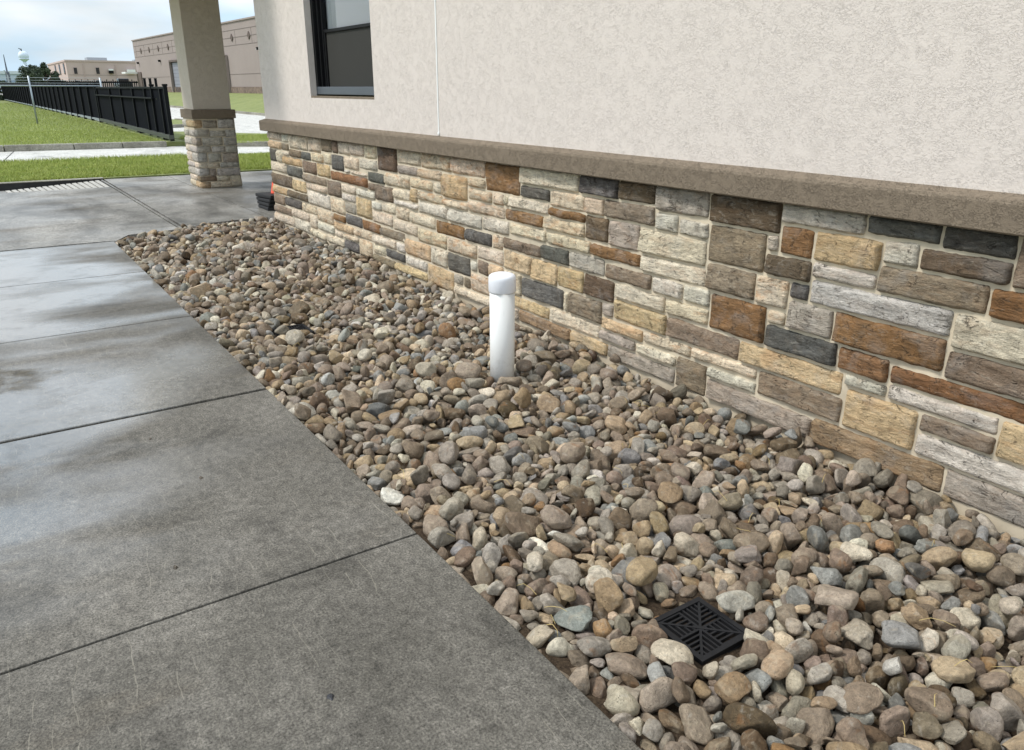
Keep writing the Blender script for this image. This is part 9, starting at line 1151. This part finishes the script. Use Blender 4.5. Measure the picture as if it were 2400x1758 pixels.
43,58,797,422,60,22,88,40,3,59,1665,310,56,41,1,82,4,48,1833,232,56,19,49,1,43,35,2463,529,55,67,36,83,11,63,3122,796,69,7,58,19,22,64,3367,600,63,6,8,25,31,59,4382,21,96,38,3,81,21,54,2183,163,63,42,9,78,19,72,2024,598,65,61,0,7,9,61,2896,259,75,82,13,88,34,82,3013,545,70,79,85,51,1,64,3829,585,69,79,13,34,
33,85,4186,113,62,89,88,53,26,56,4581,283,80,63,83,83,45,46,1565,731,59,64,89,16,7,68,2222,66,61,83,5,22,26,54,2667,573,59,58,88,23,3,57,3950,36,58,11,2,72,35,55,4184,672,97,69,89,87,46,73,4213,18,53,39,1,70,41,57,4253,724,80,82,86,79,4,70,1554,763,68,35,8,0,23,56,3390,99,63,16,79,60,42,59,4175,350,86,19,61,73,
9,69,4274,161,102,67,4,16,10,51,4269,814,90,59,0,12,30,59,4467,523,94,58,78,74,15,71,2477,434,57,0,49,3,41,66,2869,763,61,2,7,48,28,45,2729,806,58,14,82,45,41,60,3299,583,56,26,87,83,12,43,3748,187,73,16,85,39,5,59,4447,740,68,6,25,31,19,46,3525,237,80,19,88,51,36,37,3001,139,54,25,89,11,46,61,3437,213,62,73,81,31,
38,37,4058,701,60,74,17,31,9,50,4410,676,82,74,54,9,0,43,4244,746,83,85,12,28,9,42,1070,520,58,65,32,83,47,40,1230,509,56,88,50,84,44,54,1309,299,52,88,5,31,39,50,2743,206,61,72,4,18,23,47,2680,556,55,63,0,28,12,49,2661,68,57,6,56,5,21,55,3327,587,59,88,50,16,19,42,3731,234,80,86,7,31,6,34,3693,220,55,60,87,22,
13,36,4173,222,82,76,85,76,44,72,647,281,60,83,7,89,26,32,1102,693,81,82,88,88,38,33,1510,346,57,8,16,66,38,39,2072,725,61,12,4,31,44,100,3727,634,52,87,2,37,8,31,4201,754,109,4,55,88,36,32,4446,679,94,76,9,46,42,35,1704,273,51,83,87,76,35,33,1834,164,55,67,15,18,6,52,2012,503,54,49,3,4,15,43,2780,540,55,59,89,4,
47,53,3661,759,57,78,4,69,15,57,882,837,54,2,87,39,4,42,1004,720,53,54,88,23,10,28,1109,52,46,1,48,86,5,52,1836,64,51,2,45,7,47,28,2449,401,64,7,51,76,44,67,577,458,52,0,43,0,5,40,1814,611,48,45,1,76,3,53,1300,85,54,45,1,19,26,44,1239,51,54,55,89,6,44,35,2680,65,44,87,1,48,31,51,3553,85,63,43,74,2,
6,72,3992,501,55,89,45,79,0,72,507,585,58,50,83,81,31,55,344,31,100,86,76,42,19,46,574,8,75,0,49,9,2,72,530,193,60,82,2,7,47,48,594,765,78,80,16,11,32,80,466,406,75,47,12,78,31,75,371,42,56,45,6,88,16,45,545,77,56,5,2,29,18,63,402,442,92,17,74,64,29,65,354,86,56,11,3,49,17,72,372,104,61,43,86,0,
42,77,437,414,71,76,86,32,23,50,397,249,99,26,85,68,2,53,409,200,94,62,7,1,38,50,437,172,68,24,1,51,16,68,435,543,80,6,5,47,8,56,466,113,60,46,6,5,5,68,331,22,73,75,12,28,10,67,386,162,91,75,3,51,13,45,510,94,71,51,85,17,31,80,451,516,59,0,86,11,44,47,357,101,83,84,50,17,1,85,436,369,93,2,3,70,
45,35,598,18,55,8,79,15,22,49,278,164,79,88,84,29,2,61,357,63,55,55,0,9,35,78,345,111,64,24,88,30,32,54,495,85,63,85,35,12,7,94,456,302,81,32,88,61,33,50,710,9,60,24,8,59,25,61,640,45,61,64,6,57,38,27,557,5,80,74,84,48,33,59,525,135,59,12,88,74,23,42,428,5,56,23,86,34,38,50,349,204,67,24,7,74,
6,50,658,48,52,0,87,63,2,66,484,527,86,49,4,6,23,71,417,139,61,22,7,33,15,43,497,160,59,15,31,4,3,41,556,93,57,79,13,3,44,40,359,149,133,4,6,55,23,51,558,199,57,88,89,77,45,46,446,94,63,19,36,6,7,64,616,43,64,71,0,4,44,68,635,855,97,14,0,0,22,77,326,277,87,17,6,26,4,49,535,60,62,67,14,18,
43,38,364,204,96,83,2,22,30,55,568,167,59,25,3,58,38,55,362,181,72,12,86,47,34,46,549,174,57,32,89,34,15,41,411,285,118,89,37,2,13,114,409,316,96,88,88,29,23,50,350,228,64,70,11,33,12,46,393,397,84,81,34,75,32,50,510,162,61,8,73,65,17,50,490,102,56,82,87,87,41,40,389,231,95,88,6,56,45,57,479,314,64,2,56,30,
23,35,570,3,51,1,0,36,40,60,569,839,96,89,3,25,27,49,466,133,55,83,87,12,26,44,626,763,104,80,17,57,]
FORCE = [(1, 0), (2, 0), (6, 2), (7, 0), (12, 3), (16, 3), (19, 7), (20, 3), (21, 4), (22, 4), (23, 4), (27, 3), (93, 1), (121, 5), (180, 4), (209, 2), (250, 0), (262, 1), (402, 4), (412, 6), (463, 3), (511, 2), (563, 1), (570, 0), (686, 0), (890, 0), (1036, 0)]
# ================================================================== RIVER ROCK
NSHAPE = 48
def rock_shape(dirs, seed):
    r=np.random.RandomState(1000+seed)
    b=r.uniform(.62,.95); c=r.uniform(.42,.80)*min(1,b+.1)
    p=r.uniform(2.0,2.9)
    d=np.abs(dirs)
    rad=1/np.power((d**p).sum(1),1/p)
    v=dirs*rad[:,None]
    for k in range(r.randint(3,8)):
        n=r.normal(size=3); n/=np.linalg.norm(n)
        off=r.uniform(.53,.88); s=v@n-off
        w=.5*(s+np.sqrt(s*s+.0022))
        v=v-np.outer(w*.95,n)
    for k in range(5):
        n=r.normal(size=3); n/=np.linalg.norm(n); f=r.uniform(2.,5.)
        v=v*(1+r.uniform(.015,.05)*np.sin(v@n*f+r.uniform(0,6.28)))[:,None]
    if r.rand()<.35:
        n=r.normal(size=3); n/=np.linalg.norm(n)
        q=np.exp(-((dirs-n)**2).sum(1)/.18); v=v*(1-.18*q)[:,None]
    for k in range(7):
        n=r.normal(size=3); n/=np.linalg.norm(n); f=r.uniform(6.,14.)
        v=v*(1+r.uniform(.004,.013)*np.sin(v@n*f+r.uniform(0,6.28)))[:,None]
    v=v*np.array([1,b,c])
    v=v-(v.max(0)+v.min(0))/2
    return v/v[:,0].max()
def ico(n):
    bm = bmesh.new(); bmesh.ops.create_icosphere(bm, subdivisions=n, radius=1); bm.verts.ensure_lookup_table()
    D = np.array([q.co[:] for q in bm.verts]); F = np.array([[q.index for q in f_.verts] for f_ in bm.faces]); bm.free()
    return D / np.linalg.norm(D, axis=1)[:, None], F
ICO = {k: ico(k) for k in (3, 4)}
SH = {k: [rock_shape(ICO[k][0], i) for i in range(NSHAPE)] for k in (3, 4)}
raw = np.array(ROCKS, float).reshape(-1, 8)
rk, rs_ = raw[:, 0].astype(int), raw[:, 1] / 2000
rloc = np.stack([raw[:, 2] / 500 - .5, -raw[:, 3] / 500 - 1, raw[:, 4] / 1000 - .1], 1)
NVIS = len(raw)
# a lower course of rocks under the surface ones
ur = np.random.RandomState(31); UX, UY = np.meshgrid(np.arange(-.45, 9.0, .062), np.arange(-2.70, -1.02, .062)); un = UX.size
ux, uy = UX.ravel() + ur.uniform(-.02, .02, un), UY.ravel() + ur.uniform(-.02, .02, un)
uk = (ux < np.interp(-uy, [1.0, 1.18, 1.6, 2.0, 2.4, 2.8], [8.3, 8.6, 8.68, 8.92, 9.0, 9.0])) & ((uy < -1.15) | (ux > 1.65) | (ux < .7))
for gx_, gy_ in GR: uk &= (np.abs(ux - gx_) > .16) | (np.abs(uy - gy_) > .16)
uk &= np.hypot(ux - 3.18, uy + 2.105) > .09
ux, uy = ux[uk], uy[uk]; un = len(ux)
rk = np.concatenate([rk, ur.randint(NSHAPE, size=un)]); rs_ = np.concatenate([rs_, ur.uniform(.022, .034, un)])
rloc = np.concatenate([rloc, np.stack([ux, uy, ur.uniform(-.068, -.059, un)], 1)])
eul = np.radians(np.concatenate([raw[:, 5:8] * 4, ur.uniform(0, 360, (un, 3)) * np.array([.08, .08, 1])]))
NR = len(rk)
def rmat(a):
    cx_, cy_, cz_ = np.cos(a); sx_, sy_, sz_ = np.sin(a)
    return np.array([[cy_*cz_, sx_*sy_*cz_ - cx_*sz_, cx_*sy_*cz_ + sx_*sz_], [cy_*sz_, sx_*sy_*sz_ + cx_*cz_, cx_*sy_*sz_ - sx_*cz_], [-sy_, sx_*cy_, cx_*cy_]])
PAL = [('taupe', (140, 124, 106), .32), ('warm grey', (154, 144, 130), .25), ('blue grey', (136, 134, 128), .09), ('tan', (170, 149, 120), .16), ('pale cream', (194, 183, 162), .09),
       ('brown', (116, 98, 78), .07), ('rust orange', (148, 116, 80), .012), ('near white', (202, 195, 183), .008)]
cr = np.random.RandomState(77); tone = cr.choice(len(PAL), NR, p=np.array([p_[2] for p_ in PAL]) / sum(p_[2] for p_ in PAL)); jit = cr.normal(-3, 16, (NR, 1)) + cr.normal(0, 1.2, (NR, 3)); shift = cr.uniform(0, 50, (NR, 3))
for i, t_ in FORCE: tone[i] = t_
def tint(i):
    c = PAL[tone[i]][1]; return lin(*[float(np.clip(c[k] + jit[i, k], 20, 235)) for k in range(3)])
def rock_geo(idx, lod):
    V, F, Cc, Sh = [], [], [], []; n0 = 0; D, FF = ICO[lod]
    for i in idx:
        V.append((SH[lod][rk[i]] * rs_[i]) @ rmat(eul[i]).T + rloc[i]); F.append(FF + n0); n0 += len(D)
        Cc.append(np.tile(tint(i), (len(D), 1))); Sh.append(np.tile(shift[i], (len(D), 1)))
    return np.concatenate(V), np.concatenate(F), np.concatenate(Cc), np.concatenate(Sh)
def rock_mesh(name, parts, org=(0, 0, 0)):
    V = np.concatenate([p_[0] for p_ in parts]) - np.array(org); off = np.cumsum([0] + [len(p_[0]) for p_ in parts[:-1]]); F = np.concatenate([p_[1] + o_ for p_, o_ in zip(parts, off)])
    me = bpy.data.meshes.new(name); me.vertices.add(len(V)); me.vertices.foreach_set('co', V.astype(np.float32).ravel())
    me.loops.add(F.size); me.loops.foreach_set('vertex_index', F.astype(np.int32).ravel()); me.polygons.add(len(F)); me.polygons.foreach_set('loop_start', np.arange(0, F.size, 3, dtype=np.int32))
    me.polygons.foreach_set('use_smooth', np.ones(len(F), bool)); me.update(calc_edges=True)
    a_ = me.attributes.new('tint', 'FLOAT_COLOR', 'POINT'); a_.data.foreach_set('color', np.concatenate([p_[2] for p_ in parts]).astype(np.float32).ravel())
    a_ = me.attributes.new('shift', 'FLOAT_VECTOR', 'POINT'); a_.data.foreach_set('vector', np.concatenate([p_[3] for p_ in parts]).astype(np.float32).ravel())
    return me
NIND = min(300, NR)
rest = list(range(NIND, NR)); dist = np.hypot(rloc[:, 0], rloc[:, 1])
hi = [i for i in rest if dist[i] < 2.9][:700]; hs_ = set(hi); lo_ = [i for i in rest if i not in hs_]
tag(link('river_rocks', rock_mesh('river_rocks', [rock_geo(hi, 4), rock_geo(lo_, 3)]), MAT['rock']), kind='stuff')
# the 300 that show largest: each a thing of its own, described by size, shape, colour and where it lies
def place(i):
    x, y, z = rloc[i]
    if math.hypot(x - GR[0][0], y - GR[0][1]) < .24: return 'beside the near drain grate'
    if math.hypot(x - 3.18, y + 2.105) < .22: return 'at the foot of the white pipe'
    if y > -1.13: return 'along the sidewalk edge' + (' near the bottom' if x < 1.05 else ' past near grate' if x < 1.9 else ' mid bed' if x < 3.4 else ' far off')
    if y < -2.52: return 'against the stone wall' + (' at right edge' if x < 1.3 else ' right of pipe' if x < 2.7 else ' behind pipe')
    side = 'towards sidewalk' if y > -1.55 else 'mid bed' if y > -2.05 else 'towards wall'
    return side + (' nearest the camera' if x < .75 else ' level with grate' if x < 1.35 else ' just past grate' if x < 1.8 else ' between grate and pipe' if x < 2.7 else ' by the pipe')
def form(i):
    s_ = SH[3][rk[i]]; e_ = s_.max(0) - s_.min(0); return 'long' if e_[1] < 1.36 else 'flat' if e_[2] < .98 else 'blocky' if e_[2] > 1.32 else 'rounded'
used = set(); sz = np.argsort(np.argsort(-rs_[:NIND]))
for i in range(NIND):
    q = 'large' if sz[i] < 60 else 'small' if sz[i] > 210 else 'medium'
    lb = f'{q} {form(i)} {PAL[tone[i]][0]} rock {place(i)}'
    if lb in used:      # tell it apart by what it touches
        d_ = np.linalg.norm(rloc[:NIND] - rloc[i], axis=1); d_[i] = 9; nb = np.argsort(d_)[:9]
        opts = [f'{lb}, touching {PAL[tone[j]][0]} one' for j in nb[:4]] + [f'{lb}, by {PAL[tone[j]][0]} and {PAL[tone[k]][0]}' for j in nb for k in nb if j != k]
        lb = next((l2 for l2 in opts if l2 not in used and len(l2.split()) <= 16), lb)
    used.add(lb)
    o = link('river_rock', rock_mesh('river_rock', [rock_geo([i], 4)], rloc[i]), MAT['rock']); o.location = rloc[i]
    tag(o, lb, 'rock', 'river rocks filling the bed along the wall')

# dry straw and twigs caught among the rocks
r = random.Random(9); lt = MB()
for k in range(60):
    x = r.uniform(.35, 2.6) if k < 44 else r.uniform(2.6, 5); y = r.uniform(-2.5, -1.02); a_ = r.uniform(0, 6.28); l_ = r.uniform(.03, .09); near = [i for i in range(NR) if (rloc[i, 0] - x) ** 2 + (rloc[i, 1] - y) ** 2 < .0018]
    z = max([rloc[i, 2] + rs_[i] * .6 for i in near] + [-.05]); b_ = r.uniform(-.5, .5)
    pts = [(x + math.cos(a_ + b_ * t) * l_ * t, y + math.sin(a_ + b_ * t) * l_ * t, z - .008 + .022 * math.sin(t * 2.6) * r.uniform(.6, 1.2)) for t in (0, .3, .65, 1)]
    lt.tube(pts, [.0011, .001, .0009, .0005], 4)
tag(lt.build('dry_grass', simple('straw', lin(190, 168, 112), .8, .3, 30)), kind='stuff')
# crumbs on the walk
def flake(name, px_, py_, w, h, m, label, cat, seed):
    p_ = at_z(px_, py_, 0); r = random.Random(seed); bm = bmesh.new(); n = 11; t_ = [bm.verts.new((w * (.6 + .5 * r.random()) * math.cos(6.283 * k / n), w * .7 * (.6 + .5 * r.random()) * math.sin(6.283 * k / n), .0005)) for k in range(n)]
    u_ = [bm.verts.new((q.co.x * .6, q.co.y * .6, h * (.7 + .5 * r.random()))) for q in t_]
    bm.faces.new(u_)
    for k in range(n): bm.faces.new((t_[k], t_[(k + 1) % n], u_[(k + 1) % n], u_[k]))
    me = bpy.data.meshes.new(name); bm.to_mesh(me); bm.free(); o = link(name, me, m); o.location = (p_[0], p_[1], 0); tag(o, label, cat)
MAT['crumb'] = simple('brown_crumb', lin(92, 84, 74), .9, .3, 60); MAT['tar'] = simple('tar_blob', lin(34, 35, 40), .5, .3, 60)
flake('pebble', 411, 1331, .010, .008, MAT['crumb'], 'tiny grey pebble lying on the near sidewalk slab above the joint', 'pebble', 1)
flake('leaf_crumb', 471, 1120, .013, .005, MAT['crumb'], 'small brown leaf crumb on the sidewalk slab past the pebble', 'debris', 2)
flake('tar_blob', 774, 1633, .014, .003, MAT['tar'], 'flat black tar spot on the nearest sidewalk slab', 'debris', 3)
flake('leaf_crumb', 352, 1029, .009, .004, MAT['crumb'], 'dark crumb on the sidewalk close to the wide joint', 'debris', 4)
p_ = at_z(612, 380, .03)
flake('paper_scrap', 612, 383, .035, .02, MAT['plastic'], 'white scrap lying on the lawn between the column and the wall', 'debris', 5)
